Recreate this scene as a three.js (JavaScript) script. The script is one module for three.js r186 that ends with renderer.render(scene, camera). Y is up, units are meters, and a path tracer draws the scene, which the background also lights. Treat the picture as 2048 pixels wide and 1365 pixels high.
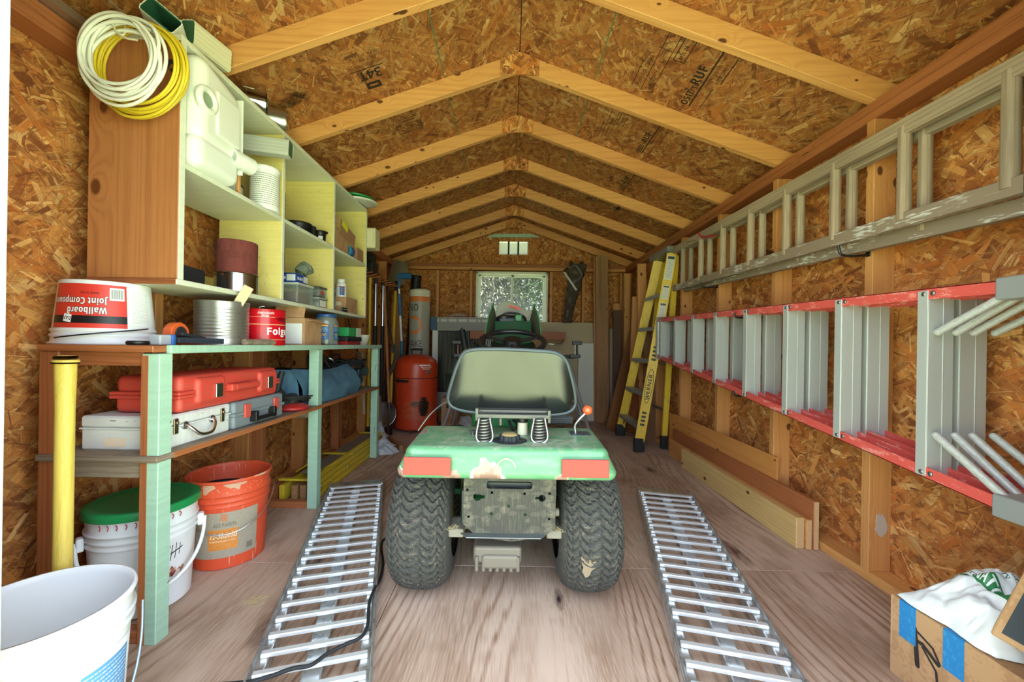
import * as THREE from 'three';
import { mergeGeometries } from 'three/addons/utils/BufferGeometryUtils.js';
import { RoundedBoxGeometry } from 'three/addons/geometries/RoundedBoxGeometry.js';

// ---------- camera, sky, sun, exposure ----------
const F = 796, CX = 1019, CY = 690, ROLL = 0.9 * Math.PI / 180, H = 0.925;   // focal length and principal point in pixels of the 2048 x 1365 frame; eye height in metres
const scene = new THREE.Scene();
const camera = new THREE.PerspectiveCamera(2 * Math.atan(682.5 / F) * 180 / Math.PI, 2048 / 1365, 0.05, 200);
camera.position.set(0, H, 0);
camera.rotation.z = ROLL;
camera.setViewOffset(2048, 1365, 1024 - CX, 682.5 - CY, 2048, 1365);
const renderer = new THREE.WebGLRenderer({ antialias: true });
renderer.toneMapping = THREE.LinearToneMapping;
renderer.toneMappingExposure = 2.6;
renderer.shadowMap.enabled = true;
scene.background = new THREE.Color().setRGB(0.76, 0.89, 1.05);
scene.backgroundIntensity = 2.5;
const sun = new THREE.DirectionalLight(new THREE.Color().setRGB(0.97, 0.98, 1.0), 33);
sun.position.set(9, 11, 2); sun.target.position.set(0, 0, 2);
sun.castShadow = true; sun.shadow.radius = 2; sun.shadow.mapSize.set(2048, 2048);
Object.assign(sun.shadow.camera, { left: -14, right: 14, top: 14, bottom: -14, near: 0.5, far: 40 });
scene.add(sun, sun.target);

// ---------- helpers ----------
const V3 = (x, y, z) => new THREE.Vector3(x, y, z);
function rng(seed) { let s = seed | 0; return () => { s = (s + 0x6d2b79f5) | 0; let t = Math.imul(s ^ (s >>> 15), 1 | s); t = (t + Math.imul(t ^ (t >>> 7), 61 | t)) ^ t; return ((t ^ (t >>> 14)) >>> 0) / 4294967296; }; }
const RND = rng(11), rr = (a, b) => a + (b - a) * RND();
// a pixel of the photograph as a direction; P at a known depth, PX on a wall plane x, PY on a level plane y
const ray = (px, py) => { const u = px - CX, v = py - CY, c = Math.cos(ROLL), s = Math.sin(ROLL); return [(u * c + v * s) / F, (-u * s + v * c) / F]; };
const P = (px, py, d) => { const [a, b] = ray(px, py); return V3(a * d, H - b * d, -d); };
const PX = (px, py, x) => { const [a] = ray(px, py); return P(px, py, x / a); };
const PY = (px, py, y = 0) => { const [, b] = ray(px, py); return P(px, py, (H - y) / b); };

const used = new Map(), origin = new Map();
function numbered(n) { const k = used.get(n) || 0; used.set(n, k + 1); return k ? n + '_' + String(k).padStart(3, '0') : n; }
function thing(name, label, category, base, opt = {}) {
  const g = new THREE.Group(); g.name = numbered(name); g.userData = { label, category };
  if (opt.group) g.userData.group = opt.group;
  if (opt.kind) g.userData.kind = opt.kind;
  g.position.set(...(base.isVector3 ? base.toArray() : base)); g.rotation.y = opt.turn || 0; scene.add(g);
  if (!opt.local) origin.set(g, g.position.clone());                                   // parts are then given in world coordinates
  return g;
}
const structure = (name, label, category) => thing(name, label, category, [0, 0, 0], { kind: 'structure' });
function plain(g) {
  if (g.index) g = g.toNonIndexed();
  for (const k of Object.keys(g.attributes)) if (!['position', 'normal', 'uv', 'color'].includes(k)) g.deleteAttribute(k);
  if (!g.attributes.normal) g.computeVertexNormals();
  if (!g.attributes.uv) g.setAttribute('uv', new THREE.BufferAttribute(new Float32Array(g.attributes.position.count * 2), 2));
  return g;
}
function part(name, geo, mat, parent, label) {
  let g = Array.isArray(geo) ? (geo.length > 1 ? mergeGeometries(geo.map(plain)) : geo[0]) : geo;
  let root = parent; while (root.parent && root.parent !== scene) root = root.parent;
  const o = origin.get(root);
  if (o) g.translate(-o.x, -o.y, -o.z);
  const m = new THREE.Mesh(g, mat); m.name = name; m.castShadow = m.receiveShadow = true;
  if (label) m.userData.label = label;
  parent.add(m);
  return m;
}
const stuff = (m) => { m.userData.kind = 'stuff'; return m; };
function copyOf(o, label) { const c = o.clone(); c.name = numbered(o.name.replace(/_\d{3}$/, '')); c.userData = { ...o.userData }; if (label) c.userData.label = label; scene.add(c); return c; }

// geometry
function faces(list, uvs) {                                                            // flat quads / triangles
  const p = [], u = [];
  list.forEach((q, k) => { const idx = q.length === 4 ? [0, 1, 2, 0, 2, 3] : [0, 1, 2]; for (const i of idx) { p.push(...q[i]); if (uvs) u.push(...uvs[k][i]); } });
  const g = new THREE.BufferGeometry(); g.setAttribute('position', new THREE.Float32BufferAttribute(p, 3));
  if (uvs) g.setAttribute('uv', new THREE.Float32BufferAttribute(u, 2));
  g.computeVertexNormals(); return g;
}
function metres(g, long = 0, ou = 0, ov = 0) {                                         // uv in metres, u along the grain
  g = g.index ? g.toNonIndexed() : g;
  const p = g.attributes.position, n = g.attributes.normal, u = new Float32Array(p.count * 2);
  for (let i = 0; i < p.count; i++) {
    const N = [Math.abs(n.getX(i)), Math.abs(n.getY(i)), Math.abs(n.getZ(i))], X = [p.getX(i), p.getY(i), p.getZ(i)];
    const k = N[0] >= N[1] && N[0] >= N[2] ? 0 : N[1] >= N[2] ? 1 : 2;
    if (k === long) { u[2 * i] = X[(k + 1) % 3] * 0.25 + ou; u[2 * i + 1] = X[(k + 2) % 3] + ov; }
    else { u[2 * i] = X[long] + ou; u[2 * i + 1] = X[3 - k - long] + ov; }
  }
  g.setAttribute('uv', new THREE.BufferAttribute(u, 2)); return g;
}
function cbox(sx, sy, sz, c = 0.002) {                                                 // box with chamfered edges, centred
  const h = [sx / 2, sy / 2, sz / 2]; c = Math.min(c, ...h.map((v) => v * 0.45));
  const pt = (s, f) => s.map((q, i) => q * (i === f ? h[i] : h[i] - c));
  const L = [], add = (...q) => { const a = V3(...q[0]), n = V3(...q[1]).sub(a).cross(V3(...q[2]).sub(a)), m = V3(0, 0, 0); q.forEach((v) => m.add(V3(...v))); L.push(n.dot(m) < 0 ? q.reverse() : q); };
  for (let f = 0; f < 3; f++) for (const s of [-1, 1]) {
    const a = (f + 1) % 3, b = (f + 2) % 3, q = [[-1, -1], [1, -1], [1, 1], [-1, 1]].map(([i, j]) => { const v = [0, 0, 0]; v[f] = s; v[a] = i; v[b] = j; return pt(v, f); });
    add(...q);
  }
  for (let f = 0; f < 3; f++) { const a = (f + 1) % 3, b = (f + 2) % 3; for (const i of [-1, 1]) for (const j of [-1, 1]) { const v = (k) => { const w = [0, 0, 0]; w[f] = k; w[a] = i; w[b] = j; return w; }; add(pt(v(-1), a), pt(v(1), a), pt(v(1), b), pt(v(-1), b)); } }
  for (const i of [-1, 1]) for (const j of [-1, 1]) for (const k of [-1, 1]) add(...[0, 1, 2].map((f) => pt([i, j, k], f)));
  return faces(L);
}
const longest = (a) => a.indexOf(Math.max(...a));
function box(x0, x1, y0, y1, z0, z1, c = 0.002, long) {                                // world box with wood uv
  const s = [x1 - x0, y1 - y0, z1 - z0]; const g = metres(cbox(...s, c), long ?? longest(s), rr(0, 3), rr(0, 3));
  return g.translate((x0 + x1) / 2, (y0 + y1) / 2, (z0 + z1) / 2);
}
function basis(a, b, up = V3(0, 1, 0)) {                                               // x axis from a to b, y close to up
  const x = b.clone().sub(a).normalize(), z = x.clone().cross(up); if (z.lengthSq() < 1e-6) z.set(0, 0, 1).cross(x); z.normalize();
  const y = z.clone().cross(x); return new THREE.Matrix4().makeBasis(x, y, z).setPosition(a.clone().add(b).multiplyScalar(0.5));
}
function beam(a, b, h, t, up, c = 0.002) {                                             // board from a to b: h along up, t across
  const L = a.distanceTo(b); return metres(cbox(L, h, t, c), 0, rr(0, 3), rr(0, 3)).applyMatrix4(basis(a, b, up));
}
function rod(a, b, r, r2 = r, seg = 12) { const g = new THREE.CylinderGeometry(r2, r, a.distanceTo(b), seg); g.applyMatrix4(new THREE.Matrix4().makeRotationZ(-Math.PI / 2)); return g.applyMatrix4(basis(a, b)); }
function tube(pts, r, seg, closed = false, rs = 8) { const c = new THREE.CatmullRomCurve3(pts.map((p) => p.isVector3 ? p : V3(...p)), closed, 'centripetal'); return new THREE.TubeGeometry(c, seg || pts.length * 8, r, rs, closed); }
function lathe(prof, seg = 48, at) { const g = new THREE.LatheGeometry(prof.map(([r, y]) => new THREE.Vector2(Math.max(r, 1e-5), y)), seg); creased(g); return at ? g.translate(...(at.isVector3 ? at.toArray() : at)) : g; }
function creased(g) {                                                                  // lathe: keep hard profile corners hard
  return g;
}
function ring(r, y, w, h, seg = 48) { return lathe([[r - w, y], [r, y], [r + w, y + h * 0.2], [r + w, y + h * 0.8], [r, y + h], [r - w, y + h]], seg); }
function extrude(pts, depth, bev = 0.001, holes = [], seg = 1) {                       // polygon in xy, extruded along +z
  const S = new THREE.Shape(pts.map((p) => new THREE.Vector2(p[0], p[1])));
  for (const h of holes) S.holes.push(new THREE.Path(h.map((p) => new THREE.Vector2(p[0], p[1]))));
  const g = new THREE.ExtrudeGeometry(S, { depth: depth - 2 * bev, bevelEnabled: bev > 0, bevelSize: bev, bevelOffset: -bev, bevelThickness: bev, bevelSegments: seg, curveSegments: 8 });
  return g.translate(0, 0, bev);
}
function rounded(w, h, r, n = 5) { const o = []; for (const [cx, cy, a0] of [[w / 2 - r, h / 2 - r, 0], [-w / 2 + r, h / 2 - r, 90], [-w / 2 + r, -h / 2 + r, 180], [w / 2 - r, -h / 2 + r, 270]]) for (let i = 0; i <= n; i++) { const a = (a0 + 90 * i / n) * Math.PI / 180; o.push([cx + r * Math.cos(a), cy + r * Math.sin(a)]); } return o; }
function circle(cx, cy, r, n = 20) { return Array.from({ length: n }, (_, i) => [cx + r * Math.cos(i / n * 2 * Math.PI), cy + r * Math.sin(i / n * 2 * Math.PI)]); }
function grid(nu, nv, f) {                                                             // smooth sheet from f(u,v) -> [x,y,z]
  const p = [], uv = [], ix = [];
  for (let j = 0; j <= nv; j++) for (let i = 0; i <= nu; i++) { p.push(...f(i / nu, j / nv)); uv.push(i / nu, j / nv); }
  for (let j = 0; j < nv; j++) for (let i = 0; i < nu; i++) { const a = j * (nu + 1) + i, b = a + 1, c = a + nu + 1, d = c + 1; ix.push(a, b, d, a, d, c); }
  const g = new THREE.BufferGeometry(); g.setAttribute('position', new THREE.Float32BufferAttribute(p, 3)); g.setAttribute('uv', new THREE.Float32BufferAttribute(uv, 2)); g.setIndex(ix); g.computeVertexNormals(); return g;
}
const sleeve = (r0, r1, y0, y1, a0, a1, n = 24) => grid(n, 1, (u, v) => { const a = a0 + (a1 - a0) * u, r = r0 + (r1 - r0) * v; return [r * Math.sin(a), y0 + (y1 - y0) * v, r * Math.cos(a)]; });   // label wrapped on a can; a = 0 faces the door
const at = (g, v, ry = 0) => { if (ry) g.rotateY(ry); return g.translate(v.x, v.y, v.z); };
const rbox = (w, h, d, r = 0.01, s = 3) => new RoundedBoxGeometry(w, h, d, s, r);
// a flat rectangle given by its corners in world space: bottom-left, bottom-right, top-left
function flat(bl, br, tl, lift = 0) { const tr = br.clone().add(tl).sub(bl), n = br.clone().sub(bl).cross(tl.clone().sub(bl)).normalize().multiplyScalar(lift); const q = [bl, br, tr, tl].map((v) => v.clone().add(n).toArray()); return faces([q], [[[0, 0], [1, 0], [1, 1], [0, 1]]]); }

// noise that repeats after (nx, ny) cells
function noiser(seed) {
  const r = rng(seed), T = new Float32Array(4096); for (let i = 0; i < 4096; i++) T[i] = r();
  const h = (x, y) => T[(x * 73 + y * 1031 + ((x * y) & 15) * 7) & 4095];
  return (x, y, nx, ny) => {
    const i = Math.floor(x), j = Math.floor(y), fx = x - i, fy = y - j, sx = fx * fx * (3 - 2 * fx), sy = fy * fy * (3 - 2 * fy), w = (k, n) => ((k % n) + n) % n;
    const a = w(i, nx), b = w(i + 1, nx), c = w(j, ny), d = w(j + 1, ny);
    return (h(a, c) * (1 - sx) + h(b, c) * sx) * (1 - sy) + (h(a, d) * (1 - sx) + h(b, d) * sx) * sy;
  };
}
const canvas = (w, h) => { const c = document.createElement('canvas'); c.width = w; c.height = h; return c; };
function texture(w, h, draw, opt = {}) {
  const c = canvas(w, h), x = c.getContext('2d'); draw(x, w, h);
  const t = new THREE.CanvasTexture(c); t.colorSpace = opt.data ? THREE.NoColorSpace : THREE.SRGBColorSpace;
  if (opt.repeat) { t.wrapS = t.wrapT = THREE.RepeatWrapping; t.repeat.set(...opt.repeat); }
  return t;
}
function pixelTexture(w, h, f, repeat) {
  const d = new Uint8Array(w * h * 4);
  for (let j = 0, o = 0; j < h; j++) for (let i = 0; i < w; i++, o += 4) { const c = f(i / w, j / h); d[o] = c[0]; d[o + 1] = c[1]; d[o + 2] = c[2]; d[o + 3] = 255; }
  const t = new THREE.DataTexture(d, w, h); t.colorSpace = THREE.SRGBColorSpace; t.magFilter = THREE.LinearFilter; t.minFilter = THREE.LinearFilter; t.wrapS = t.wrapT = THREE.RepeatWrapping;
  t.repeat.set(...repeat); t.needsUpdate = true; return t;
}
const mix = (a, b, t) => a.map((v, i) => v + (b[i] - v) * t), clamp01 = (v) => Math.min(1, Math.max(0, v));
const mat = (color, rough = 0.6, o = {}) => new THREE.MeshPhysicalMaterial({ color, roughness: rough, ...o });
const metal = (color, rough = 0.35, o = {}) => new THREE.MeshPhysicalMaterial({ color, roughness: rough, metalness: 1, ...o });

// ---------- procedural surfaces ----------
function lumber(seed, base, dark, o = {}) {                                            // 2.4 m along the grain, 0.6 m across
  const { K: given, rings = 26, knots = 7, w = 2048, h = 512, knot = [92, 52, 24], fibre = 0.3, wave = 1.6, stain = 0 } = o, n = noiser(seed), r = rng(seed + 5);
  const K = given || Array.from({ length: knots }, () => [r(), r(), 0.004 + r() * 0.008]);
  return pixelTexture(w, h, (u, v) => {
    let f = v * rings + wave * n(u * 2, v * 3, 2, 3) * 1.3 + 0.35 * n(u * 5, v * 9, 5, 9) + 1.6 * n(u, v * 17, 1, 17), kn = 0;
    for (const [ku, kv, ks] of K) {
      let du = Math.abs(u - ku); du = Math.min(du, 1 - du) * 2.4; let dv = Math.abs(v - kv); dv = Math.min(dv, 1 - dv) * 0.6;
      const q = (du * du * 0.35 + dv * dv) / (ks * ks); if (q < 60) { f += 3 * Math.exp(-q / 9); kn = Math.max(kn, clamp01(1.6 - q)); }
    }
    const ringv = Math.pow(0.5 + 0.5 * Math.cos(2 * Math.PI * f), 2.2), fib = n(u * 40, v * 230, 40, 230), big = n(u * 4, v * 4, 4, 4);
    let c = mix(base, dark, clamp01(0.1 + 0.3 * ringv * (0.4 + 1.2 * n(u * 3, v * 14, 3, 14)) + fibre * (fib - 0.4) + 0.5 * (big - 0.5)));
    if (stain) c = mix(c, [92, 82, 72], stain * clamp01(n(u * 7, v * 5, 7, 5) * 2 - 0.9) + 0.3 * stain * fib);
    return mix(c, knot, kn);
  }, [1 / 2.4, 1 / 0.6]);
}
function osb(seed, tone = 1) {                                                         // 1.7 m square of pressed strands
  const S = 2048, r = rng(seed);
  const pal = [[204, 138, 70], [188, 112, 48], [172, 96, 36], [216, 156, 86], [152, 82, 30], [196, 122, 56], [228, 178, 112], [126, 66, 24], [182, 106, 44]];
  return texture(S, S, (x) => {
    x.fillStyle = 'rgb(140,84,36)'; x.fillRect(0, 0, S, S);
    for (let k = 0; k < 17000; k++) {
      const big = r() < 0.34, L = big ? 50 + r() * 105 : 26 + r() * 70, W = big ? 10 + r() * 26 : 3 + r() * 7, a = (r() - 0.5) * Math.PI * (r() < 0.6 ? 0.7 : 2) + (seed % 2 ? Math.PI / 2 : 0), cx = r() * S, cy = r() * S;
      const c = pal[Math.floor(Math.pow(r(), 1.15) * pal.length)], j = 0.86 + r() * 0.24, al = 0.35 + r() * 0.6, sk = (r() - 0.5) * W;
      const lines = Array.from({ length: 3 }, () => [r() - 0.5, r(), r()]), e1 = (r() - 0.5) * W, e2 = (r() - 0.5) * W;
      for (const ox of cx < 170 ? [0, S] : cx > S - 170 ? [0, -S] : [0]) for (const oy of cy < 170 ? [0, S] : cy > S - 170 ? [0, -S] : [0]) {
        x.save(); x.translate(cx + ox, cy + oy); x.rotate(a);
        x.globalAlpha = al; x.fillStyle = `rgb(${c.map((v) => Math.round(Math.min(255, v * j * tone))).join(',')})`;
        x.beginPath(); x.moveTo(-L / 2, -W / 2); x.lineTo(L / 2 + e1, -W / 2 + sk * 0.2); x.lineTo(L / 2, W / 2); x.lineTo(-L / 2 + e2, W / 2 - sk * 0.2); x.closePath(); x.fill();
        for (const [ly, q, e] of lines) { x.globalAlpha = 0.16 + 0.2 * e; x.strokeStyle = q < 0.6 ? '#5c3212' : '#f0c890'; x.lineWidth = 1 + e; x.beginPath(); x.moveTo(-L / 2 * q, ly * W); x.lineTo(L / 2 * e + 6, ly * W); x.stroke(); }
        if (al > 0.8) { x.globalAlpha = 0.28; x.strokeStyle = '#4c270c'; x.lineWidth = 1.5; x.beginPath(); x.moveTo(-L / 2, W / 2); x.lineTo(L / 2, W / 2); x.stroke(); }
        x.restore();
      }
    }
  }, { repeat: [1 / 1.7, 1 / 1.7] });
}
const T = {};
T.osb = osb(3); T.osb2 = osb(8, 0.88);
T.fir = lumber(21, [208, 148, 88], [172, 108, 54], { rings: 22, knots: 18 });
T.pine = lumber(22, [216, 158, 94], [184, 122, 64], { rings: 16, knots: 30, wave: 2.4 });
T.red = lumber(23, [172, 104, 62], [128, 70, 38], { rings: 30, knots: 5 });
T.grey = lumber(24, [156, 138, 118], [98, 82, 68], { rings: 34, knots: 5, stain: 0.35, w: 1024, h: 256 });
T.walnut = lumber(25, [168, 124, 82], [116, 80, 50], { rings: 18, knots: 2, w: 1024, h: 256 });
T.floor = (() => {                                                                     // weathered plywood: 2.4 m along, 1.2 m across
  const n = noiser(40), r = rng(41);
  return pixelTexture(2048, 1024, (u, v) => {
    const arch = 1.5 * n(u * 2, v * 5, 2, 5) + 0.35 * n(u * 4, v * 11, 4, 11), f = v * 30 + arch * 4.2 + 0.25 * n(u * 24, v * 90, 24, 90), g = Math.pow(0.5 + 0.5 * Math.cos(2 * Math.PI * f), 4);
    const fib = n(u * 60, v * 420, 60, 420), big = n(u * 5, v * 5, 5, 5), spot = clamp01(n(u * 11, v * 16, 11, 16) * 2.2 - 1.15);
    let c = mix([194, 168, 150], [168, 140, 120], clamp01(0.3 + (big - 0.5) * 1.6 + (fib - 0.5) * 0.8));
    c = mix(c, [118, 82, 60], clamp01(g * (0.1 + 0.85 * clamp01(n(u * 3, v * 7, 3, 7) * 1.8 - 0.6)) * (0.35 + fib * 0.8)));
    return mix(c, [128, 96, 74], 0.5 * spot * clamp01(0.3 + fib));
  }, [1 / 2.4, 1 / 1.2]);
})();
function chipped(seed, paint, under, amount = 0.5, w = 512, h = 512) {                 // brushed paint with worn-through chips; 0.5 m square
  const n = noiser(seed);
  return pixelTexture(w, h, (u, v) => {
    const s = 0.6 * n(u * 12, v * 22, 12, 22) + 0.4 * n(u * 40, v * 50, 40, 50), q = n(u * 90, v * 130, 90, 130), b = n(u * 60, v * 6, 60, 6);
    let c = mix(paint, paint.map((x) => x * 0.9), 0.5 * b + 0.3 * q);
    const chip = s * 0.8 + q * 0.2; return chip > 0.93 - 0.25 * amount ? mix(under, under.map((x) => x * 0.7), q) : c;
  }, [2, 2]);
}
function speckle(seed, a, b, amt, scale = 60, repeat = [2, 2], c3) {                   // blotchy two-tone surface (dust, dried paint, mud)
  const n = noiser(seed);
  return pixelTexture(512, 512, (u, v) => {
    const s = n(u * scale / 6, v * scale / 6, Math.round(scale / 6), Math.round(scale / 6)) * 0.6 + n(u * scale, v * scale, scale, scale) * 0.4;
    let c = mix(a, b, clamp01((s - (1 - amt)) * 6)); if (c3) c = mix(c, c3, clamp01((n(u * scale * 2, v * scale * 2, scale * 2, scale * 2) - 0.86) * 12)); return c;
  }, repeat);
}
const M = {
  osb: mat('#ffffff', 0.75, { map: T.osb, bumpMap: T.osb, bumpScale: 0.0012 }),
  osbRoof: mat('#ffffff', 0.75, { map: T.osb2, bumpMap: T.osb2, bumpScale: 0.0012 }),
  fir: mat('#ffffff', 0.6, { map: T.fir }), pine: mat('#ffffff', 0.6, { map: T.pine }), red: mat('#ffffff', 0.55, { map: T.red }),
  grey: mat('#ffffff', 0.8, { map: T.grey }), walnut: mat('#ffffff', 0.6, { map: T.walnut }),
  floor: mat('#ffffff', 0.7, { map: T.floor, bumpMap: T.floor, bumpScale: 0.0006 }),
  mint: mat('#ffffff', 0.5, { map: chipped(51, [172, 208, 184], [150, 116, 84], 0.35) }),
  cream: mat('#ffffff', 0.45, { map: chipped(52, [226, 228, 206], [150, 110, 70], 0.12) }),
  yellowPaint: mat('#ffffff', 0.5, { map: chipped(53, [230, 212, 130], [206, 184, 98], 0.3) }),
  whiteTrim: mat('#f4f4f0', 0.5), white: mat('#eef0f2', 0.4), offwhite: mat('#dfe2dc', 0.35), milky: mat('#d8e2d2', 0.38),
  black: mat('#141517', 0.45), rubber: mat('#1b1c1e', 0.75), softblack: mat('#22262a', 0.6),
  steel: metal('#c4c6c8', 0.3), chrome: metal('#d6d8da', 0.14), alu: metal('#d2d4d6', 0.42), dullsteel: metal('#8d9092', 0.5), darksteel: metal('#4c4e50', 0.5),
  gloss: mat('#0c0d0e', 0.1, { clearcoat: 1, clearcoatRoughness: 0.12 }),
  glass: new THREE.MeshPhysicalMaterial({ color: '#ffffff', transmission: 1, roughness: 0.06, thickness: 0, ior: 1.45 }),
  clear: new THREE.MeshPhysicalMaterial({ color: '#e4ecea', transmission: 0.85, roughness: 0.12, thickness: 0 }),
  card: mat('#ffffff', 0.85, { map: speckle(61, [186, 146, 106], [172, 130, 92], 0.5, 90) }),
  cardDark: mat('#a4795a', 0.85),
};

// ---------- the shed ----------
const XL = -1.507, XLs = -1.42, XR = 1.54, XRs = 1.45, XC = 0.032, DB = 5.13, DBs = 5.04, D0 = 0.66, DF = 0.56;   // sheathing and stud planes; depths from the eye
const SL = 0.352, RIDGE = H + 1.60, roofY = (x) => RIDGE - SL * Math.abs(x - XC), PT = H + 1.006, PB = H + 0.932;    // roof underside, top plates
const FRAMES = [0.985, 1.595, 2.175, 2.765, 3.36, 3.95, 4.54];
const floor = structure('floor', 'weathered plywood shed floor', 'floor');
for (const [x0, x1, d0, d1] of [[-1.6, -0.42, DF, 1.66], [-0.42, 0.8, DF, 1.66], [0.8, 1.63, DF, 1.66], [-1.6, 0.42, 1.66, 2.88], [0.42, 1.63, 1.66, 4.1], [-1.6, 0.42, 2.88, 4.1], [-1.6, 0.2, 4.1, 5.2], [0.2, 1.63, 4.1, 5.2]])
  part('plywood_sheet', box(x0 + 0.0012, x1 - 0.0012, -0.018, 0, -d1 + 0.0012, -d0 - 0.0012, 0.0015, 2), M.floor, floor);
{ const blot = (seed, c) => mat('#ffffff', 0.8, { transparent: true, map: texture(256, 256, (x) => { const r = rng(seed); x.fillStyle = c; for (let i = 0; i < 320; i++) { x.globalAlpha = 0.07; x.beginPath(); const a = r() * 6.283, q = r() * 100; x.ellipse(128 + q * Math.cos(a), 128 + q * Math.sin(a), 3 + r() * 16, 6 + r() * 24, 0, 0, 7); x.fill(); } }) });
  for (const [px, py, w, l, sd, c] of [[1118, 1200, 0.05, 0.16, 3, '#2a221e'], [1470, 1105, 0.09, 0.3, 4, '#6a5242'], [1300, 940, 0.1, 0.22, 5, '#5a4436'], [560, 1230, 0.12, 0.4, 6, '#6a4e3e'], [640, 1120, 0.06, 0.2, 7, '#6a4e3e']]) { const v = PY(px, py, 0); part('floor_stain', flat(V3(v.x - w / 2, 0.0006, v.z + l / 2), V3(v.x + w / 2, 0.0006, v.z + l / 2), V3(v.x - w / 2, 0.0006, v.z - l / 2)), blot(sd, c), floor, 'dark stain on the boards'); } }
part('joist_deck', box(-1.6, 1.63, -0.16, -0.02, -5.2, -DF, 0.004), M.grey, floor);

function sideWall(name, label, xo, xi, s) {                                             // s = +1: sheathing on the +x side
  const w = structure(name, label, 'wall'), lo = Math.min(xo, xi), hi = Math.max(xo, xi);
  const cuts = [DF, 1.614, 2.784, 3.969, 5.2];
  for (let i = 0; i < 4; i++) part('osb_panel', box(s > 0 ? xo : xo - 0.011, s > 0 ? xo + 0.011 : xo, 0, PT + 0.1, -cuts[i + 1] + 0.001, -cuts[i] - 0.001, 0.001, 1), M.osb, w);
  FRAMES.concat([5.05 - 0.0]).forEach((d) => part('stud', box(lo + 0.0005, hi, 0.038, PB, -d - 0.037, -d, 0.002), M.fir, w));
  part('bottom_plate', box(lo + 0.0005, hi, 0, 0.038, -DBs, -D0, 0.002), M.pine, w);
  part('top_plate', box(lo + 0.0005, hi, PB, PB + 0.0365, -DBs, -D0, 0.003), M.red, w);
  part('top_plate', box(lo + 0.0005, hi + 0.0, PB + 0.0375, PT, -DBs, -D0, 0.003), M.red, w);
  part('siding', box(s > 0 ? XR + 0.0125 : XL - 0.03, s > 0 ? XR + 0.03 : XL - 0.0125, -0.15, PT + 0.12, -5.2, -DF, 0.002, 1), M.siding, w);
  return w;
}
M.siding = mat('#e8e8e2', 0.7);
sideWall('wall_left', 'shed side wall of bare strand board over studs behind the workbench', XL, XLs, -1);
const wallRight = sideWall('wall_right', 'shed side wall of bare strand board and studs carrying the hung ladders', XR, XRs, 1);
{ // dried putty on the near stud
  const q = []; for (let i = 0; i < 22; i++) { const a = i / 22 * 6.283; q.push([0.024 * Math.cos(a) * (0.75 + 0.5 * RND()), 0.05 * Math.sin(a) * (0.75 + 0.4 * RND())]); }
  part('dried_putty', extrude(q, 0.0022, 0.0008).translate(1.5, 0.225, -1.595 + 0.0002), mat('#b9a89a', 0.95), wallRight);
}
const wb = structure('wall_back', 'far end wall with window, gable vent and strand board', 'wall');
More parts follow.
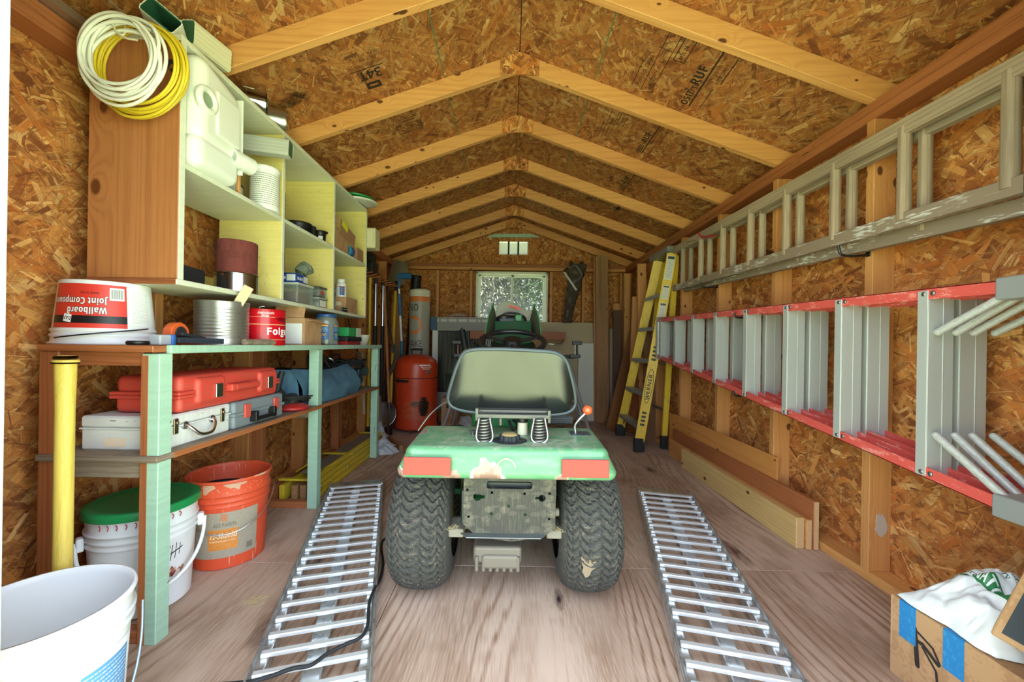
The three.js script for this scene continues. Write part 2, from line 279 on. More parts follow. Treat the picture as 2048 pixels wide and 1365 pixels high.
{
  const wx0 = P(952, 560, DBs).x, wx1 = P(1096, 560, DBs).x, wy1 = P(1024, 544, DBs).y, wy0 = wy1 - 0.78, vx0 = P(998, 490, DB).x, vx1 = P(1056, 490, DB).x, vy0 = P(1026, 510, DB).y, vy1 = P(1026, 483, DB).y;
  const panel = (pts, holes) => extrude(pts, 0.011, 0.0008, holes);
  const hole = [[wx0, wy0], [wx1, wy0], [wx1, wy1], [wx0, wy1]], vent = [[vx0, vy0], [vx1, vy0], [vx1, vy1], [vx0, vy1]], zz = -DB - 0.011, yp = PT - 0.02;
  part('osb_panel', metres(panel([[XL, 0], [-0.57, 0], [-0.57, yp], [XL, yp]]), 1, 0.3).translate(0, 0, zz), M.osb, wb);
  part('osb_panel', metres(panel([[-0.568, 0], [0.66, 0], [0.66, yp], [-0.568, yp]], [hole]), 1, 0.9).translate(0, 0, zz), M.osb, wb);
  part('osb_panel', metres(panel([[0.662, 0], [XR, 0], [XR, yp], [0.662, yp]]), 1, 1.4).translate(0, 0, zz), M.osb, wb);
  part('gable_panel', metres(panel([[XL, yp + 0.001], [XR, yp + 0.001], [XR, roofY(XR) + 0.06], [XC, RIDGE], [XL, roofY(XL) + 0.06]], [vent]), 0, 0.2).translate(0, 0, zz), M.osb, wb);
  part('siding', extrude([[XL - 0.03, -0.15], [XR + 0.03, -0.15], [XR + 0.03, roofY(XR) + 0.06], [XC, RIDGE + 0.012], [XL - 0.03, roofY(XL) + 0.06]], 0.018, 0.002, [hole, vent]).translate(0, 0, -DB - 0.031), M.siding, wb);
  for (const px of [872, 939, 1099, 1164, 1240]) { const x = P(px, 600, DBs).x; part('stud', box(x, x + 0.036, 0.038, PB, -DB + 0.0005, -DBs), M.fir, wb); }
  part('stud', box(XLs, XLs + 0.036, 0.038, PB, -DB + 0.0005, -DBs), M.fir, wb); part('stud', box(XRs - 0.036, XRs, 0.038, PB, -DB + 0.0005, -DBs), M.fir, wb);
  part('top_plate', box(XL, XR, PB + 0.012, PB + 0.05, -DB + 0.0005, -DBs, 0.003), M.fir, wb);
  part('top_plate', box(XL, XR, PB + 0.051, PB + 0.089, -DB + 0.0005, -DBs, 0.003), M.red, wb);
  part('bottom_plate', box(XL, XR, 0, 0.038, -DB + 0.0005, -DBs), M.fir, wb);
  part('window_sill_block', box(wx0 - 0.02, wx1 + 0.02, wy0 - 0.037, wy0, -DB + 0.0005, -DBs), M.fir, wb);
  // pale green painted strip under the peak
  const g0 = P(972, 475, DB - 0.01), g1 = P(1081, 475, DB - 0.01), g2 = P(1062, 468, DB - 0.01), g3 = P(991, 468, DB - 0.01);
  part('trim_strip', extrude([[g0.x, g0.y], [g1.x, g1.y], [g2.x, g2.y], [g3.x, g3.y]], 0.018, 0.002).translate(0, 0, -DB + 0.0005), M.mint, wb, 'pale green painted strip');
  // gable vent: frame, mullions and louvre slats
  const ventG = new THREE.Group(); ventG.name = 'gable_vent'; wb.add(ventG);
  const vw = vx1 - vx0; part('frame', [box(vx0, vx1, vy0, vy0 + 0.008, -DB - 0.05, -DB), box(vx0, vx1, vy1 - 0.008, vy1, -DB - 0.05, -DB), box(vx0, vx0 + 0.008, vy0, vy1, -DB - 0.05, -DB), box(vx1 - 0.008, vx1, vy0, vy1, -DB - 0.05, -DB)], M.whiteTrim, ventG);
  for (const t of [0.333, 0.667]) part('mullion', box(vx0 + vw * t - 0.011, vx0 + vw * t + 0.011, vy0, vy1, -DB - 0.02, -DB + 0.003), M.softblack, ventG);
  const sm = mat('#f4f6ea', 0.8, { transmission: 0.35, thickness: 0 });
  for (let i = 0; i < 9; i++) { const y = vy0 + 0.012 + i * (vy1 - vy0 - 0.02) / 9; part('louvre_slat', beam(V3(vx0, y, -DB - 0.02), V3(vx1, y, -DB - 0.02), 0.0015, 0.03, V3(0, 1, -0.75).normalize(), 0.0003), sm, ventG); }
  // window
  const win = structure('window_1', 'white two-pane sliding window in the far wall', 'window');
  const fr = (x0, x1, y0, y1, z0, z1) => box(x0, x1, y0, y1, z0, z1, 0.003);
  const z0 = -DB - 0.02, z1 = -DBs + 0.012;
  const vinyl = mat('#e6e8da', 0.45);
  part('frame', [fr(wx0, wx0 + 0.03, wy0, wy1, z0, z1), fr(wx1 - 0.03, wx1, wy0, wy1, z0, z1), fr(wx0, wx1, wy1 - 0.03, wy1, z0, z1), fr(wx0, wx1, wy0, wy0 + 0.03, z0, z1)], vinyl, win);
  const mx = P(1024, 600, DBs).x;
  const sash = (a, b, z, nm) => { const s = part('sash', [fr(a, a + 0.028, wy0 + 0.03, wy1 - 0.03, z - 0.012, z + 0.012), fr(b - 0.028, b, wy0 + 0.03, wy1 - 0.03, z - 0.012, z + 0.012), fr(a, b, wy0 + 0.03, wy0 + 0.055, z - 0.012, z + 0.012), fr(a, b, wy1 - 0.055, wy1 - 0.03, z - 0.012, z + 0.012)], vinyl, win);
    part('pane', faces([[[a + 0.02, wy0 + 0.045, z], [b - 0.02, wy0 + 0.045, z], [b - 0.02, wy1 - 0.045, z], [a + 0.02, wy1 - 0.045, z]]]), M.dusty, s); };
  M.dusty = new THREE.MeshPhysicalMaterial({ color: '#b4b8b0', transmission: 1, roughness: 0.22, thickness: 0 });
  sash(wx0 + 0.03, mx + 0.016, -DB + 0.02, 'l'); sash(mx - 0.016, wx1 - 0.03, -DB - 0.005, 'r');
  globalThis.WIN = { wx0, wx1, wy0, wy1 };
}
{ // door wall behind the jamb, open doorway to the lawn
  const wf = structure('wall_front', 'front wall round the open doorway with white painted jamb', 'wall');
  const jx = -0.833, jr = 0.875, hy = 1.9;
  const pane = (pts) => metres(extrude(pts, 0.011, 0.0008), 1, RND());
  part('osb_panel', pane([[XL - 0.011, -0.05], [jx - 0.03, -0.05], [jx - 0.03, roofY(jx - 0.03)], [XL - 0.011, roofY(XL) + 0.06]]).translate(0, 0, -DF), M.osb, wf);
  part('osb_panel', pane([[jr + 0.03, -0.05], [XR + 0.011, -0.05], [XR + 0.011, roofY(XR) + 0.06], [jr + 0.03, roofY(jr + 0.03)]]).translate(0, 0, -DF), M.osb, wf);
  part('gable_panel', pane([[jx - 0.029, hy + 0.03], [jr + 0.029, hy + 0.03], [jr + 0.029, roofY(jr + 0.029)], [XC, RIDGE], [jx - 0.029, roofY(jx - 0.029)]]).translate(0, 0, -DF), M.osb, wf);
  for (const x of [jx - 0.068, jr + 0.032]) part('stud', box(x, x + 0.036, 0.0, hy + 0.03, -D0 + 0.002, -DF - 0.001), M.fir, wf);
  part('header', box(jx - 0.03, jr + 0.03, hy + 0.001, hy + 0.14, -D0 + 0.002, -DF - 0.001), M.fir, wf);
  part('door_jamb', box(jx - 0.03, jx, 0, hy, -D0, -DF + 0.03, 0.003), M.whiteTrim, wf, 'white painted door jamb');
  part('door_jamb', box(jr, jr + 0.03, 0, hy, -D0, -DF + 0.03, 0.003), M.whiteTrim, wf);
  part('door_jamb', box(jx, jr, hy - 0.03, hy, -D0, -DF + 0.03, 0.003), M.whiteTrim, wf);
}
M.shingle = mat('#4a4744', 0.9);
const ceiling = structure('ceiling', 'underside of the pitched roof with rafters, gussets and strand board', 'ceiling');
{
  const ca = Math.cos(Math.atan(SL)), slope = (s) => { // frame on one roof plane: local x down the slope, y up out of the roof, z along the shed
    const dir = V3(s * ca, -SL * ca, 0), up = V3(s * SL * ca, ca, 0); return new THREE.Matrix4().makeBasis(dir, up, dir.clone().cross(up)).setPosition(XC, RIDGE, 0); };
  const stamp = (w, h, draw) => mat('#ffffff', 0.9, { map: texture(w, h, draw), transparent: true, polygonOffset: true, polygonOffsetFactor: -2 });
  const ink = '#2a1c10';
  const S1 = stamp(512, 256, (x) => { x.fillStyle = ink; x.font = 'bold 76px sans-serif'; x.fillText('RUF', 190, 90); x.font = 'bold 46px sans-serif'; x.fillText('7', 130, 66); x.fillText('/16', 140, 92); x.fillRect(20, 104, 440, 9); x.font = 'bold 58px sans-serif'; x.fillText('OSII', 20, 92); x.font = '20px sans-serif'; x.fillText('MANUFACTURED BY RUFF', 190, 140); x.fillRect(40, 170, 160, 4); x.fillRect(250, 190, 180, 6); x.font = '26px sans-serif'; x.fillText('EXPOSURE 1', 240, 176); });
  const S2 = stamp(512, 256, (x) => { x.fillStyle = ink; x.font = '34px sans-serif'; x.fillText('Printed or Canad', 20, 60); x.fillRect(10, 80, 480, 4); x.fillRect(10, 12, 220, 4); x.fillText('Imprimé au Canada', 60, 130); x.fillRect(60, 150, 400, 4); x.strokeStyle = ink; x.lineWidth = 5; x.strokeRect(300, 176, 180, 66); x.font = 'bold 30px sans-serif'; x.fillText('MIL 24', 316, 220); });
  const S3 = stamp(256, 256, (x) => { x.fillStyle = ink; x.font = 'bold 70px sans-serif'; x.fillText('34T', 60, 110); x.fillRect(40, 120, 170, 4); x.strokeStyle = ink; x.lineWidth = 14; x.strokeRect(96, 8, 60, 26); x.font = '18px sans-serif'; x.fillText('HEAT TREATED', 50, 150); x.fillText('24/16 KW', 60, 176); x.fillText('NMOH 7/16 CAT', 40, 204); });
  const S4 = stamp(256, 256, (x) => { x.strokeStyle = x.fillStyle = ink; x.lineWidth = 6; x.strokeRect(20, 20, 216, 110); x.font = '20px sans-serif'; for (let i = 0; i < 5; i++) x.fillText('EXPOSURE RATED 24', 28, 46 + i * 19); x.font = 'bold 34px sans-serif'; x.fillText('NMOH', 60, 180); x.fillRect(30, 196, 190, 5); x.font = '22px sans-serif'; x.fillText('KC-95 7/16', 60, 228); });
  const S5 = stamp(256, 128, (x) => { x.fillStyle = ink; x.beginPath(); x.moveTo(10, 64); x.lineTo(70, 20); x.lineTo(70, 50); x.lineTo(150, 50); x.lineTo(150, 78); x.lineTo(70, 78); x.lineTo(70, 108); x.fill(); x.fillRect(170, 30, 12, 70); x.fillRect(196, 30, 8, 70); x.fillRect(216, 44, 24, 40); });
  const S6 = stamp(256, 256, (x) => { const r = rng(6); x.fillStyle = '#3c1e0c'; for (let i = 0; i < 260; i++) { x.globalAlpha = 0.12; x.beginPath(); const a = r() * 6.283, q = Math.sqrt(r()) * 90; x.ellipse(128 + q * Math.cos(a) * 1.1, 128 + q * Math.sin(a) * 0.8, 4 + r() * 22, 4 + r() * 16, r() * 3, 0, 7); x.fill(); } });
  const edge = mat('#1f7a55', 0.8);
  for (const s of [-1, 1]) {
    const Mx = slope(s), seam = 0.41 / ca, eave = 1.75, zc = [0.3, 2.2, 4.0, 5.35];
    const zz = s > 0 ? (d) => -d : (d) => d;                                             // local z runs the other way on the left plane
    for (let i = 0; i < 3; i++) for (const [a, b] of [[0.002, seam - 0.001], [seam + 0.001, eave]]) {
      const z0 = zz(zc[i]), z1 = zz(zc[i + 1]), lo = Math.min(z0, z1) + 0.001, hi = Math.max(z0, z1) - 0.001;
      part('osb_panel', metres(cbox(b - a, 0.011, hi - lo, 0.0008), 2, rr(0, 2), rr(0, 2)).translate((a + b) / 2, 0.0055, (lo + hi) / 2).applyMatrix4(Mx), M.osbRoof, ceiling);
    }
    part('shingles', cbox(1.82, 0.012, 5.1, 0.002).translate(0.905, 0.0195, zz(2.83)).applyMatrix4(Mx), M.shingle, ceiling);
    part('panel_edge_paint', cbox(0.004, 0.003, 5.0, 0.0004).translate(seam, 0.0006, zz(2.85)).applyMatrix4(Mx), edge, ceiling, 'green painted sheet edge');
    const dec = (m, sl, d, w, h, rot) => part('printed_stamp', faces([[[-w / 2, -h / 2], [w / 2, -h / 2], [w / 2, h / 2], [-w / 2, h / 2]].map(([a, b]) => { const [p, q] = [a * Math.cos(rot) - b * Math.sin(rot), a * Math.sin(rot) + b * Math.cos(rot)]; return s > 0 ? [-q, 0, p] : [p, 0, q]; })], [[[0, 0], [1, 0], [1, 1], [0, 1]]]).translate(sl, -0.0006, zz(d)).applyMatrix4(Mx), m, ceiling);
    if (s > 0) for (const [m, sl, d, w, h, r] of [[S2, 0.72, 1.9, 0.44, 0.2, 0], [S1, 0.96, 1.9, 0.46, 0.22, 0.05], [S4, 0.93, 2.26, 0.13, 0.13, 0], [S5, 0.9, 1.4, 0.16, 0.08, 3.1], [S4, 0.92, 1.22, 0.2, 0.2, 0], [S1, 0.9, 2.5, 0.4, 0.18, 0], [S2, 0.62, 2.5, 0.36, 0.16, 0], [S1, 0.95, 3.1, 0.42, 0.18, 0], [S4, 0.78, 3.62, 0.2, 0.18, 0], [S5, 1.0, 3.6, 0.2, 0.1, 0]]) dec(m, sl, d, w, h, r);
    else for (const [m, sl, d, w, h, r] of [[S3, 0.80, 1.93, 0.26, 0.3, 0], [S4, 0.72, 2.46, 0.18, 0.2, 0], [S4, 0.86, 1.3, 0.22, 0.2, 0], [S6, 1.2, 1.98, 0.2, 0.13, 0.3]]) dec(m, sl, d, w, h, r);
    for (const d of FRAMES.concat([5.0])) {
      const vd = 0.089 / ca, x1 = s > 0 ? XR - XC + 0.09 : XC - XL + 0.09, z = -d - 0.037;
      const pts = [[0.0004, -0.0008], [x1, -SL * x1 - 0.0008], [x1, -SL * x1 - vd], [0.0004, -vd]].map(([a, b]) => [s * a, b]); if (s < 0) pts.reverse();
      part('rafter', metres(extrude(pts, 0.037, 0.002), 0, rr(0, 3), rr(0, 3)).rotateX(0).translate(XC, RIDGE, z), [M.pine, M.fir, M.pine][Math.floor(RND() * 3)], ceiling);
    }
  }
  for (const d of FRAMES.concat([5.0])) {
    const w = 0.105, g = extrude([[-w, -SL * w - 0.006], [-w, -0.128], [w, -0.128], [w, -SL * w - 0.006], [0.012, -0.006], [-0.012, -0.006]], 0.011, 0.0008);
    part('gusset', metres(g, 0, rr(0, 1.5), rr(0, 1.5)).translate(XC, RIDGE, -d), M.osb, ceiling);
  }
  part('ridge_cap', box(XC - 0.1, XC + 0.1, RIDGE + 0.028, RIDGE + 0.034, -5.35, -0.3), M.shingle, ceiling);
}
{ // outside: lawn, hedge beyond the doorway, shrubs beyond the window
  const lawn = structure('ground', 'green lawn outside the shed', 'ground');
  M.lawn = mat('#ffffff', 0.95, { map: speckle(71, [146, 154, 114], [120, 132, 90], 0.55, 96, [0.5, 0.5]) });
  part('lawn', metres(cbox(80, 0.1, 80, 0.01), 0).translate(0, -0.23, 0), M.lawn, lawn);
}

// ---------- lawn tractor ----------
{
  const tr = thing('lawn_tractor', 'green riding lawn tractor with its hood raised, parked tail first in the shed', 'tractor', [0, 0, -1.55]);
  const green = mat('#2f8a4a', 0.35, { clearcoat: 0.4, clearcoatRoughness: 0.3 }), darkGreen = mat('#20553a', 0.4);
  // tyres
  const tyreTex = speckle(81, [58, 57, 55], [112, 98, 82], 0.34, 72, [14, 3], [168, 146, 120]);
  const tyreMat = mat('#ffffff', 0.85, { map: tyreTex });
  const tyre = (R, rb, w, N, deep) => {
    const nu = N * 10, nv = 72;
    return grid(nu, nv, (u, v) => {
      const a = (v * 2 - 1) * Math.PI / 2 * 0.98, th = u * Math.PI * 2, sn = Math.sin(a), cs = Math.cos(a);
      const x = w * Math.sign(sn) * Math.pow(Math.abs(sn), 0.82); let r = rb + (R - rb) * Math.pow(cs, 0.5);
      const t = Math.abs(a) / 1.08, tri = Math.abs(((v * 5.5) % 1) * 2 - 1);
      if (t < 1) { const s = (((u * N + 0.95 * tri) % 1) + 1) % 1, g = s < 0.2 || (Math.abs(((v * 5.5 * 2) % 1) - 0.5) > 0.42 && s > 0.5) ? 1 : 0; r -= deep * g * Math.min(1, (1 - t) * 6); r += deep * 0.25 * Math.min(1, (1 - t) * 6); }
      return [x, r * Math.cos(th), r * Math.sin(th)];
    });
  };
  const rear = tyre(0.243, 0.115, 0.113, 46, 0.011), yellowRim = mat('#d8b62c', 0.45);
  const rim = (r, w) => lathe([[0.02, -w * 0.4], [r * 0.6, -w * 0.35], [r * 0.85, -w * 0.1], [r * 0.9, w * 0.8], [r * 1.05, w], [r * 1.0, w * 0.6], [r * 1.0, -w], [r * 1.05, -w * 1.02]], 40).rotateZ(-Math.PI / 2);
  for (const s of [-1, 1]) {
    const c = V3(-0.005 + s * 0.307, 0.243, -1.568), t = part('rear_tyre', at(rear.clone(), c), tyreMat, tr);
    part('rim', at(rim(0.118, 0.09).rotateY(s > 0 ? Math.PI : 0), c), yellowRim, t, 'yellow wheel rim');
    if (s > 0) { const q = Array.from({ length: 20 }, (_, i) => { const a = i / 20 * 6.283; const k = 0.85 + 0.25 * Math.sin(a * 3 + 1) + 0.2 * RND(); return [0.026 * Math.cos(a) * k, 0.036 * Math.sin(a) * k]; }); part('mud_patch', at(extrude(q, 0.004, 0.0015), V3(0.275, 0.19, -1.334)), mat('#85745f', 1), t, 'patch of dried mud'); }
  }
  const front = tyre(0.19, 0.09, 0.075, 34, 0.005);
  for (const s of [-1, 1]) { const c = V3(s * 0.345, 0.19, -2.66), t = part('front_tyre', at(front.clone(), c), tyreMat, tr); part('rim', at(rim(0.092, 0.06), c), yellowRim, t); }
  // fender pan
  const fenderTex = texture(1024, 640, (x, w, h) => {
    const r = rng(5), Y = (v) => h - v * h, X = (m) => (m + 0.36) / 0.72 * w;
    x.fillStyle = 'rgb(84,136,98)'; x.fillRect(0, 0, w, h);
    for (let i = 0; i < 260; i++) { x.globalAlpha = 0.05 + r() * 0.06; x.fillStyle = r() < 0.5 ? '#bccfbf' : '#3a8450'; x.beginPath(); x.ellipse(r() * w, r() * h, 20 + r() * 90, 6 + r() * 22, r() * 0.6 - 0.3, 0, 7); x.fill(); }
    for (let i = 0; i < 900; i++) { const px = w / 2 + (r() + r() + r() - 1.5) * w * 0.52, py = Y(0.32 + 0.66 * r()); x.globalAlpha = 0.1 + r() * 0.32; x.fillStyle = ['#a09c88', '#918e7b', '#aaa593'][i % 3]; x.beginPath(); x.ellipse(px, py, 8 + r() * 46, 3 + r() * 13, r() * 3, 0, 7); x.fill(); }
    const blob = (cx, cy, rx, ry, c) => { x.fillStyle = c; x.beginPath(); for (let i = 0; i <= 26; i++) { const a = i / 26 * 6.283, k = 0.8 + 0.4 * r(); x.lineTo(cx + rx * k * Math.cos(a), cy + ry * k * Math.sin(a)); } x.fill(); };
    x.globalAlpha = 1; for (const [m, v, rx, ry] of [[-0.062, 0.03, 72, 96], [-0.172, 0.03, 42, 52], [0.172, 0.03, 36, 48], [-0.34, 0.05, 26, 60], [-0.335, 0.5, 30, 70], [-0.31, 0.75, 22, 46]]) { blob(X(m), Y(v), rx * 1.08, ry * 1.08, '#cfd4c4'); blob(X(m), Y(v), rx, ry, '#967a70'); blob(X(m) + 8, Y(v), rx * 0.6, ry * 0.6, '#84675c'); }
    for (let i = 0; i < 500; i++) { x.globalAlpha = 0.5; x.fillStyle = i % 2 ? '#7d6a5c' : '#d6dccc'; x.fillRect(r() * w, r() * h, 1 + r() * 3, 1 + r() * 2); }
  });
  const pan = rbox(0.672, 0.1, 0.36, 0.026, 5), pp = pan.attributes.position;
  for (let i = 0; i < pp.count; i++) { const x = pp.getX(i), y = pp.getY(i), z = pp.getZ(i); if (y < 0) { pp.setZ(i, z > 0 ? z + 0.008 : z); pp.setX(i, x * 1.035); } if (z > 0) { pp.setZ(i, pp.getZ(i) - 0.022 * Math.pow(Math.abs(x) / 0.336, 6)); if (y > 0) pp.setX(i, x * 0.965); } if (y > 0) pp.setY(i, y + 0.008 * Math.max(0, 1 - Math.abs(x) / 0.25) * (z > 0 ? 1 : 0.4) + (z < 0 ? 0.0 : 0)); }
  pan.computeVertexNormals(); pan.translate(-0.002, 0.551, -1.408);
  const pu = pan.attributes.uv; for (let i = 0; i < pp.count; i++) { const s = (pp.getY(i) - 0.502) + (-pp.getZ(i) - 1.21); pu.setXY(i, (pp.getX(i) + 0.36) / 0.72, Math.max(0, s) / 0.47); }
  const pm = part('fender', pan, mat('#ffffff', 0.42, { map: fenderTex, clearcoat: 0.25, clearcoatRoughness: 0.4 }), tr, 'dusty green fender pan with rust patches');
  const redR = mat('#ffffff', 0.35, { map: texture(256, 96, (x, w, h) => { x.fillStyle = '#9c1815'; x.fillRect(0, 0, w, h); x.strokeStyle = '#b83a34'; for (let i = -20; i < 60; i++) { x.globalAlpha = 0.5; x.beginPath(); x.moveTo(i * 8, 0); x.lineTo(i * 8 + 40, h); x.moveTo(i * 8, 0); x.lineTo(i * 8 - 40, h); x.stroke(); } }) });
  for (const s of [-1, 1]) { const g = rbox(0.146, 0.054, 0.006, 0.002, 2); part('reflector', at(g.rotateX(-0.09), V3(-0.004 + s * 0.243, 0.548, -1.2222)), redR, pm, 'red tail reflector'); }
  part('emblem', at(new THREE.TorusGeometry(0.028, 0.0025, 8, 32, Math.PI).rotateX(-0.09), V3(-0.004, 0.545, -1.2235)), mat('#b9c4a0', 0.5), pm);
  // hitch plate with its holes
  const d = 1.36, q = [[928, 950], [926, 1048], [955, 1073], [1022, 1083], [1085, 1074], [1110, 1057], [1113, 955]].map(([a, b]) => P(a, b, d)).map((v) => [v.x, v.y]).reverse();
  const px = (a, b) => { const v = P(a, b, d); return [v.x, v.y]; }, sq = (a, b, r) => { const [x, y] = px(a, b); return [[x - r, y - r], [x + r, y - r], [x + r, y + r], [x - r, y + r]]; };
  const slot = rounded(0.155, 0.024, 0.008).map(([x, y]) => [x + px(1019, 970)[0], y + px(1019, 970)[1]]);
  const key = (a, b, s) => { const [x, y] = px(a, b); const o = []; for (let i = 0; i <= 16; i++) { const t = 0.35 + i / 16 * (6.283 - 0.7); o.push([x + s * 0.0135 * Math.cos(t), y + 0.0135 * Math.sin(t)]); } o.push([x + s * 0.024, y - 0.005], [x + s * 0.024, y + 0.005]); return o; };
  const holes = [slot, key(955, 993, 1), key(1084, 996, -1), ...[[984, 985], [1049, 987], [937, 1033], [1098, 1038], [1017, 1012], [983, 1027], [1050, 1029], [935, 979], [1099, 987]].map(([a, b]) => sq(a, b, 0.0036))];
  const plateTex = texture(512, 512, (x, w, h) => { const r = rng(9); x.fillStyle = '#3c3a37'; x.fillRect(0, 0, w, h); for (let i = 0; i < 1100; i++) { x.globalAlpha = 0.1 + 0.2 * r(); x.fillStyle = ['#6a5f52', '#363638', '#766a5a', '#2e2f31'][i % 4]; const yy = r() * h; x.fillRect(r() * w, yy, 1 + r() * 4, 12 + r() * 90); } for (let i = 0; i < 160; i++) { x.globalAlpha = 0.16; x.fillStyle = '#9a8c78'; x.beginPath(); const e = r() < 0.5; x.ellipse(e ? (r() < 0.5 ? r() * 70 : w - r() * 70) : r() * w, e ? r() * h : h - Math.pow(r(), 2) * h, 8 + r() * 26, 6 + r() * 22, 0, 0, 7); x.fill(); } });
  const pg = extrude(q, 0.006, 0.0012, holes), pv = pg.attributes.position, uu = pg.attributes.uv; for (let i = 0; i < pv.count; i++) uu.setXY(i, (pv.getX(i) + 0.17) / 0.34, (pv.getY(i) - 0.25) / 0.25);
  part('hitch_plate', pg.translate(0, 0, -d), mat('#ffffff', 0.6, { map: plateTex, metalness: 0.35 }), tr, 'scratched steel hitch plate');
  const lip = extrude([[-0.148, 0.0], [-0.125, -0.022], [0.125, -0.022], [0.148, 0]].map(([a, b]) => [a, b]), 0.004, 0.001).rotateX(-1.25);
  part('plate_lip', at(lip, V3(-0.01, P(1020, 1068, d).y, -d + 0.004)), M.dullsteel, tr);
  // gearbox case with ribs and bolts
  const cast = mat('#746c62', 0.6, { metalness: 0.3 }), gc = P(996, 1092, 1.46), gb = [at(rbox(0.17, 0.06, 0.14, 0.012, 2), gc), at(rbox(0.13, 0.05, 0.12, 0.012, 2), gc.clone().add(V3(0.01, -0.02, 0.02)))];
  for (let i = -3; i <= 3; i++) gb.push(at(new THREE.CylinderGeometry(0.007, 0.007, 0.05, 10), gc.clone().add(V3(i * 0.024, -0.026, 0.072))));
  part('gearbox_case', gb, cast, tr);
  part('axle', [rod(V3(-0.25, 0.252, -1.5), V3(0.24, 0.252, -1.5), 0.022), at(rbox(0.1, 0.03, 0.06, 0.006), V3(-0.2, 0.262, -1.42)), at(rbox(0.1, 0.03, 0.06, 0.006), V3(0.19, 0.262, -1.42)), rod(V3(0.15, 0.33, -1.42), V3(0.185, 0.33, -1.42), 0.014)], mat('#8c8578', 0.8, { metalness: 0.3 }), tr);
  const grass = []; for (let i = 0; i < 160; i++) { const s = i % 2 ? 1 : -1, x = s * (0.17 + 0.05 * RND()) - 0.005, y = 0.278 + 0.01 * RND(), z = -1.4 + 0.03 * RND(); grass.push(rod(V3(x, y, z), V3(x + rr(-0.012, 0.012), y + rr(0, 0.008), z + rr(-0.012, 0.012)), 0.0006, 0.0004, 3)); }
  stuff(part('grass_clippings', grass, mat('#b9a87c', 1), tr));
  part('frame_rail', [box(-0.16, -0.13, 0.3, 0.42, -2.95, -1.38, 0.004), box(0.12, 0.15, 0.3, 0.42, -2.95, -1.38, 0.004), box(-0.13, 0.12, 0.40, 0.45, -1.6, -1.38, 0.004)], M.darksteel, tr);
  const gl = []; for (let i = 0; i < 6; i++) gl.push(tube([P(985 + i * 12, 968 + (i % 2) * 5, 1.4), P(995 + i * 12, 974, 1.41), P(1004 + i * 11, 969, 1.42)], 0.008, 10)); part('wiring', gl, mat('#54544c', 0.8), tr);
  // seat: shiny shell, rolled rim, yellow cushion
  const out = [[928, 707], [942, 701], [989, 699], [1030, 700], [1068, 702], [1114, 707.5], [1131, 721], [1139, 742], [1150, 792], [1149, 813], [1138, 824], [1106, 830], [1060, 829], [1019, 828], [980, 827], [940, 824], [911, 817], [900, 809], [896.5, 796], [903, 768], [916, 729]];
  const dAt = (y) => 1.415 + (y - 700) / 130 * 0.055;
  const oc = new THREE.CatmullRomCurve3(out.map(([a, b]) => V3(a, b, 0)), true, 'centripetal').getPoints(96).slice(0, 96);
  const shell = (grow, back, bulge) => grid(96, 14, (u, v) => { const o = oc[Math.round(u * 96) % 96], k = v * grow, x = 1023 + (o.x - 1023) * k, y = 766 + (o.y - 766) * k; return P(x, y, dAt(y) + back + bulge * (k * k) * Math.abs((x - 1023) / 125) ** 2).toArray(); });
  const seat = part('seat_shell', shell(0.985, 0, 0.025), mat('#0b0d0c', 0.2, { clearcoat: 0.55, clearcoatRoughness: 0.2, ior: 1.5, side: THREE.DoubleSide }), tr, 'glossy black seat back shell');
  part('seat_rim', tube(oc.map((o) => P(o.x, o.y, dAt(o.y) + 0.004 + 0.025 * Math.abs((o.x - 1023) / 125) ** 2)), 0.0075, 192, true, 10), mat('#3a4248', 0.4), seat, 'grey rolled rim');
  part('cushion', grid(96, 14, (u, v) => { const o = oc[Math.round(u * 96) % 96], k = v * 1.0, x = 1021 + (o.x - 1023) * k, y = 762 + (o.y - 766) * k; return P(x, y, dAt(y) + 0.075 - 0.045 * Math.pow(k, 6)).toArray(); }), mat('#d6b52e', 0.55, { side: THREE.DoubleSide }), tr, 'yellow seat cushion');
  part('seat_pan', at(rbox(0.4, 0.06, 0.36, 0.028), V3(0.005, 0.70, -1.72)), mat('#d6b52e', 0.55), tr);
  const bar = P(1025, 833, 1.4);
  part('seat_bracket', [at(rbox(0.262, 0.015, 0.022, 0.003), bar), at(rbox(0.012, 0.045, 0.02, 0.003), P(954, 829, 1.4)), at(rbox(0.012, 0.045, 0.02, 0.003), P(1098, 834, 1.4)), at(rbox(0.26, 0.012, 0.2, 0.003), V3(bar.x, bar.y + 0.012, bar.z - 0.12)), at(new THREE.CylinderGeometry(0.007, 0.007, 0.03, 12), P(1001, 842, 1.4))], mat('#5e5d58', 0.5, { metalness: 0.7 }), tr);
  for (const c of [969, 1079]) {
    const hp = []; for (let i = 0; i <= 150; i++) { const t = i / 150, a = t * 6.283 * 7.5, y = 838 + t * 44, o = P(c, y, 1.395 - t * 0.05); hp.push(o.add(V3(0.0195 * Math.cos(a), 0, 0.0195 * Math.sin(a)))); }
    const sp = part('seat_spring', tube(hp, 0.0042, 320, false, 8), mat('#7c7a74', 0.4, { metalness: 0.8 }), tr); const b0 = P(c, 884, 1.42);
    part('spring_seat', [tube([P(c - 11, 838, 1.37), P(c - 15, 880, 1.33), P(c, 888, 1.325), P(c + 15, 880, 1.33), P(c + 11, 838, 1.37)], 0.004, 40)], M.steel, sp);
  }
  const cap = P(1019, 876, 1.35), capP = []; for (let i = 0; i < 48; i++) { const a = i / 48 * 6.283, r = i % 4 < 2 ? 0.036 : 0.033; capP.push([r * Math.cos(a), r * Math.sin(a)]); }
  const fc = part('fuel_cap', [at(extrude(capP, 0.02, 0.002).rotateX(-Math.PI / 2), cap.clone().add(V3(0, -0.01, 0)))], M.softblack, tr);
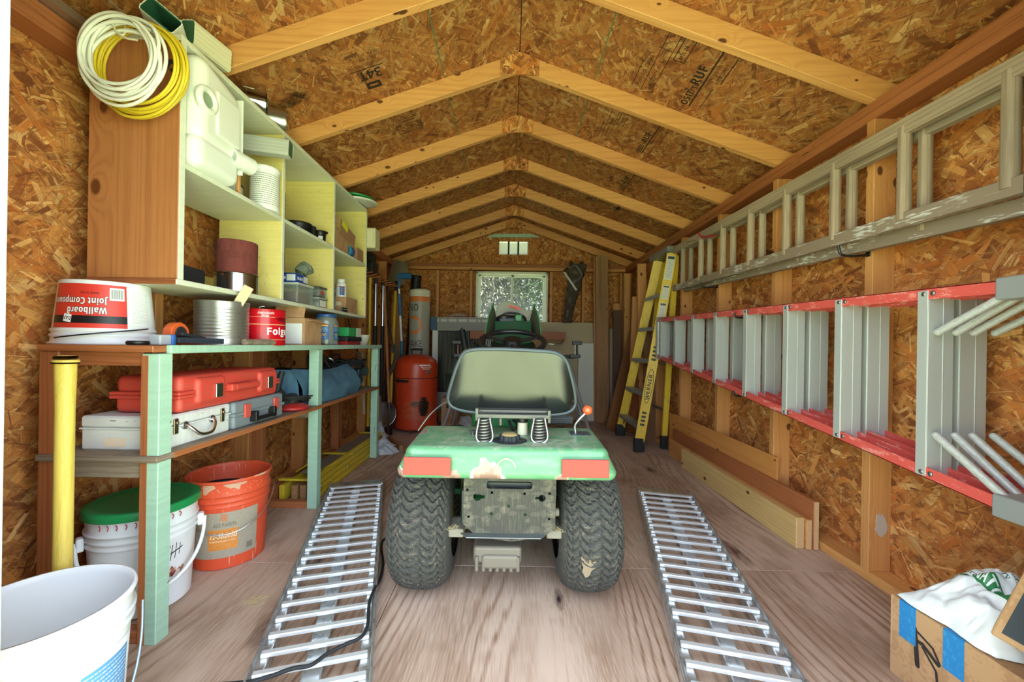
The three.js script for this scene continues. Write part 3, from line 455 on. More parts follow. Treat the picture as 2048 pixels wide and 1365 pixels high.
  part('cap_top', lathe([[0, 0.016], [0.018, 0.016], [0.026, 0.012], [0.03, 0.008]], 32, cap), mat('#a08a5c', 0.5), fc);
  part('tank_neck', at(lathe([[0.07, -0.004], [0.06, 0.004], [0.04, 0.006], [0.03, 0.0]], 32), cap.clone().add(V3(0, -0.012, 0))), M.softblack, tr);
  const rv = P(1045, 860, 1.45); const rs = part('reservoir', lathe([[0, -0.04], [0.017, -0.04], [0.019, -0.035], [0.018, 0.028], [0.016, 0.03], [0, 0.03]], 24, rv), mat('#d8d2b4', 0.5), tr, 'milky fluid reservoir'); part('reservoir_cap', lathe([[0.019, 0.028], [0.02, 0.03], [0.02, 0.046], [0.018, 0.05], [0, 0.05]], 24, rv), M.black, rs);
  part('hose', tube([P(1018, 842, 1.5), P(1021, 850, 1.49), P(1026, 862, 1.5), P(1032, 866, 1.52), P(1034, 848, 1.53), P(1026, 840, 1.53)], 0.006, 40), M.rubber, tr);
  part('body_panel', [box(-0.07, 0.09, 0.56, 0.66, -1.66, -1.64, 0.004), box(-0.15, 0.15, 0.5, 0.58, -2.0, -1.6, 0.01)], green, tr);
  part('bolt', [rod(P(946, 866, 1.42), P(946, 884, 1.42), 0.004), at(new THREE.CylinderGeometry(0.014, 0.012, 0.006, 16), P(946, 863, 1.42))], M.dullsteel, tr);
  const lb = P(1160, 872, 1.47), lv = part('gear_lever', tube([P(1151, 867, 1.47), P(1150, 852, 1.47), P(1158, 840, 1.465), P(1172, 826, 1.46)], 0.0055, 30), M.steel, tr);
  part('lever_base', at(rbox(0.075, 0.02, 0.07, 0.004), lb), mat('#3c4246', 0.5), lv); part('lever_knob', at(new THREE.SphereGeometry(0.0172, 32, 20), P(1175, 821, 1.46)), mat('#ef5a2c', 0.3, { clearcoat: 0.6 }), lv, 'orange ball knob');
  const fp = []; for (let i = 0; i < 9; i++) { const a = i / 9 * 6.283; fp.push(rod(P(1100, 841, 1.95).add(V3(0, 0.014 * Math.cos(a), 0.014 * Math.sin(a))), P(1144, 841, 1.95).add(V3(0, 0.014 * Math.cos(a), 0.014 * Math.sin(a))), 0.006)); } part('foot_pedal', fp, mat('#4a4e52', 0.5), tr);
  part('cable', tube([P(900, 800, 1.5), P(880, 812, 1.42), P(860, 830, 1.36), P(846, 848, 1.34), P(836, 862, 1.34)], 0.0022, 40), mat('#5a5e60', 0.5), tr, 'thin grey cable');
  part('foot_deck', [at(rbox(0.8, 0.03, 0.62, 0.012), V3(0, 0.29, -2.02))], green, tr); part('mower_deck', at(rbox(0.92, 0.12, 0.55, 0.05), V3(0, 0.17, -2.12)), green, tr);
  // dash, wheel, raised hood
  part('dash_tower', [at(rbox(0.22, 0.42, 0.16, 0.03), V3(0.012, 0.70, -2.52)), grid(16, 8, (u, v) => P(990 + u * 72, 643 + v * 62, 2.36 + 0.16 * (1 - v) * 0.6 - 0.03 * Math.sin(Math.PI * u)).toArray())], mat('#1b4632', 0.32, { side: THREE.DoubleSide }), tr, 'dark green dash panel');
  part('dash_face', [at(new THREE.CylinderGeometry(0.13, 0.15, 0.05, 32).rotateX(0.35), P(1026, 698, 2.36)), ], mat('#16241e', 0.4), tr); for (const a of [985, 1021, 1028, 1066, 1071]) part('dash_knob', at(new THREE.SphereGeometry(0.005, 10, 8), P(a, 680, 2.3)), M.steel, tr);
  const wc = P(1024.5, 684, 2.06), tilt = (g) => g.rotateX(0.36), sw = part('steering_wheel', at(tilt(new THREE.TorusGeometry(0.165, 0.0135, 14, 72).rotateX(Math.PI / 2)), wc), M.gloss2 = mat('#17191d', 0.35), tr, 'black steering wheel');
  const spk = [at(tilt(new THREE.CylinderGeometry(0.045, 0.05, 0.03, 28)), wc)]; for (const a of [0.5, 2.64, 4.71]) spk.push(at(tilt(rod(V3(0.03 * Math.cos(a), -0.004, -0.03 * Math.sin(a)), V3(0.16 * Math.cos(a), 0, -0.16 * Math.sin(a)), 0.009)), wc)); part('wheel_hub', spk, M.black, sw);
  part('steering_column', rod(wc.clone().add(V3(0, -0.02, -0.0)), wc.clone().add(V3(0, -0.32, -0.16)), 0.02), M.black, tr);
  const hoodMat = mat('#2f7a3e', 0.4, { side: THREE.DoubleSide }), inner = mat('#5f6a56', 0.55, { side: THREE.DoubleSide });
  const fin = (pts) => { const [o0, o1, tip, i1, i0] = pts; return grid(10, 16, (u, v) => { const A = v < 0.5 ? o0.clone().lerp(o1, v * 2) : o1.clone().lerp(tip, v * 2 - 1), B = v < 0.5 ? i0.clone().lerp(i1, v * 2) : i1.clone().lerp(tip, v * 2 - 1); return A.lerp(B, u).add(V3(0, 0, 0.03 * Math.sin(Math.PI * u))).toArray(); }); };
  const L = fin([P(969, 674, 2.36), P(977, 634, 2.42), P(987, 607, 2.52), P(993.5, 640, 2.72), P(989, 668, 2.66)]), Rr = fin([P(1083, 676, 2.36), P(1077, 636, 2.42), P(1067.5, 610, 2.52), P(1059, 641, 2.72), P(1064, 668, 2.66)]);
  part('hood_side', [L, L.clone().translate(-0.004, 0, 0.003)], inner, tr, 'grey-green inside of raised hood'); part('hood_side', [Rr, Rr.clone().translate(0.004, 0, 0.003)], inner, tr);
  const edgeG = (pts) => tube(pts, 0.0035, 40); part('hood_edge', [edgeG([P(969, 674, 2.35), P(977, 634, 2.41), P(987, 607, 2.51)]), edgeG([P(1083, 676, 2.35), P(1077, 636, 2.41), P(1067.5, 610, 2.51)])], hoodMat, tr);
  const hg = [[991, 640], [990, 627], [998, 608], [1005, 603.5], [1011, 602.5], [1018, 604], [1035, 610], [1047, 618], [1053.5, 621.6], [1058, 619], [1062, 620.5], [1063.5, 626], [1058, 636], [1057, 642]]  .map(([a, b]) => P(a, b, 2.9)).map((v) => [v.x, v.y]).reverse();
  const hood = part('hood_lid', extrude(hg, 0.03, 0.006, [], 2).translate(0, 0, -2.93), mat('#8b8a78', 0.5), tr, 'grey underside of the raised hood');
  part('hood_sticker', flat(P(1017, 614, 2.885), P(1040, 621, 2.885), P(1017, 609.5, 2.885)), mat('#ffffff', 0.5, { map: texture(256, 64, (x, w, h) => { x.fillStyle = '#ef5a22'; x.fillRect(0, 0, w, h); x.fillStyle = '#7c2408'; x.fillRect(16, 12, 60, 10); x.fillRect(90, 16, 130, 8); x.fillRect(16, 36, 190, 6); x.fillRect(60, 48, 150, 6); }) }), hood, 'orange warning sticker');
  part('engine', [at(rbox(0.2, 0.09, 0.26, 0.03), V3(0.012, P(1026, 645, 2.66).y, -2.74)), tube([P(1000, 634, 2.76), P(1014, 627, 2.76), P(1035, 628, 2.76), P(1048, 634, 2.76)], 0.008, 30), at(new THREE.CylinderGeometry(0.05, 0.05, 0.04, 24), P(1008, 640, 2.66))], M.black, tr);
  part('engine_shroud', at(rbox(0.05, 0.05, 0.05, 0.01), P(1037, 637, 2.58)), mat('#1f6a2c', 0.4), tr); part('hood_base', [at(rbox(0.44, 0.4, 0.75, 0.05), V3(0, 0.58, -2.72))], green, tr);
}

// ---------- workbench and shelving along the left wall ----------
const BX = -1.054, BT = 0.905, SH = 0.572;
const bench = thing('workbench', 'long timber workbench with mint green legs and a lower shelf', 'workbench', [-1.25, 0, -2.2]);
part('bench_top', box(-1.415, BX - 0.012, BT - 0.02, BT, -3.26, -1.19), M.red, bench);
part('front_trim', box(BX - 0.012, BX + 0.004, BT - 0.024, BT + 0.002, -3.27, -1.235), M.mint, bench, 'mint green front edge');
part('apron', box(-1.36, BX - 0.055, BT - 0.062, BT - 0.02, -1.24, -1.205), M.red, bench);
for (const d of [1.2, 2.2, 3.19]) { part('leg', box(BX - 0.053, BX, 0.0, BT - 0.024, -d - 0.048, -d), M.mint, bench, 'mint green painted leg'); part('rear_leg', box(-1.418, -1.36, 0.038, BT - 0.02, -d - 0.04, -d), M.red, bench); if (d < 3) part('floor_runner', box(-1.418, BX - 0.054, 0, 0.036, -d - 0.042, -d - 0.004), M.red, bench); }
part('bare_edge', box(BX - 0.0545, BX - 0.0335, 0.0, BT - 0.03, -1.2, -1.1993, 0.0002), M.red, bench, 'bare wood where the paint stops');
part('lower_shelf', box(-1.415, BX + 0.004, SH - 0.019, SH, -3.23, -1.19), M.grey, bench, 'grey weathered lower shelf');
part('shelf_edge', box(BX + 0.0042, BX + 0.007, SH - 0.019, SH - 0.001, -3.23, -1.25, 0.0006), M.red, bench);
part('shelf_bearer', box(-1.36, BX - 0.055, SH - 0.07, SH - 0.019, -1.245, -1.208), M.grey, bench); part('shelf_bearer', box(-1.36, BX - 0.055, SH - 0.07, SH - 0.019, -2.245, -2.208), M.grey, bench);

const CF = -1.114, CY0 = PX(355, 552, CF).y * 0.5 + PX(728, 635, CF).y * 0.5, CY1 = PX(360, 57, CF).y * 0.5 + PX(735, 425, CF).y * 0.5, CM = PX(357, 325, CF).y * 0.5 + PX(730, 525, CF).y * 0.5;
const CD = [1.33, 1.93, 2.49, 3.05];
const cab = thing('shelf_unit', 'open cream painted cubby shelf unit hung over the workbench', 'shelf', [-1.26, CY0, -2.2]);
part('end_panel', metres(cbox(CF + 1.418, CY1 - CY0 - 0.02, 0.022), 1).translate((CF - 1.418) / 2, (CY0 + CY1 - 0.018) / 2, -1.341), M.redPanel = mat('#ffffff', 0.36, { map: lumber(29, [190, 126, 78], [150, 90, 50], { rings: 20, wave: 3, knot: [104, 58, 30], K: [[0.072, 0.828, 0.013], [0.9596, 0.79, 0.015], [0.12, 0.1, 0.004]] }) }), cab, 'bare brown end panel');
part('end_edge', box(CF + 0.0003, CF + 0.0035, CY0, CY1, -1.352, -1.33), M.cream, cab);
part('bottom_board', box(-1.418, CF + 0.004, CY0 - 0.019, CY0, -3.06, -1.325), M.cream, cab); part('bottom_end', box(-1.415, CF, CY0 - 0.019, CY0 - 0.0003, -1.3248, -1.3235), M.red, cab);
part('top_board', box(-1.418, CF + 0.004, CY1 - 0.019, CY1, -3.06, -1.33), M.cream, cab);
for (let i = 0; i < 3; i++) part('middle_shelf', box(-1.418, CF + 0.002, CM - 0.019, CM, -CD[i + 1] + 0.001, -CD[i] - (i ? 0.0005 : 0.0225)), M.cream, cab);
for (let i = 1; i < 4; i++) { for (const [a, b] of [[CY0, CM - 0.019], [CM, CY1 - 0.019]]) part('divider', box(-1.418, CF, a + 0.0005, b - 0.0005, -CD[i] - 0.0195, -CD[i] - 0.0012, 0.0015, 1), M.yellowPaint, cab, 'yellow painted divider'); part('divider_edge', box(CF + 0.0003, CF + 0.0035, CY0 + 0.0005, CY1 - 0.0195, -CD[i] - 0.0195, -CD[i] - 0.0012, 0.0005), M.cream, cab); }
part('back_rail', box(-1.418, -1.405, CY0, CY0 + 0.09, -1.93, -1.353), M.yellowPaint, cab); part('back_rail', box(-1.418, -1.405, CY1 - 0.1, CY1 - 0.02, -3.05, -1.353), M.yellowPaint, cab);

// coils of cable hung on the cabinet corner
function coil(name, label, c, R, loops, r, m, seed, flatten = 1, wob = 0.02) {
  const q = rng(seed), pts = [], n = 26; let ph = q() * 6;
  const off = Array.from({ length: loops + 1 }, () => [(q() - 0.5) * 2 * wob, (q() - 0.5) * 2 * wob, 0.88 + q() * 0.2]);
  for (let i = 0; i <= loops * n; i++) { const k = Math.floor(i / n), t = (i % n) / n, A = off[k], B = off[Math.min(loops, k + 1)], a = ph + i / n * 6.283, s = (A[2] + (B[2] - A[2]) * t) * R; pts.push(V3(c.x + (A[0] + (B[0] - A[0]) * t) + s * Math.cos(a), c.y + (A[1] + (B[1] - A[1]) * t) - Math.abs(A[1]) * 0.4 + s * flatten * Math.sin(a), c.z + 0.008 * Math.sin(a * 0.37 + k) + ((k + t) / loops - 0.5) * 0.03)); }
  const t = thing(name, label, 'cable', [c.x, c.y - R, c.z]); part('coiled_cable', tube(pts, r, loops * n * 2, false, 8), m, t); return t;
}
const yc = P(281, 136, 1.285), wc0 = P(246, 108, 1.232);
const yco = coil('cable_coil', 'coil of yellow cable hung on the shelf unit corner', yc, 0.142, 11, 0.0046, mat('#dcc02c', 0.45), 3, 0.98, 0.012);
part('tape_wrap', tube([P(341, 128, 1.285), P(349, 136, 1.285)].map((v) => v), 0.016, 8), M.black, yco, 'black tape wrap'); part('hook', rod(V3(yc.x - 0.02, yc.y + 0.137, -1.335), V3(yc.x - 0.02, yc.y + 0.145, -1.2), 0.004), M.steel, yco);
const wco = coil('cable_coil', 'coil of white cable hung in front of the yellow coil', wc0, 0.118, 9, 0.0052, mat('#e9e8dc', 0.45), 8, 1.0, 0.03);
part('cable_tie', [tube([P(225, 32, 1.235), P(232, 62, 1.23), P(246, 70, 1.23), P(250, 52, 1.25), P(238, 28, 1.25)], 0.003, 40, true), tube([P(236, 68, 1.235), P(252, 76, 1.23), P(274, 80, 1.23)], 0.0036, 20)], mat('#d9d2b4', 0.5), wco);

// downspout lengths
function downspout(name, label, a, b, w, h, m, inner, up) {
  const t = thing(name, label, 'downspout', [(a.x + b.x) / 2, Math.min(a.y, b.y) - h / 2, (a.z + b.z) / 2]); const L = a.distanceTo(b), n = 12, prof = [];
  const raw = rounded(w, h, 0.012, 3), dense = []; raw.forEach((p, i) => { const e = raw[(i + 1) % raw.length], k = Math.max(1, Math.round(Math.hypot(e[0] - p[0], e[1] - p[1]) / 0.004)); for (let j = 0; j < k; j++) dense.push([p[0] + (e[0] - p[0]) * j / k, p[1] + (e[1] - p[1]) * j / k]); });
  dense.forEach(([x, y], i) => { const k = 1 - 0.028 * (i % 4 < 2 ? 1 : 0); prof.push([x * k, y * k]); });
  const ins = dense.map(([x, y]) => [x * 0.945, y * 0.93]), Mx = basis(a, b, up || V3(0, 1, 0));
  const tf = (g) => g.translate(0, 0, -L / 2).rotateY(Math.PI / 2).applyMatrix4(Mx);
  part('shell', tf(extrude(prof, L, 0.0004, [ins.slice().reverse()])), m, t); part('lining', tf(extrude(ins.map(([x, y]) => [x * 0.999, y * 0.999]), L - 0.004, 0.0003, [ins.map(([x, y]) => [x * 0.985, y * 0.985]).reverse()]).translate(0, 0, 0.002)), inner, t, 'green inner face');
  return t;
}
const lining = mat('#2f5c46', 0.45), dsWhite = mat('#dfe2d4', 0.4), dsCream = mat('#d9d6b8', 0.4);
{ const a = P(322, 30, 1.31); downspout('downspout', 'white downspout lying on the shelf unit with its green inside facing the room', a, a.clone().add(V3(-0.1, 0.0, -0.17)), 0.104, 0.062, dsWhite, lining, V3(0.6, 0.8, 0)); }
{ const a = P(374, 64, 1.42); downspout('downspout', 'cream fluted downspout elbow beside the metal ducts', a, a.clone().add(V3(0.02, 0.01, -0.16)), 0.06, 0.088, dsCream, lining, V3(0.1, 1, 0)); }
{ const a = PX(582, 300, -1.03); downspout('downspout', 'short grey downspout poking out of the top cubby', a, a.clone().add(V3(-0.28, 0.012, 0.05)), 0.06, 0.075, mat('#b4b6ae', 0.4), lining); }
// white water jug
{
  const t = thing('water_jug', 'big white plastic water jug with ribbed spout in the top cubby', 'jug', [-1.22, CM, -1.48]), m = mat('#e6e9e0', 0.36);
  const X = -1.075, body = rbox(0.3, 0.3, 0.236, 0.042, 5), bp = body.attributes.position;
  for (let i = 0; i < bp.count; i++) { const z = bp.getZ(i), y = bp.getY(i); if (z < 0 && y > 0) bp.setY(i, y - 0.045 * (-z / 0.118)); if (bp.getX(i) > 0.1) bp.setX(i, bp.getX(i) - 0.012 * Math.max(0, -z / 0.118)); }
  body.computeVertexNormals();
  part('body', [body.translate(X - 0.15, CM + 0.245, -1.48), at(rbox(0.29, 0.12, 0.225, 0.035, 4), V3(X - 0.15, CM + 0.06, -1.475))], m, t);
  part('raised_panel', at(rbox(0.016, 0.16, 0.12, 0.007, 3), V3(X - 0.003, CM + 0.225, -1.505)), m, t);
  part('seam', [at(rbox(0.3, 0.3, 0.008, 0.003), V3(X - 0.158, CM + 0.21, -1.598)), at(rbox(0.27, 0.26, 0.008, 0.003), V3(X - 0.168, CM + 0.2, -1.608))], m, t);
  part('filler_ring', at(new THREE.TorusGeometry(0.036, 0.012, 14, 40).rotateY(Math.PI / 2), V3(X - 0.001, CM + 0.24, -1.398)), m, t); part('filler_hole', at(new THREE.CylinderGeometry(0.026, 0.026, 0.006, 28).rotateZ(Math.PI / 2), V3(X - 0.001, CM + 0.24, -1.398)), mat('#8fa287', 0.5), t);
  const sp = []; const a = PX(462, 314, X - 0.02), b = PX(504, 336, X + 0.004); for (let i = 0; i < 5; i++) { const c0 = a.clone().lerp(b, i / 5), c1 = a.clone().lerp(b, (i + 0.7) / 5); sp.push(rod(c0, c1, 0.034, 0.034, 24)); } sp.push(rod(a, b, 0.029, 0.029, 24)); part('spout', sp, mat('#e4e8e0', 0.4), t, 'white ribbed spout');
}
{ const t = thing('picture_frame', 'thin wooden frame standing behind the white jug', 'frame', [-1.24, CM, -1.64]); part('frame_bar', box(-1.38, -1.12, CM + 0.001, CM + 0.012, -1.645, -1.631), M.pine, t); part('frame_bar', box(-1.38, -1.12, CM + 0.25, CM + 0.262, -1.645, -1.631), M.pine, t); part('frame_bar', box(-1.132, -1.12, CM + 0.012, CM + 0.25, -1.645, -1.631), M.pine, t); part('backing', box(-1.38, -1.132, CM + 0.012, CM + 0.25, -1.64, -1.636), mat('#c8c8b8', 0.7), t); }
// metal ducts on top
for (const [pa, pb, da, db, r, lab] of [[[492, 168], [520, 193], 1.74, 1.82, 0.05, 'shiny metal duct with paper sticker on top of the shelf unit'], [[533, 205], [562, 228], 1.88, 1.98, 0.052, 'dull metal duct with open end on top of the shelf unit']]) {
  const a = P(...pa, da), b = P(...pb, db); a.y = b.y = CY1 + r + 0.002; a.x -= 0.03; const t = thing('metal_duct', lab, 'duct', [(a.x + b.x) / 2, CY1, (a.z + b.z) / 2]), g = new THREE.CylinderGeometry(r, r, 0.13, 40, 1, true), ax = V3(0.88, 0, -0.45).normalize(), c = a.clone().lerp(b, 0.5);
  const o = c.clone().addScaledVector(ax, -0.065), e = c.clone().addScaledVector(ax, 0.065); const ro = (x, y, rad, open) => { const q = new THREE.CylinderGeometry(rad, rad, x.distanceTo(y), 40, 1, open).rotateZ(-Math.PI / 2); return q.applyMatrix4(basis(x, y)); };
  part('duct_wall', [ro(o, e, r, true), ro(o, e, r - 0.001, true)], metal('#b9bcbb', r > 0.051 ? 0.34 : 0.16, { side: THREE.DoubleSide }), t); part('seam', [ro(c.clone().addScaledVector(ax, -0.01), c.clone().addScaledVector(ax, -0.006), r + 0.0012, true)], M.steel, t);
  if (r < 0.051) part('sticker', flat(c.clone().add(V3(-0.01, 0.012, 0.05)), c.clone().add(V3(0.03, 0.012, 0.034)), c.clone().add(V3(-0.01, 0.044, 0.028)), 0.004), mat('#d8dcc8', 0.6), t);
}
// lids, bin beyond the unit
{ const t = thing('bucket_lid', 'white pail lid hanging over the far end of the shelf unit', 'lid', [-1.13, CY1, -2.94]); part('lid_disc', at(lathe([[0, 0], [0.11, 0], [0.115, 0.004], [0.128, 0.004], [0.13, 0.014], [0.126, 0.016], [0.11, 0.008], [0, 0.006]], 48).rotateX(0.05).rotateZ(-0.04), V3(-1.13, CY1 + 0.006, -2.94)), M.offwhite, t); }
{ const t = thing('bucket_lid', 'green pail lid stacked on the white lid', 'lid', [-1.15, CY1 + 0.02, -2.94]); part('lid_disc', at(lathe([[0, 0], [0.11, 0], [0.115, 0.004], [0.124, 0.004], [0.126, 0.016], [0.122, 0.018], [0.106, 0.01], [0, 0.008]], 48).rotateZ(-0.05), V3(-1.15, CY1 + 0.03, -2.95)), mat('#1f8a48', 0.4), t); }
{ const a = PX(735, 457, -1.12), b = PX(757, 501, -1.05), t = thing('plastic_bin', 'beige plastic bin at the far end of the shelf unit', 'bin', [-1.13, b.y, -3.16]); part('bin_shell', [at(rbox(0.16, 0.16, 0.12, 0.012), V3(-1.13, (a.y + b.y) / 2, -3.135))], mat('#d6cfa6', 0.45), t); part('panel', at(rbox(0.13, 0.13, 0.006, 0.003), V3(-1.13, (a.y + b.y) / 2, -3.073)), mat('#ddd6b0', 0.45), t); part('hanger_strip', box(-1.18, -1.08, (a.y + b.y) / 2 - 0.03, (a.y + b.y) / 2 + 0.03, -3.0745, -3.0705), M.dullsteel, t); }

// printed labels
const textLines = (x, x0, y0, w, n, gap, c, lw = 2) => { x.strokeStyle = c; x.lineWidth = lw; const r = rng(n * 7 + w); for (let i = 0; i < n; i++) { let p = x0; while (p < x0 + w) { const q = Math.min(x0 + w, p + 6 + r() * 22); x.beginPath(); x.moveTo(p, y0 + i * gap); x.lineTo(q, y0 + i * gap); x.stroke(); p = q + 5; } } };
const lab = (w, h, draw, rough = 0.45, o = {}) => mat('#ffffff', rough, { map: texture(w, h, draw), ...o });
const facing = (v) => Math.atan2(-v.x, -v.z);                                          // turn from +z towards the doorway
function can(name, label, cat, base, r, h, m, opt = {}) {                                // straight can with rolled rims
  const t = thing(name, label, cat, base), pr = [[0, 0.002], [r - 0.003, 0.002], [r, 0], [r + 0.002, 0.003], [r, 0.006]];
  const ribs = opt.ribs || 0; for (let i = 0; i <= 60; i++) { const y = 0.006 + (h - 0.012) * i / 60; pr.push([r - (ribs && i > 8 && i < 54 ? 0.0022 * (0.5 + 0.5 * Math.cos(i / 46 * ribs * 6.283)) : 0), y]); }
  pr.push([r + 0.002, h - 0.004], [r + 0.001, h], [r - 0.004, h - 0.001], [r - 0.004, opt.open ? 0.006 : h - 0.006], [0, opt.open ? 0.006 : h - 0.006]);
  part(opt.body || 'can_body', lathe(pr, 56, base), m, t); return t;
}
// things in the cubbies
{ const b = V3(-1.2, CY0, -1.745), t = can('steel_tin', 'shiny steel tin holding the brown drum in the lower cubby', 'tin', b, 0.083, 0.086, metal('#b7b4ae', 0.2), { open: true }); const d = thing('sanding_drum', 'brown abrasive drum standing in the steel tin', 'drum', b.clone().add(V3(0, 0.007, 0))); part('drum_body', lathe([[0, 0.0], [0.076, 0.0], [0.0775, 0.002], [0.0775, 0.216], [0.075, 0.219], [0.07, 0.217], [0, 0.217]], 48, b.clone().add(V3(0, 0.007, 0))), mat('#ffffff', 0.9, { map: speckle(90, [112, 52, 46], [98, 44, 40], 0.5, 120) }), d); }
{ const t = thing('tar_strip', 'black strip lying along the back of the lower cubby', 'strip', [-1.3, CY0, -1.52]); part('strip', [beam(V3(-1.235, CY0 + 0.043, -1.36), V3(-1.28, CY0 + 0.043, -1.66), 0.084, 0.012, V3(0, 1, 0))], mat('#26262a', 0.8), t); part('flap', beam(V3(-1.19, CY0 + 0.003, -1.36), V3(-1.24, CY0 + 0.003, -1.66), 0.004, 0.09), mat('#26262a', 0.8), t); }
{ const b = V3(-1.155, CM, -1.86), t = can('paint_tub', 'white tub covered in small print in the top cubby', 'tub', b, 0.06, 0.2, M.white); b.y += 0.0001; t.position.y = CM; part('tub_label', at(sleeve(0.0612, 0.0612, 0.012, 0.17, -1.4, 1.6, 32), b, facing(b)), lab(512, 512, (x, w, h) => { x.fillStyle = '#e9ece6'; x.fillRect(0, 0, w, h); x.fillStyle = '#c33'; x.fillRect(0, 20, 70, 60); textLines(x, 90, 30, 400, 15, 31, '#3a3a3a', 7); }), t); part('tub_rim', at(ring(0.0605, 0.182, 0.003, 0.016), b), M.white, t); }
{ const b = V3(-1.29, CM, -1.82), t = can('paint_can', 'paint can with black and orange label behind the jug', 'can', b, 0.05, 0.11, M.dullsteel); part('can_label', at(sleeve(0.0507, 0.0507, 0.008, 0.1, -1.5, 1.5), b, facing(b)), lab(256, 128, (x, w, h) => { x.fillStyle = '#e2d8c8'; x.fillRect(0, 0, w, h); x.fillStyle = '#1c1c1c'; x.fillRect(0, 64, w, 64); x.fillStyle = '#e06a3a'; x.beginPath(); x.arc(150, 34, 24, 0, 7); x.fill(); textLines(x, 20, 84, 200, 3, 12, '#bbb'); }), t); }
{ const b = V3(-1.23, CM, -2.3), t = thing('speaker_ring', 'black round plastic fitting in the middle top cubby', 'fitting', b); part('drum', lathe([[0, 0], [0.07, 0], [0.072, 0.01], [0.068, 0.02], [0.068, 0.06], [0.073, 0.064], [0.073, 0.078], [0.066, 0.08], [0.06, 0.07], [0, 0.07]], 40, b), M.black, t); part('clip', at(rbox(0.02, 0.05, 0.03, 0.005), b.clone().add(V3(0.078, 0.045, -0.02))), M.black, t); part('fitting_label', at(sleeve(0.0695, 0.0695, 0.028, 0.045, -0.3, 0.1), b, facing(b)), M.offwhite, t); }
{ const b = V3(-1.165, CM, -2.425), t = thing('plastic_pot', 'small black plastic pot beside the round fitting', 'pot', b); part('pot', lathe([[0, 0], [0.03, 0], [0.034, 0.06], [0.045, 0.062], [0.045, 0.068], [0.033, 0.068], [0.029, 0.006], [0, 0.006]], 32, b), M.black, t); part('pot_label', at(sleeve(0.0322, 0.0334, 0.012, 0.035, -0.3, 0.5), b, facing(b)), M.offwhite, t); }
{ const t = thing('battery_box', 'dark box at the back of the middle top cubby', 'box', [-1.37, CM, -2.14]); part('box_body', at(rbox(0.06, 0.12, 0.14, 0.006), V3(-1.375, CM + 0.061, -2.16)), mat('#241f1c', 0.6), t); part('box_lid', at(rbox(0.064, 0.014, 0.144, 0.004), V3(-1.375, CM + 0.128, -2.16)), mat('#2c2622', 0.6), t); }
function carton(name, label, x0, x1, y0, h, d0, d1, o = {}) {                            // cardboard box with flaps and seam tape
  const t = thing(name, label, 'box', [(x0 + x1) / 2, y0, -(d0 + d1) / 2]), m = o.m || M.card;
  const th = 0.004; part('front_wall', box(x0, x1, y0, y0 + h, -d0 - th, -d0, 0.001), m, t); part('back_wall', box(x0, x1, y0, y0 + h, -d1, -d1 + th, 0.001), m, t);
  part('side_wall', box(x0, x0 + th, y0, y0 + h, -d1 + th, -d0 - th, 0.001), m, t); part('side_wall', box(x1 - th, x1, y0, y0 + h, -d1 + th, -d0 - th, 0.001), m, t); part('bottom', box(x0 + th, x1 - th, y0, y0 + th, -d1 + th, -d0 - th, 0.001), m, t);
  if (!o.open) { const mid = (d0 + d1) / 2; part('top_flap', box(x0 + th, x1 - th, y0 + h - th, y0 + h, -mid + 0.001, -d0 - th, 0.001), m, t); part('top_flap', box(x0 + th, x1 - th, y0 + h - th, y0 + h, -d1 + th, -mid - 0.001, 0.001), m, t); }
  return t;
}
{ const t = carton('cardboard_box', 'open cardboard box with raised flap and yellow note in the far top cubby', -1.37, -1.13, CM, 0.13, 2.53, 2.76, { open: true }); part('flap', beam(V3(-1.37, CM + 0.15, -2.56), V3(-1.13, CM + 0.19, -2.6), 0.11, 0.004, V3(0, 1, -0.5)), M.card, t); part('flap', beam(V3(-1.12, CM + 0.165, -2.6), V3(-1.12, CM + 0.115, -2.85), 0.09, 0.004, V3(0, 1, 0.2)), M.cardDark, t); part('note', beam(V3(-1.117, CM + 0.19, -2.63), V3(-1.117, CM + 0.16, -2.72), 0.04, 0.001, V3(0, 1, 0.2)), mat('#dfe02c', 0.6), t, 'yellow note'); }
carton('cardboard_box', 'small closed cardboard box at the front of the far top cubby', -1.2, -1.12, CM, 0.09, 2.9, 3.02, { m: M.cardDark });
for (const [d, c, l] of [[2.80, '#3b87b4', 'pale blue tape roll on edge in the far top cubby'], [2.845, '#24467f', 'dark blue tape roll on edge in the far top cubby']]) { const b = V3(-1.16, CM + 0.042, -d), t = thing('tape_roll', l, 'tape', [b.x, CM, b.z]); part('tape', at(lathe([[0.022, -0.012], [0.041, -0.012], [0.042, -0.01], [0.042, 0.01], [0.041, 0.012], [0.022, 0.012], [0.022, -0.012]], 36).rotateX(Math.PI / 2), b), mat(c, 0.5), t); part('core', at(lathe([[0.019, -0.012], [0.022, -0.012], [0.022, 0.012], [0.019, 0.012], [0.019, -0.012]], 28).rotateX(Math.PI / 2), b), M.card, t); }
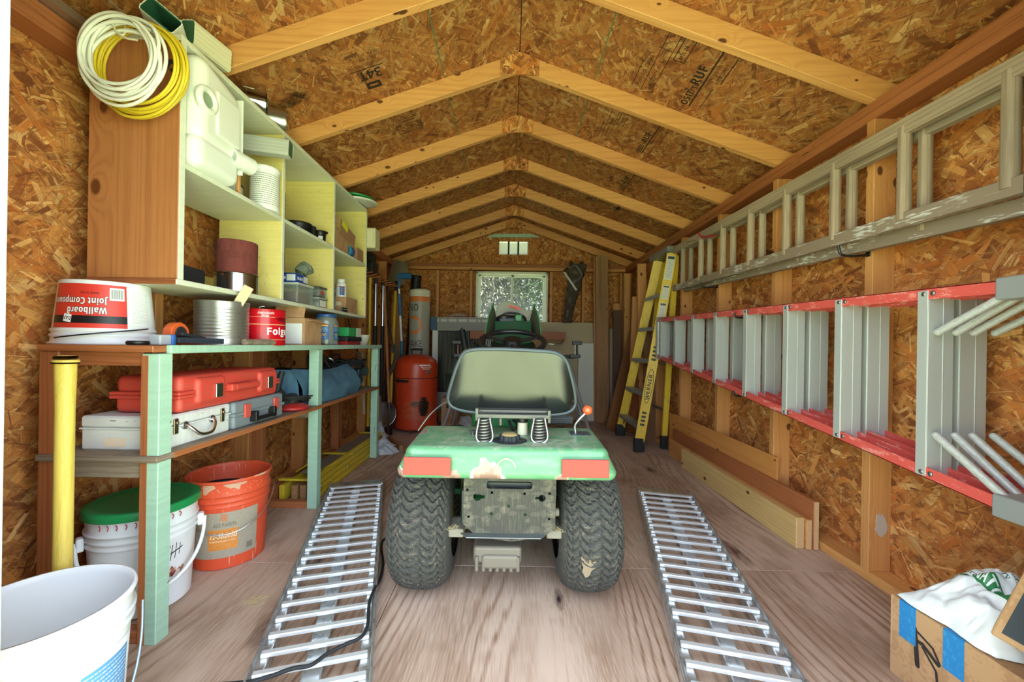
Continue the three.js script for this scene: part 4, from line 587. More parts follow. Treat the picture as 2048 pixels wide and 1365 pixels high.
// lower cubbies
const clearBox = (label, x, y, d, w, h, l, content, extra) => { const t = thing('clear_container', label, 'container', [x, y, -d]); part('tub', at(rbox(w, h, l, 0.006), V3(x, y + h / 2, -d)), mat('#e4ebe8', 0.12, { transmission: 0.85, thickness: 0 }), t); part('lid', at(rbox(w + 0.006, 0.012, l + 0.006, 0.004), V3(x, y + h + 0.005, -d)), extra || mat('#b8c0ba', 0.35), t); if (content) part('content', at(rbox(w * 0.86, h * 0.6, l * 0.86, 0.01), V3(x, y + h * 0.34, -d)), content, t); return t; };
clearBox('clear food container holding small parts in the middle lower cubby', -1.19, CY0, 2.19, 0.13, 0.1, 0.17, mat('#6e4a34', 0.8));
{ const t = thing('sweet_tin', 'blue tin with white lettering on the clear container', 'tin', [-1.2, CY0 + 0.111, -2.18]); part('tin_body', at(rbox(0.12, 0.052, 0.13, 0.01), V3(-1.2, CY0 + 0.138, -2.18)), lab(256, 128, (x, w, h) => { x.fillStyle = '#1c3f94'; x.fillRect(0, 0, w, h); x.fillStyle = '#fff'; x.font = 'bold 70px serif'; x.fillText('nas', 20, 88); x.fillStyle = '#d9dcd8'; x.fillRect(150, 20, 100, 90); textLines(x, 156, 34, 88, 5, 16, '#777'); }), t); }
{ const t = thing('rag', 'crumpled grey-green rag on the blue tin', 'rag', [-1.17, CY0 + 0.165, -2.25]); part('cloth', at(grid(24, 24, (u, v) => { const a = u * 6.283, k = Math.sin(v * Math.PI) * (0.042 + 0.01 * Math.sin(a * 5 + v * 7)); return [k * Math.cos(a), 0.075 * (1 - v) + 0.01 * Math.sin(a * 3 + v * 11), k * Math.sin(a)]; }), V3(-1.17, CY0 + 0.168, -2.25)), mat('#6c7464', 0.9, { side: THREE.DoubleSide }), t); }
{ const t = thing('glove', 'pale green cloth glove against the divider in the middle lower cubby', 'glove', [-1.22, CY0, -2.02]); part('cloth', at(grid(20, 20, (u, v) => { const a = u * 6.283, k = Math.pow(Math.sin(v * Math.PI), 0.6) * (0.035 + 0.008 * Math.sin(a * 4 + v * 9)); return [k * Math.cos(a), 0.19 * (1 - v), k * 0.7 * Math.sin(a)]; }), V3(-1.22, CY0 + 0.002, -2.02)), mat('#8a9c7c', 0.9, { side: THREE.DoubleSide }), t); }
{ const t = clearBox('clear spice container with red badge, stacked on another in the middle lower cubby', -1.165, CY0 + 0.065, 2.395, 0.075, 0.05, 0.1, mat('#4a4038', 0.8), mat('#55544f', 0.4)); part('badge', at(rbox(0.001, 0.022, 0.032, 0.0004), V3(-1.1265, CY0 + 0.09, -2.385)), mat('#c23a34', 0.5), t); const b = clearBox('clear container with white label under the spice container', -1.165, CY0, 2.395, 0.08, 0.05, 0.11, mat('#a8a49c', 0.8), mat('#9c9c94', 0.4)); part('label', at(rbox(0.001, 0.036, 0.07, 0.0004), V3(-1.1242, CY0 + 0.026, -2.39)), lab(128, 64, (x, w, h) => { x.fillStyle = '#e8e6dc'; x.fillRect(0, 0, w, h); textLines(x, 10, 14, 100, 4, 12, '#8a6a60'); }), b); }
function jar(name, label, b, r, h, lidM, fill, lidLabel) { const t = thing(name, label, 'jar', b); part('glass', lathe([[0, 0], [r * 0.9, 0], [r, 0.006], [r, h * 0.74], [r * 0.82, h * 0.86], [r * 0.8, h * 0.93], [r * 0.76, h * 0.93], [r * 0.78, h * 0.86], [r * 0.95, h * 0.73], [r * 0.95, 0.008], [0, 0.008]], 36, b), M.clear, t); part('lid', lathe([[0, h], [r * 0.8, h], [r * 0.87, h - 0.003], [r * 0.88, h * 0.9], [r * 0.8, h * 0.9]], 36, b), lidM, t, lidLabel); if (fill) part('contents', lathe([[0, 0.009], [r * 0.93, 0.009], [r * 0.93, h * fill[1]], [0, h * fill[1] + 0.004]], 28, b), fill[0], t); return t; }
jar('glass_jar', 'glass jar of bolts with blue lid against the far divider', V3(-1.17, CY0, -2.58), 0.036, 0.15, mat('#2c4f86', 0.4), [speckleMat(), 0.4]);
function speckleMat() { return mat('#ffffff', 0.6, { map: speckle(93, [120, 116, 108], [60, 58, 54], 0.5, 60) }); }
{ const t = carton('cardboard_box', 'cardboard box under the white bottle in the far lower cubby', -1.27, -1.13, CY0, 0.11, 2.74, 2.94); part('barcode', box(-1.2, -1.165, CY0 + 0.05, CY0 + 0.075, -2.7395, -2.739, 0.0001), lab(64, 32, (x, w, h) => { x.fillStyle = '#d8c8b0'; x.fillRect(0, 0, w, h); x.fillStyle = '#222'; for (let i = 0; i < 16; i++) x.fillRect(i * 4, 2, 1 + (i * 7 % 3), 28); }), t); }
{ const b = V3(-1.19, CY0 + 0.11, -2.8), t = thing('pill_bottle', 'white medicine bottle standing on the cardboard box', 'bottle', b); part('bottle', lathe([[0, 0], [0.034, 0], [0.036, 0.004], [0.036, 0.085], [0.03, 0.1], [0.022, 0.104], [0.022, 0.108]], 32, b), M.white, t); part('cap', lathe([[0.025, 0.104], [0.026, 0.106], [0.026, 0.126], [0.024, 0.128], [0, 0.128]], 28, b), M.white, t); part('label', at(sleeve(0.0365, 0.0365, 0.01, 0.078, -1.3, 1.3), b, facing(b)), lab(256, 128, (x, w, h) => { x.fillStyle = '#dfe4ea'; x.fillRect(0, 0, w, h); x.fillStyle = '#1d4f8e'; x.fillRect(100, 10, 90, 108); x.fillStyle = '#c33'; x.beginPath(); x.arc(160, 60, 16, 0, 7); x.fill(); x.fillStyle = '#e08a3a'; x.fillRect(0, 0, w, 10); textLines(x, 108, 26, 70, 6, 14, '#cde'); }), t); }
{ const t = thing('hinge', 'small metal hinge at the shelf edge in the far lower cubby', 'hinge', [-1.13, CY0, -2.7]); part('leaf', at(rbox(0.012, 0.03, 0.08, 0.003), V3(-1.122, CY0 + 0.016, -2.7)), M.darksteel, t); part('screw', at(new THREE.SphereGeometry(0.004, 10, 8), V3(-1.114, CY0 + 0.02, -2.68)), M.chrome, t); part('screw', at(new THREE.SphereGeometry(0.004, 10, 8), V3(-1.114, CY0 + 0.02, -2.72)), M.chrome, t); }

// ---------- things on the bench ----------
function pail(name, label, base, R, h, m, o = {}) {
  const t = thing(name, label, 'bucket', base), rb = R * (o.taper || 0.88), f = (y) => rb + (R - rb) * y / h, pr = [[0, 0.001], [rb - 0.004, 0.001], [rb, 0.004]];
  for (const [a, w] of o.ribs || [[0.7, 0.004], [0.76, 0.004], [0.83, 0.006]]) { const y = a * h; pr.push([f(y - 0.006), y - 0.006], [f(y) + w, y - 0.003], [f(y) + w, y + 0.003], [f(y + 0.006), y + 0.006]); }
  pr.push([R - 0.001, h * 0.96], [R + 0.004, h * 0.965], [R + 0.006, h * 0.98], [R + 0.004, h], [R - 0.002, h], [R - 0.004, h * 0.96], [rb - 0.003, 0.006], [0, 0.006]);
  const g = lathe(pr, 72); if (o.flip) g.rotateX(Math.PI).translate(0, h, 0);
  part('pail_body', at(g, base), m, t); return t;
}
{ const b = V3(-1.362, BT, -1.345), h = 0.205, t = pail('joint_compound_pail', 'white pail with red label standing upside down on the bench', b, 0.128, h, M.white, { flip: true, taper: 0.86, ribs: [[0.78, 0.004], [0.86, 0.004]] });
  t.userData.category = 'bucket'; const rf = (y) => 0.128 + (0.11 - 0.128) * y / h + 0.0012;
  part('pail_label', at(sleeve(rf(0.06), rf(0.185), 0.052, 0.19, -0.95, 0.68, 40), b, facing(b) - 0.28), lab(1024, 512, (x, w, h2) => { x.translate(w, h2); x.rotate(Math.PI); x.fillStyle = '#dc3b2c'; x.fillRect(0, 0, w, h2); x.fillStyle = '#17171a'; x.fillRect(0, 54, w, 88); x.fillStyle = '#fff'; x.save(); x.translate(690, 60); x.rotate(0.12); x.fillRect(0, 0, 120, 90); x.fillRect(40, 84, 30, 40); x.fillStyle = '#222'; x.font = 'bold 58px sans-serif'; x.fillText('DAP', 4, 66); x.restore(); x.fillStyle = '#fff'; x.font = 'bold 104px sans-serif'; x.strokeStyle = '#1a1a1a'; x.lineWidth = 10; for (const [s, X, Y] of [['Wallboard', 250, 240], ['Joint Compound', 250, 350]]) { x.strokeText(s, X, Y); x.fillText(s, X, Y); } x.fillStyle = '#1a1a1a'; x.font = 'bold 38px sans-serif'; x.fillText('Ready to Use', 350, 420); x.fillStyle = '#f2f2f2'; x.fillRect(30, 330, 190, 150); x.fillStyle = '#333'; for (let i = 0; i < 22; i++) x.fillRect(46 + i * 7.4, 350, 2 + (i * 5 % 4), 110); }), t, 'upside down red printed label');
  part('print_panel', at(sleeve(rf(0.06), rf(0.185), 0.06, 0.184, 0.46, 1.1, 12), b, facing(b)), lab(256, 512, (x, w, h2) => { x.fillStyle = '#f0f2f2'; x.fillRect(0, 0, w, h2); textLines(x, 24, 40, 190, 26, 17, '#555'); }), t);
  part('handle', tube(Array.from({ length: 13 }, (_, i) => { const a = facing(b) - 0.95 + i / 12 * 1.75; return V3(b.x + 0.137 * Math.sin(a), b.y + 0.02 + 0.034 * i / 12, b.z + 0.137 * Math.cos(a)); }), 0.0022, 60), M.darksteel, t, 'wire handle'); }
{ // bar clamp with orange handle
  const t = thing('bar_clamp', 'orange and black ratchet strap tool lying at the bench front', 'tool', [-1.12, BT, -1.42]);
  const a = V3(-1.155, BT + 0.018, -1.27), b = V3(-1.082, BT + 0.016, -1.5); part('bar', beam(a.clone().lerp(b, 0.35), b, 0.02, 0.02), mat('#2b3440', 0.5), t); part('ring_end', at(new THREE.TorusGeometry(0.022, 0.007, 10, 32).rotateX(Math.PI / 2), V3(-1.15, BT + 0.008, -1.232)), M.darksteel, t); part('jaw', at(rbox(0.04, 0.034, 0.06, 0.006), V3(-1.135, BT + 0.018, -1.3)), mat('#b8c0c4', 0.4), t); part('jaw_band', at(rbox(0.042, 0.036, 0.014, 0.004), V3(-1.13, BT + 0.018, -1.318)), mat('#2f6bb8', 0.4), t, 'blue band');
  part('drum', at(lathe([[0, -0.018], [0.036, -0.018], [0.04, -0.012], [0.04, 0.012], [0.036, 0.018], [0, 0.018]], 36).rotateZ(Math.PI / 2), V3(-1.19, BT + 0.041, -1.42)), mat('#e2622a', 0.4), t, 'orange reel'); part('reel_hub', at(lathe([[0, -0.022], [0.02, -0.022], [0.026, -0.018], [0.026, 0.018], [0.02, 0.022], [0, 0.022]], 28).rotateZ(Math.PI / 2), V3(-1.19, BT + 0.041, -1.42)), M.softblack, t); part('lever', beam(V3(-1.135, BT + 0.04, -1.37), V3(-1.12, BT + 0.024, -1.46), 0.012, 0.02), M.softblack, t); part('tail', beam(V3(-1.2, BT + 0.014, -1.45), V3(-1.21, BT + 0.014, -1.55), 0.02, 0.02), mat('#d8602c', 0.4), t);
}
{ const b = V3(-1.178, BT, -1.63), t = can('tin_can', 'large ribbed bare tin can with rust flecks holding a wood stick', 'can', b, 0.094, 0.176, mat('#ffffff', 0.34, { metalness: 0.85, map: speckle(95, [176, 176, 172], [150, 112, 84], 0.2, 40, [3, 2]) }), { ribs: 9, open: true }); const s = thing('wood_stick', 'pale wooden paint stick leaning in the tin can', 'stick', b.clone().add(V3(0, 0.008, 0))); part('stick', beam(P(449, 652, 1.62), P(498, 574, 1.6), 0.008, 0.036, V3(0.58, 0.1, 0.8)), mat('#d6c19c', 0.7), s); }
{ const b = V3(-1.125, BT, -1.82), t = can('coffee_can', 'red coffee can with white lettering on the bench', 'can', b, 0.087, 0.162, mat('#b3121c', 0.25), {}); part('can_label', at(sleeve(0.0876, 0.0876, 0.008, 0.154, -1.7, 1.7, 48), b, facing(b) - 0.15), lab(1024, 512, (x, w, h) => { x.fillStyle = '#bb101e'; x.fillRect(0, 0, w, h); x.strokeStyle = '#e0c890'; x.lineWidth = 5; for (const y of [100, 210, 216, 448]) { x.beginPath(); x.moveTo(0, y); x.lineTo(w, y); x.stroke(); } x.fillStyle = '#7e0812'; x.beginPath(); x.moveTo(700, 100); x.lineTo(760, 150); x.lineTo(1000, 190); x.lineTo(1000, 90); x.fill(); x.fillStyle = '#fff'; x.font = 'italic 46px serif'; x.fillText('Automatic', 470, 50); x.fillText('Drip', 520, 92); x.font = 'bold 150px sans-serif'; x.fillText('Folgers', 590, 370); x.font = 'italic 40px serif'; x.fillText('Automatic', 40, 50); }, 0.25), t); part('can_lid', lathe([[0, 0.158], [0.08, 0.158], [0.084, 0.162], [0.086, 0.16]], 40, b), M.steel, t); part('lid_pull', tube([b.clone().add(V3(-0.01, 0.16, 0.02)), b.clone().add(V3(0.0, 0.172, 0.03)), b.clone().add(V3(0.02, 0.175, 0.03))], 0.002, 12), M.white, t); }
{ const t = thing('wood_dowel', 'short round stick lying in front of the red can', 'stick', [-1.07, BT, -1.7]); part('stick', rod(V3(-1.066, BT + 0.0135, -1.6), V3(-1.058, BT + 0.0135, -1.79), 0.013, 0.013, 18), M.grey, t); }
{ const t = carton('cardboard_box', 'cardboard box with white front panel on the bench', -1.25, -1.083, BT, 0.145, 2.1, 2.29); part('white_panel', box(-1.24, -1.095, BT + 0.008, BT + 0.115, -2.0995, -2.099, 0.0001), lab(128, 128, (x, w, h) => { x.fillStyle = '#eceef0'; x.fillRect(0, 0, w, h); textLines(x, 14, 24, 70, 2, 14, '#99a'); }), t); part('flap', beam(V3(-1.248, BT + 0.175, -2.115), V3(-1.09, BT + 0.175, -2.115), 0.06, 0.004, V3(0, 1, -0.3)), M.card, t); part('flap', beam(V3(-1.08, BT + 0.135, -2.13), V3(-1.052, BT + 0.12, -2.27), 0.004, 0.05), M.card, t); }
clearBox('clear plastic case between the carton and the peanut jar', -1.19, BT, 2.355, 0.07, 0.12, 0.09, mat('#5a5148', 0.8));
{ const b = V3(-1.135, BT, -2.46), t = jar('peanut_jar', 'big clear jar with blue lid and blue label on the bench', b, 0.07, 0.19, mat('#2a5694', 0.35), null, 'blue lid'); for (const [a, w] of [[-0.25, 0.5], [0.95, 0.32]]) part('jar_label', at(sleeve(0.0706, 0.0706, 0.035, 0.125, a - w, a + w, 12), b, facing(b)), lab(256, 256, (x, W, h) => { x.fillStyle = '#1a5c9c'; x.fillRect(0, 0, W, h); x.fillStyle = '#e0a43a'; x.fillRect(20, 6, 210, 26); for (let i = 0; i < 7; i++) { x.beginPath(); x.ellipse(70 + i * 18, 160 + (i % 3) * 16, 16, 11, i, 0, 7); x.fill(); } textLines(x, 30, 54, 190, 5, 15, '#d8e8f4', 4); textLines(x, 40, 220, 160, 2, 14, '#d8e8f4', 3); }), t); }
{ const t = thing('fuse_box', 'small green and white carton near the far end of the bench', 'box', [-1.1, BT + 0.04, -2.75]); part('carton', at(rbox(0.09, 0.06, 0.2, 0.003), V3(-1.13, BT + 0.09, -2.78)), mat('#2f9a58', 0.5), t); part('carton_end', at(rbox(0.094, 0.062, 0.08, 0.003), V3(-1.129, BT + 0.09, -2.86)), mat('#d6d6c6', 0.6), t); }
{ const t = thing('plastic_case', 'red and black plastic case under the green carton', 'case', [-1.13, BT, -2.78]); part('base', at(rbox(0.1, 0.026, 0.24, 0.005), V3(-1.135, BT + 0.0135, -2.78)), mat('#a3262a', 0.5), t); part('cover', at(rbox(0.1, 0.032, 0.26, 0.008), V3(-1.132, BT + 0.043, -2.79)), M.softblack, t); }
{ const t = thing('wicker_basket', 'small pale basket at the far end of the bench', 'basket', [-1.12, BT, -3.02]); part('basket_wall', lathe([[0, 0.001], [0.045, 0.001], [0.062, 0.075], [0.066, 0.078], [0.058, 0.078], [0.042, 0.006], [0, 0.006]], 20, V3(-1.125, BT, -3.02)), mat('#d0cab8', 0.8), t); }

// ---------- lower shelf ----------
{ const t = thing('metal_case', 'white chipped metal case with chrome handle on the lower shelf', 'case', [-1.2, SH, -1.39]); const wm = mat('#ffffff', 0.4, { map: chipped(97, [226, 226, 224], [92, 60, 48], 0.45) }), x1 = -1.085, x0 = -1.345, d0 = 1.252, d1 = 1.55;
  part('case_base', box(x0, x1, SH, SH + 0.07, -d1, -d0, 0.006), wm, t); part('case_lid', box(x0 - 0.001, x1 + 0.001, SH + 0.0715, SH + 0.108, -d1 - 0.001, -d0 + 0.001, 0.006), wm, t); part('seam_bead', [box(x0 - 0.003, x1 + 0.003, SH + 0.066, SH + 0.071, -d1 - 0.003, -d0 + 0.003, 0.001)], wm, t);
  const h = part('handle', tube([V3(x1 + 0.002, SH + 0.066, -1.335), V3(x1 + 0.016, SH + 0.058, -1.34), V3(x1 + 0.03, SH + 0.032, -1.365), V3(x1 + 0.03, SH + 0.03, -1.42), V3(x1 + 0.016, SH + 0.06, -1.45), V3(x1 + 0.002, SH + 0.068, -1.455)], 0.0058, 60), M.chrome, t, 'curved chrome handle'); for (const d of [1.335, 1.455]) part('mount', at(lathe([[0, 0], [0.014, 0], [0.012, 0.005], [0, 0.006]], 20).rotateZ(-Math.PI / 2), V3(x1 + 0.0005, SH + 0.066, -d)), M.steel, h);
  for (const d of [1.295, 1.505]) part('latch', [at(rbox(0.006, 0.05, 0.018, 0.003), V3(x1 + 0.004, SH + 0.07, -d)), at(new THREE.SphereGeometry(0.006, 10, 8), V3(x1 + 0.008, SH + 0.082, -d))], mat('#8c8060', 0.35, { metalness: 0.9 }), t); part('paper_label', box(-1.27, -1.2, SH + 0.012, SH + 0.04, -d0 + 0.0013, -d0 + 0.0018, 0.0001), mat('#e4cfb8', 0.7), t); }
const caseShape = (x0, x1, y0, y1, d0, d1, r) => at(rbox(x1 - x0, y1 - y0, d1 - d0, r, 3), V3((x0 + x1) / 2, (y0 + y1) / 2, -(d0 + d1) / 2));
{ const y = SH + 0.1105, t = thing('power_tool_case', 'long red plastic tool case with steel latches on top of the other cases', 'case', [-1.18, y, -1.57]), m = mat('#ffffff', 0.5, { map: speckle(98, [206, 70, 56], [190, 84, 70], 0.4, 80, [1, 1]) }), X = -1.075;
  part('case_half', [caseShape(-1.29, X, y, y + 0.058, 1.3, 1.85, 0.018), caseShape(-1.3, X + 0.006, y + 0.046, y + 0.058, 1.292, 1.858, 0.005)], m, t); part('case_half', [caseShape(-1.29, X, y + 0.06, y + 0.122, 1.3, 1.85, 0.022), caseShape(-1.3, X + 0.006, y + 0.0585, y + 0.07, 1.292, 1.858, 0.005)], m, t);
  part('end_bulge', [caseShape(-1.25, X + 0.014, y + 0.018, y + 0.112, 1.36, 1.5, 0.018), caseShape(-1.25, X + 0.014, y + 0.018, y + 0.112, 1.7, 1.83, 0.018)], m, t); part('handle', [rod(V3(X + 0.016, y + 0.062, -1.54), V3(X + 0.016, y + 0.062, -1.66), 0.013, 0.013, 16), caseShape(X - 0.02, X + 0.024, y + 0.048, y + 0.076, 1.515, 1.545, 0.006), caseShape(X - 0.02, X + 0.024, y + 0.048, y + 0.076, 1.655, 1.685, 0.006)], m, t);
  for (const d of [1.455, 1.765]) part('latch', at(rbox(0.006, 0.05, 0.034, 0.002), V3(X + 0.017, y + 0.06, -d)), M.steel, t, 'steel latch'); }
{ const t = thing('tool_case', 'grey plastic tool case with red latches beside the white case', 'case', [-1.18, SH, -1.73]), m = mat('#7d868b', 0.5), X = -1.075; part('case_half', caseShape(-1.3, X, SH, SH + 0.056, 1.56, 1.9, 0.012), m, t); part('case_half', [caseShape(-1.3, X, SH + 0.057, SH + 0.109, 1.56, 1.9, 0.014), caseShape(-1.304, X + 0.004, SH + 0.05, SH + 0.064, 1.556, 1.904, 0.004)], m, t); for (const d of [1.63, 1.83]) part('latch', at(rbox(0.008, 0.055, 0.036, 0.003), V3(X + 0.006, SH + 0.066, -d)), mat('#d2564a', 0.5), t, 'red latch'); part('handle', [rod(V3(X + 0.02, SH + 0.026, -1.665), V3(X + 0.02, SH + 0.026, -1.79), 0.009), caseShape(X - 0.005, X + 0.028, SH + 0.016, SH + 0.06, 1.655, 1.675, 0.004), caseShape(X - 0.005, X + 0.028, SH + 0.016, SH + 0.06, 1.782, 1.802, 0.004)], M.black, t, 'black handle'); }
{ const c = V3(-1.12, SH, -2.06), t = thing('angle_polisher', 'red and black polisher with its cord coiled beside the blue bag', 'power tool', c); part('pad', at(lathe([[0, 0], [0.075, 0], [0.08, 0.01], [0.075, 0.02], [0.04, 0.035], [0, 0.035]], 36), c), mat('#b02a28', 0.45), t, 'red pad'); part('motor', [rod(c.clone().add(V3(-0.02, 0.045, 0.03)), c.clone().add(V3(-0.03, 0.11, 0.09)), 0.028, 0.022), at(new THREE.SphereGeometry(0.036, 20, 14), c.clone().add(V3(0, 0.05, 0)))], M.softblack, t); part('grip', rod(c.clone().add(V3(-0.03, 0.1, 0.09)), c.clone().add(V3(-0.02, 0.2, 0.06)), 0.016, 0.014), M.softblack, t); for (let k = 0; k < 3; k++) part('cord', at(new THREE.TorusGeometry(0.07 + k * 0.009, 0.0045, 8, 48).rotateX(Math.PI / 2 - 0.2 + 0.06 * k).rotateZ(0.1), c.clone().add(V3(0.005, 0.045 + k * 0.009, 0.0))), M.rubber, t); }
{ const t = thing('tool_bag', 'blue canvas tool bag with black straps on the lower shelf', 'bag', [-1.2, SH, -2.55]), m = mat('#4d7288', 0.85), x1 = -1.13, x0 = -1.355, d0 = 2.16, d1 = 2.83;
  const bagN = noiser(77), fold = (u, v) => 0.022 * (bagN(u * 5, v * 3, 9, 9) - 0.5) + 0.01 * (bagN(u * 13 + 3, v * 8, 31, 31) - 0.5);
  const side = (X, s) => grid(40, 14, (u, v) => { const z = -(d0 + (d1 - d0) * u), y = SH + 0.004 + 0.2 * v * (1 - 0.12 * Math.sin(u * 3.1)); const w0 = clamp01((u - 0.13) / 0.06), out = s > 0 ? 0.06 * w0 * w0 * (3 - 2 * w0) * (1 - 0.35 * v) : 0; return [X + out + s * (0.02 * Math.sin(v * 3.14) + fold(u, v) - 0.05 * v * v), y, z]; });
  const endG = (d, s) => grid(16, 14, (u, v) => { const k = v * v * 0.05, xe = s > 0 ? x1 + 0.06 * (1 - 0.35 * v) : x1; return [x0 + k + (xe - x0 - 2 * k) * u, SH + 0.004 + 0.2 * v * (1 - 0.04), -(d + s * (0.03 * Math.sin(v * 3.14) * Math.sin(u * 3.14) + fold(u, v) - 0.02 * v))]; });
  part('body', [side(x1, 1), side(x0, -1), endG(d1, 1), endG(d0, -1), box(x0, x1, SH, SH + 0.006, -d1, -d0)], mat('#4d7288', 0.85, { side: THREE.DoubleSide }), t); part('top_panel', [grid(20, 8, (u, v) => [x0 + 0.05 + (x1 - x0 - 0.1) * v, SH + 0.198 - 0.02 * Math.sin(u * 3.1) + 0.012 * Math.sin(v * 3.14), -(d0 + 0.02 + (d1 - d0 - 0.04) * u)])], mat('#26282c', 0.85, { side: THREE.DoubleSide }), t); for (const d of [2.33, 2.62]) part('strap', grid(4, 16, (u, v) => [x1 + 0.004 + 0.02 * Math.sin(v * 3.14) - 0.05 * v * v, SH + 0.004 + 0.195 * v, -(d + 0.04 * u)]), mat('#24262a', 0.85, { side: THREE.DoubleSide }), t, 'black strap'); part('handle', tube([[x1 - 0.05, SH + 0.18, -2.35], [x1 - 0.08, SH + 0.27, -2.4], [x1 - 0.08, SH + 0.275, -2.55], [x1 - 0.05, SH + 0.18, -2.62]], 0.009, 40), M.softblack, t); part('piping', [tube([[x1 + 0.002, SH + 0.006, -d1], [x1 + 0.016, SH + 0.1, -d1 - 0.004], [x1 - 0.048, SH + 0.196, -d1]], 0.005, 30)], m, t); }
{ const t = thing('circular_saw', 'heap of black power saw and looped cord at the far end of the lower shelf', 'power tool', [-1.2, SH, -3.07]), c = V3(-1.195, SH, -3.03); part('base_plate', at(rbox(0.16, 0.006, 0.26, 0.002), c.clone().add(V3(0, 0.004, 0))), M.dullsteel, t); part('motor', [at(rbox(0.14, 0.12, 0.14, 0.035), c.clone().add(V3(0, 0.09, 0))), at(rbox(0.06, 0.07, 0.2, 0.02), c.clone().add(V3(0.06, 0.13, -0.02)))], mat('#1e2c34', 0.5), t); const r = rng(7); for (let k = 0; k < 5; k++) { const p = []; for (let i = 0; i < 14; i++) { const a = i / 14 * 6.283; p.push(V3(c.x + (0.09 + 0.02 * r()) * Math.cos(a), c.y + 0.16 + 0.012 * k + 0.02 * r(), c.z + 0.05 + (0.13 + 0.03 * r()) * Math.sin(a))); } part('cord', tube(p, 0.006, 60, true), M.rubber, t); } part('metal_tube', tube([P(657, 716, 2.85), P(667, 722, 2.87), P(670, 732, 2.9), P(669, 742, 2.95)], 0.016, 24), M.steel, t, 'bent steel tube'); part('cord_loop', tube([P(665, 730, 2.9), P(662, 714, 2.9), P(674, 709, 2.9), P(681, 716, 2.92), P(680, 735, 2.95)], 0.006, 30), M.rubber, t); }

// ---------- floor by the bench ----------
{ const a = P(141, 716, 1.0), b = V3(a.x - 0.012, 0.13, -1.0), t = thing('sledge_hammer', 'yellow fibreglass handled sledge standing on its head', 'hammer', [b.x, 0, -1.0]); const g = lathe([[0, 0], [0.019, 0], [0.0195, 0.1], [0.0185, 0.3], [0.0185, 0.62], [0.0205, 0.7], [0.021, 0.75], [0.0255, a.y - 0.145], [0.0255, a.y - 0.138], [0.02, a.y - 0.132], [0, a.y - 0.132]], 28, [b.x, 0.13, b.z]); part('handle', g, mat('#ffffff', 0.5, { map: speckle(99, [226, 198, 96], [212, 182, 78], 0.5, 60) }), t, 'yellow handle'); part('head', at(rbox(0.06, 0.055, 0.17, 0.012), V3(b.x, 0.105, b.z)), M.darksteel, t); part('foot', box(b.x - 0.03, b.x + 0.03, 0, 0.078, b.z - 0.05, b.z + 0.05), M.darksteel, t); }
{ const b = V3(-1.289, 0, -1.418), t = pail('pail', 'white pail with green lid and icing label under the bench', b, 0.15, 0.345, M.white); part('lid', lathe([[0, 0.356], [0.128, 0.356], [0.134, 0.362], [0.152, 0.362], [0.158, 0.358], [0.16, 0.335], [0.156, 0.333], [0.155, 0.345], [0, 0.348]], 64, b), mat('#1f8c4c', 0.42), t, 'green lid'); const ra = (y) => 0.132 + 0.018 * y / 0.345 + 0.0015;
  const f = facing(b); part('paper_label', at(sleeve(ra(0.08), ra(0.23), 0.085, 0.232, -0.18, 0.95, 30), b, f), lab(1024, 512, (x, w, h) => { x.fillStyle = '#e9e7ea'; x.fillRect(0, 0, w, h); x.fillStyle = '#1a1a1e'; x.font = 'bold 60px serif'; x.fillText('Dawn', 430, 90); x.font = 'bold 62px sans-serif'; x.fillText('000262', 330, 210); x.fillText('White Spread', 190, 280); x.strokeStyle = '#222'; x.lineWidth = 16; x.beginPath(); x.moveTo(640, 60); x.lineTo(600, 240); x.moveTo(720, 50); x.lineTo(690, 230); x.moveTo(800, 70); x.lineTo(780, 200); x.moveTo(600, 160); x.lineTo(860, 120); x.stroke(); const c = ['#6e2a36', '#a86a5a', '#d8b8a8', '#8c3a3a', '#e6d6cc']; const r = rng(4); for (let i = 0; i < 46; i++) { x.fillStyle = c[i % 5]; x.beginPath(); x.ellipse(90 + r() * 800, 360 + r() * 70, 20 + r() * 40, 14 + r() * 20, r() * 3, 0, 7); x.fill(); } textLines(x, 100, 320, 500, 2, 14, '#777'); textLines(x, 100, 460, 760, 3, 16, '#888'); x.fillStyle = '#333'; for (let i = 0; i < 14; i++) x.fillRect(820 + i * 7, 440, 3, 50); }), t);
  const fo = (a) => V3(b.x + 0.158 * Math.sin(f + a), 0, b.z + 0.158 * Math.cos(f + a)); const hd = []; for (let i = 0; i <= 20; i++) { const k = i / 20, a = -1.45 + 2.9 * k, p = fo(a); p.y = 0.255 - 0.165 * Math.pow(Math.sin(Math.PI * k), 0.8); hd.push(p.add(V3(0.012 * Math.sin(f + a), 0, 0.012 * Math.cos(f + a)))); } part('handle', tube(hd, 0.006, 80), M.white, t, 'white plastic handle'); for (const s of [-1.45, 1.45]) part('handle_boss', at(rbox(0.03, 0.045, 0.02, 0.006).rotateY(f + s), fo(s).setY(0.25)), M.white, t); const zz = []; for (let i = 0; i < 10; i++) { const a = f - 0.75 + i * 0.15; zz.push(tube([V3(b.x + 0.158 * Math.sin(a), 0.33, b.z + 0.158 * Math.cos(a)), V3(b.x + 0.159 * Math.sin(a + 0.03), 0.322, b.z + 0.159 * Math.cos(a + 0.03)), V3(b.x + 0.158 * Math.sin(a + 0.01), 0.312, b.z + 0.158 * Math.cos(a + 0.01))], 0.0014, 8, false, 5)); } stuff(part('red_tear_strip', zz, mat('#b02a30', 0.5), t)); }
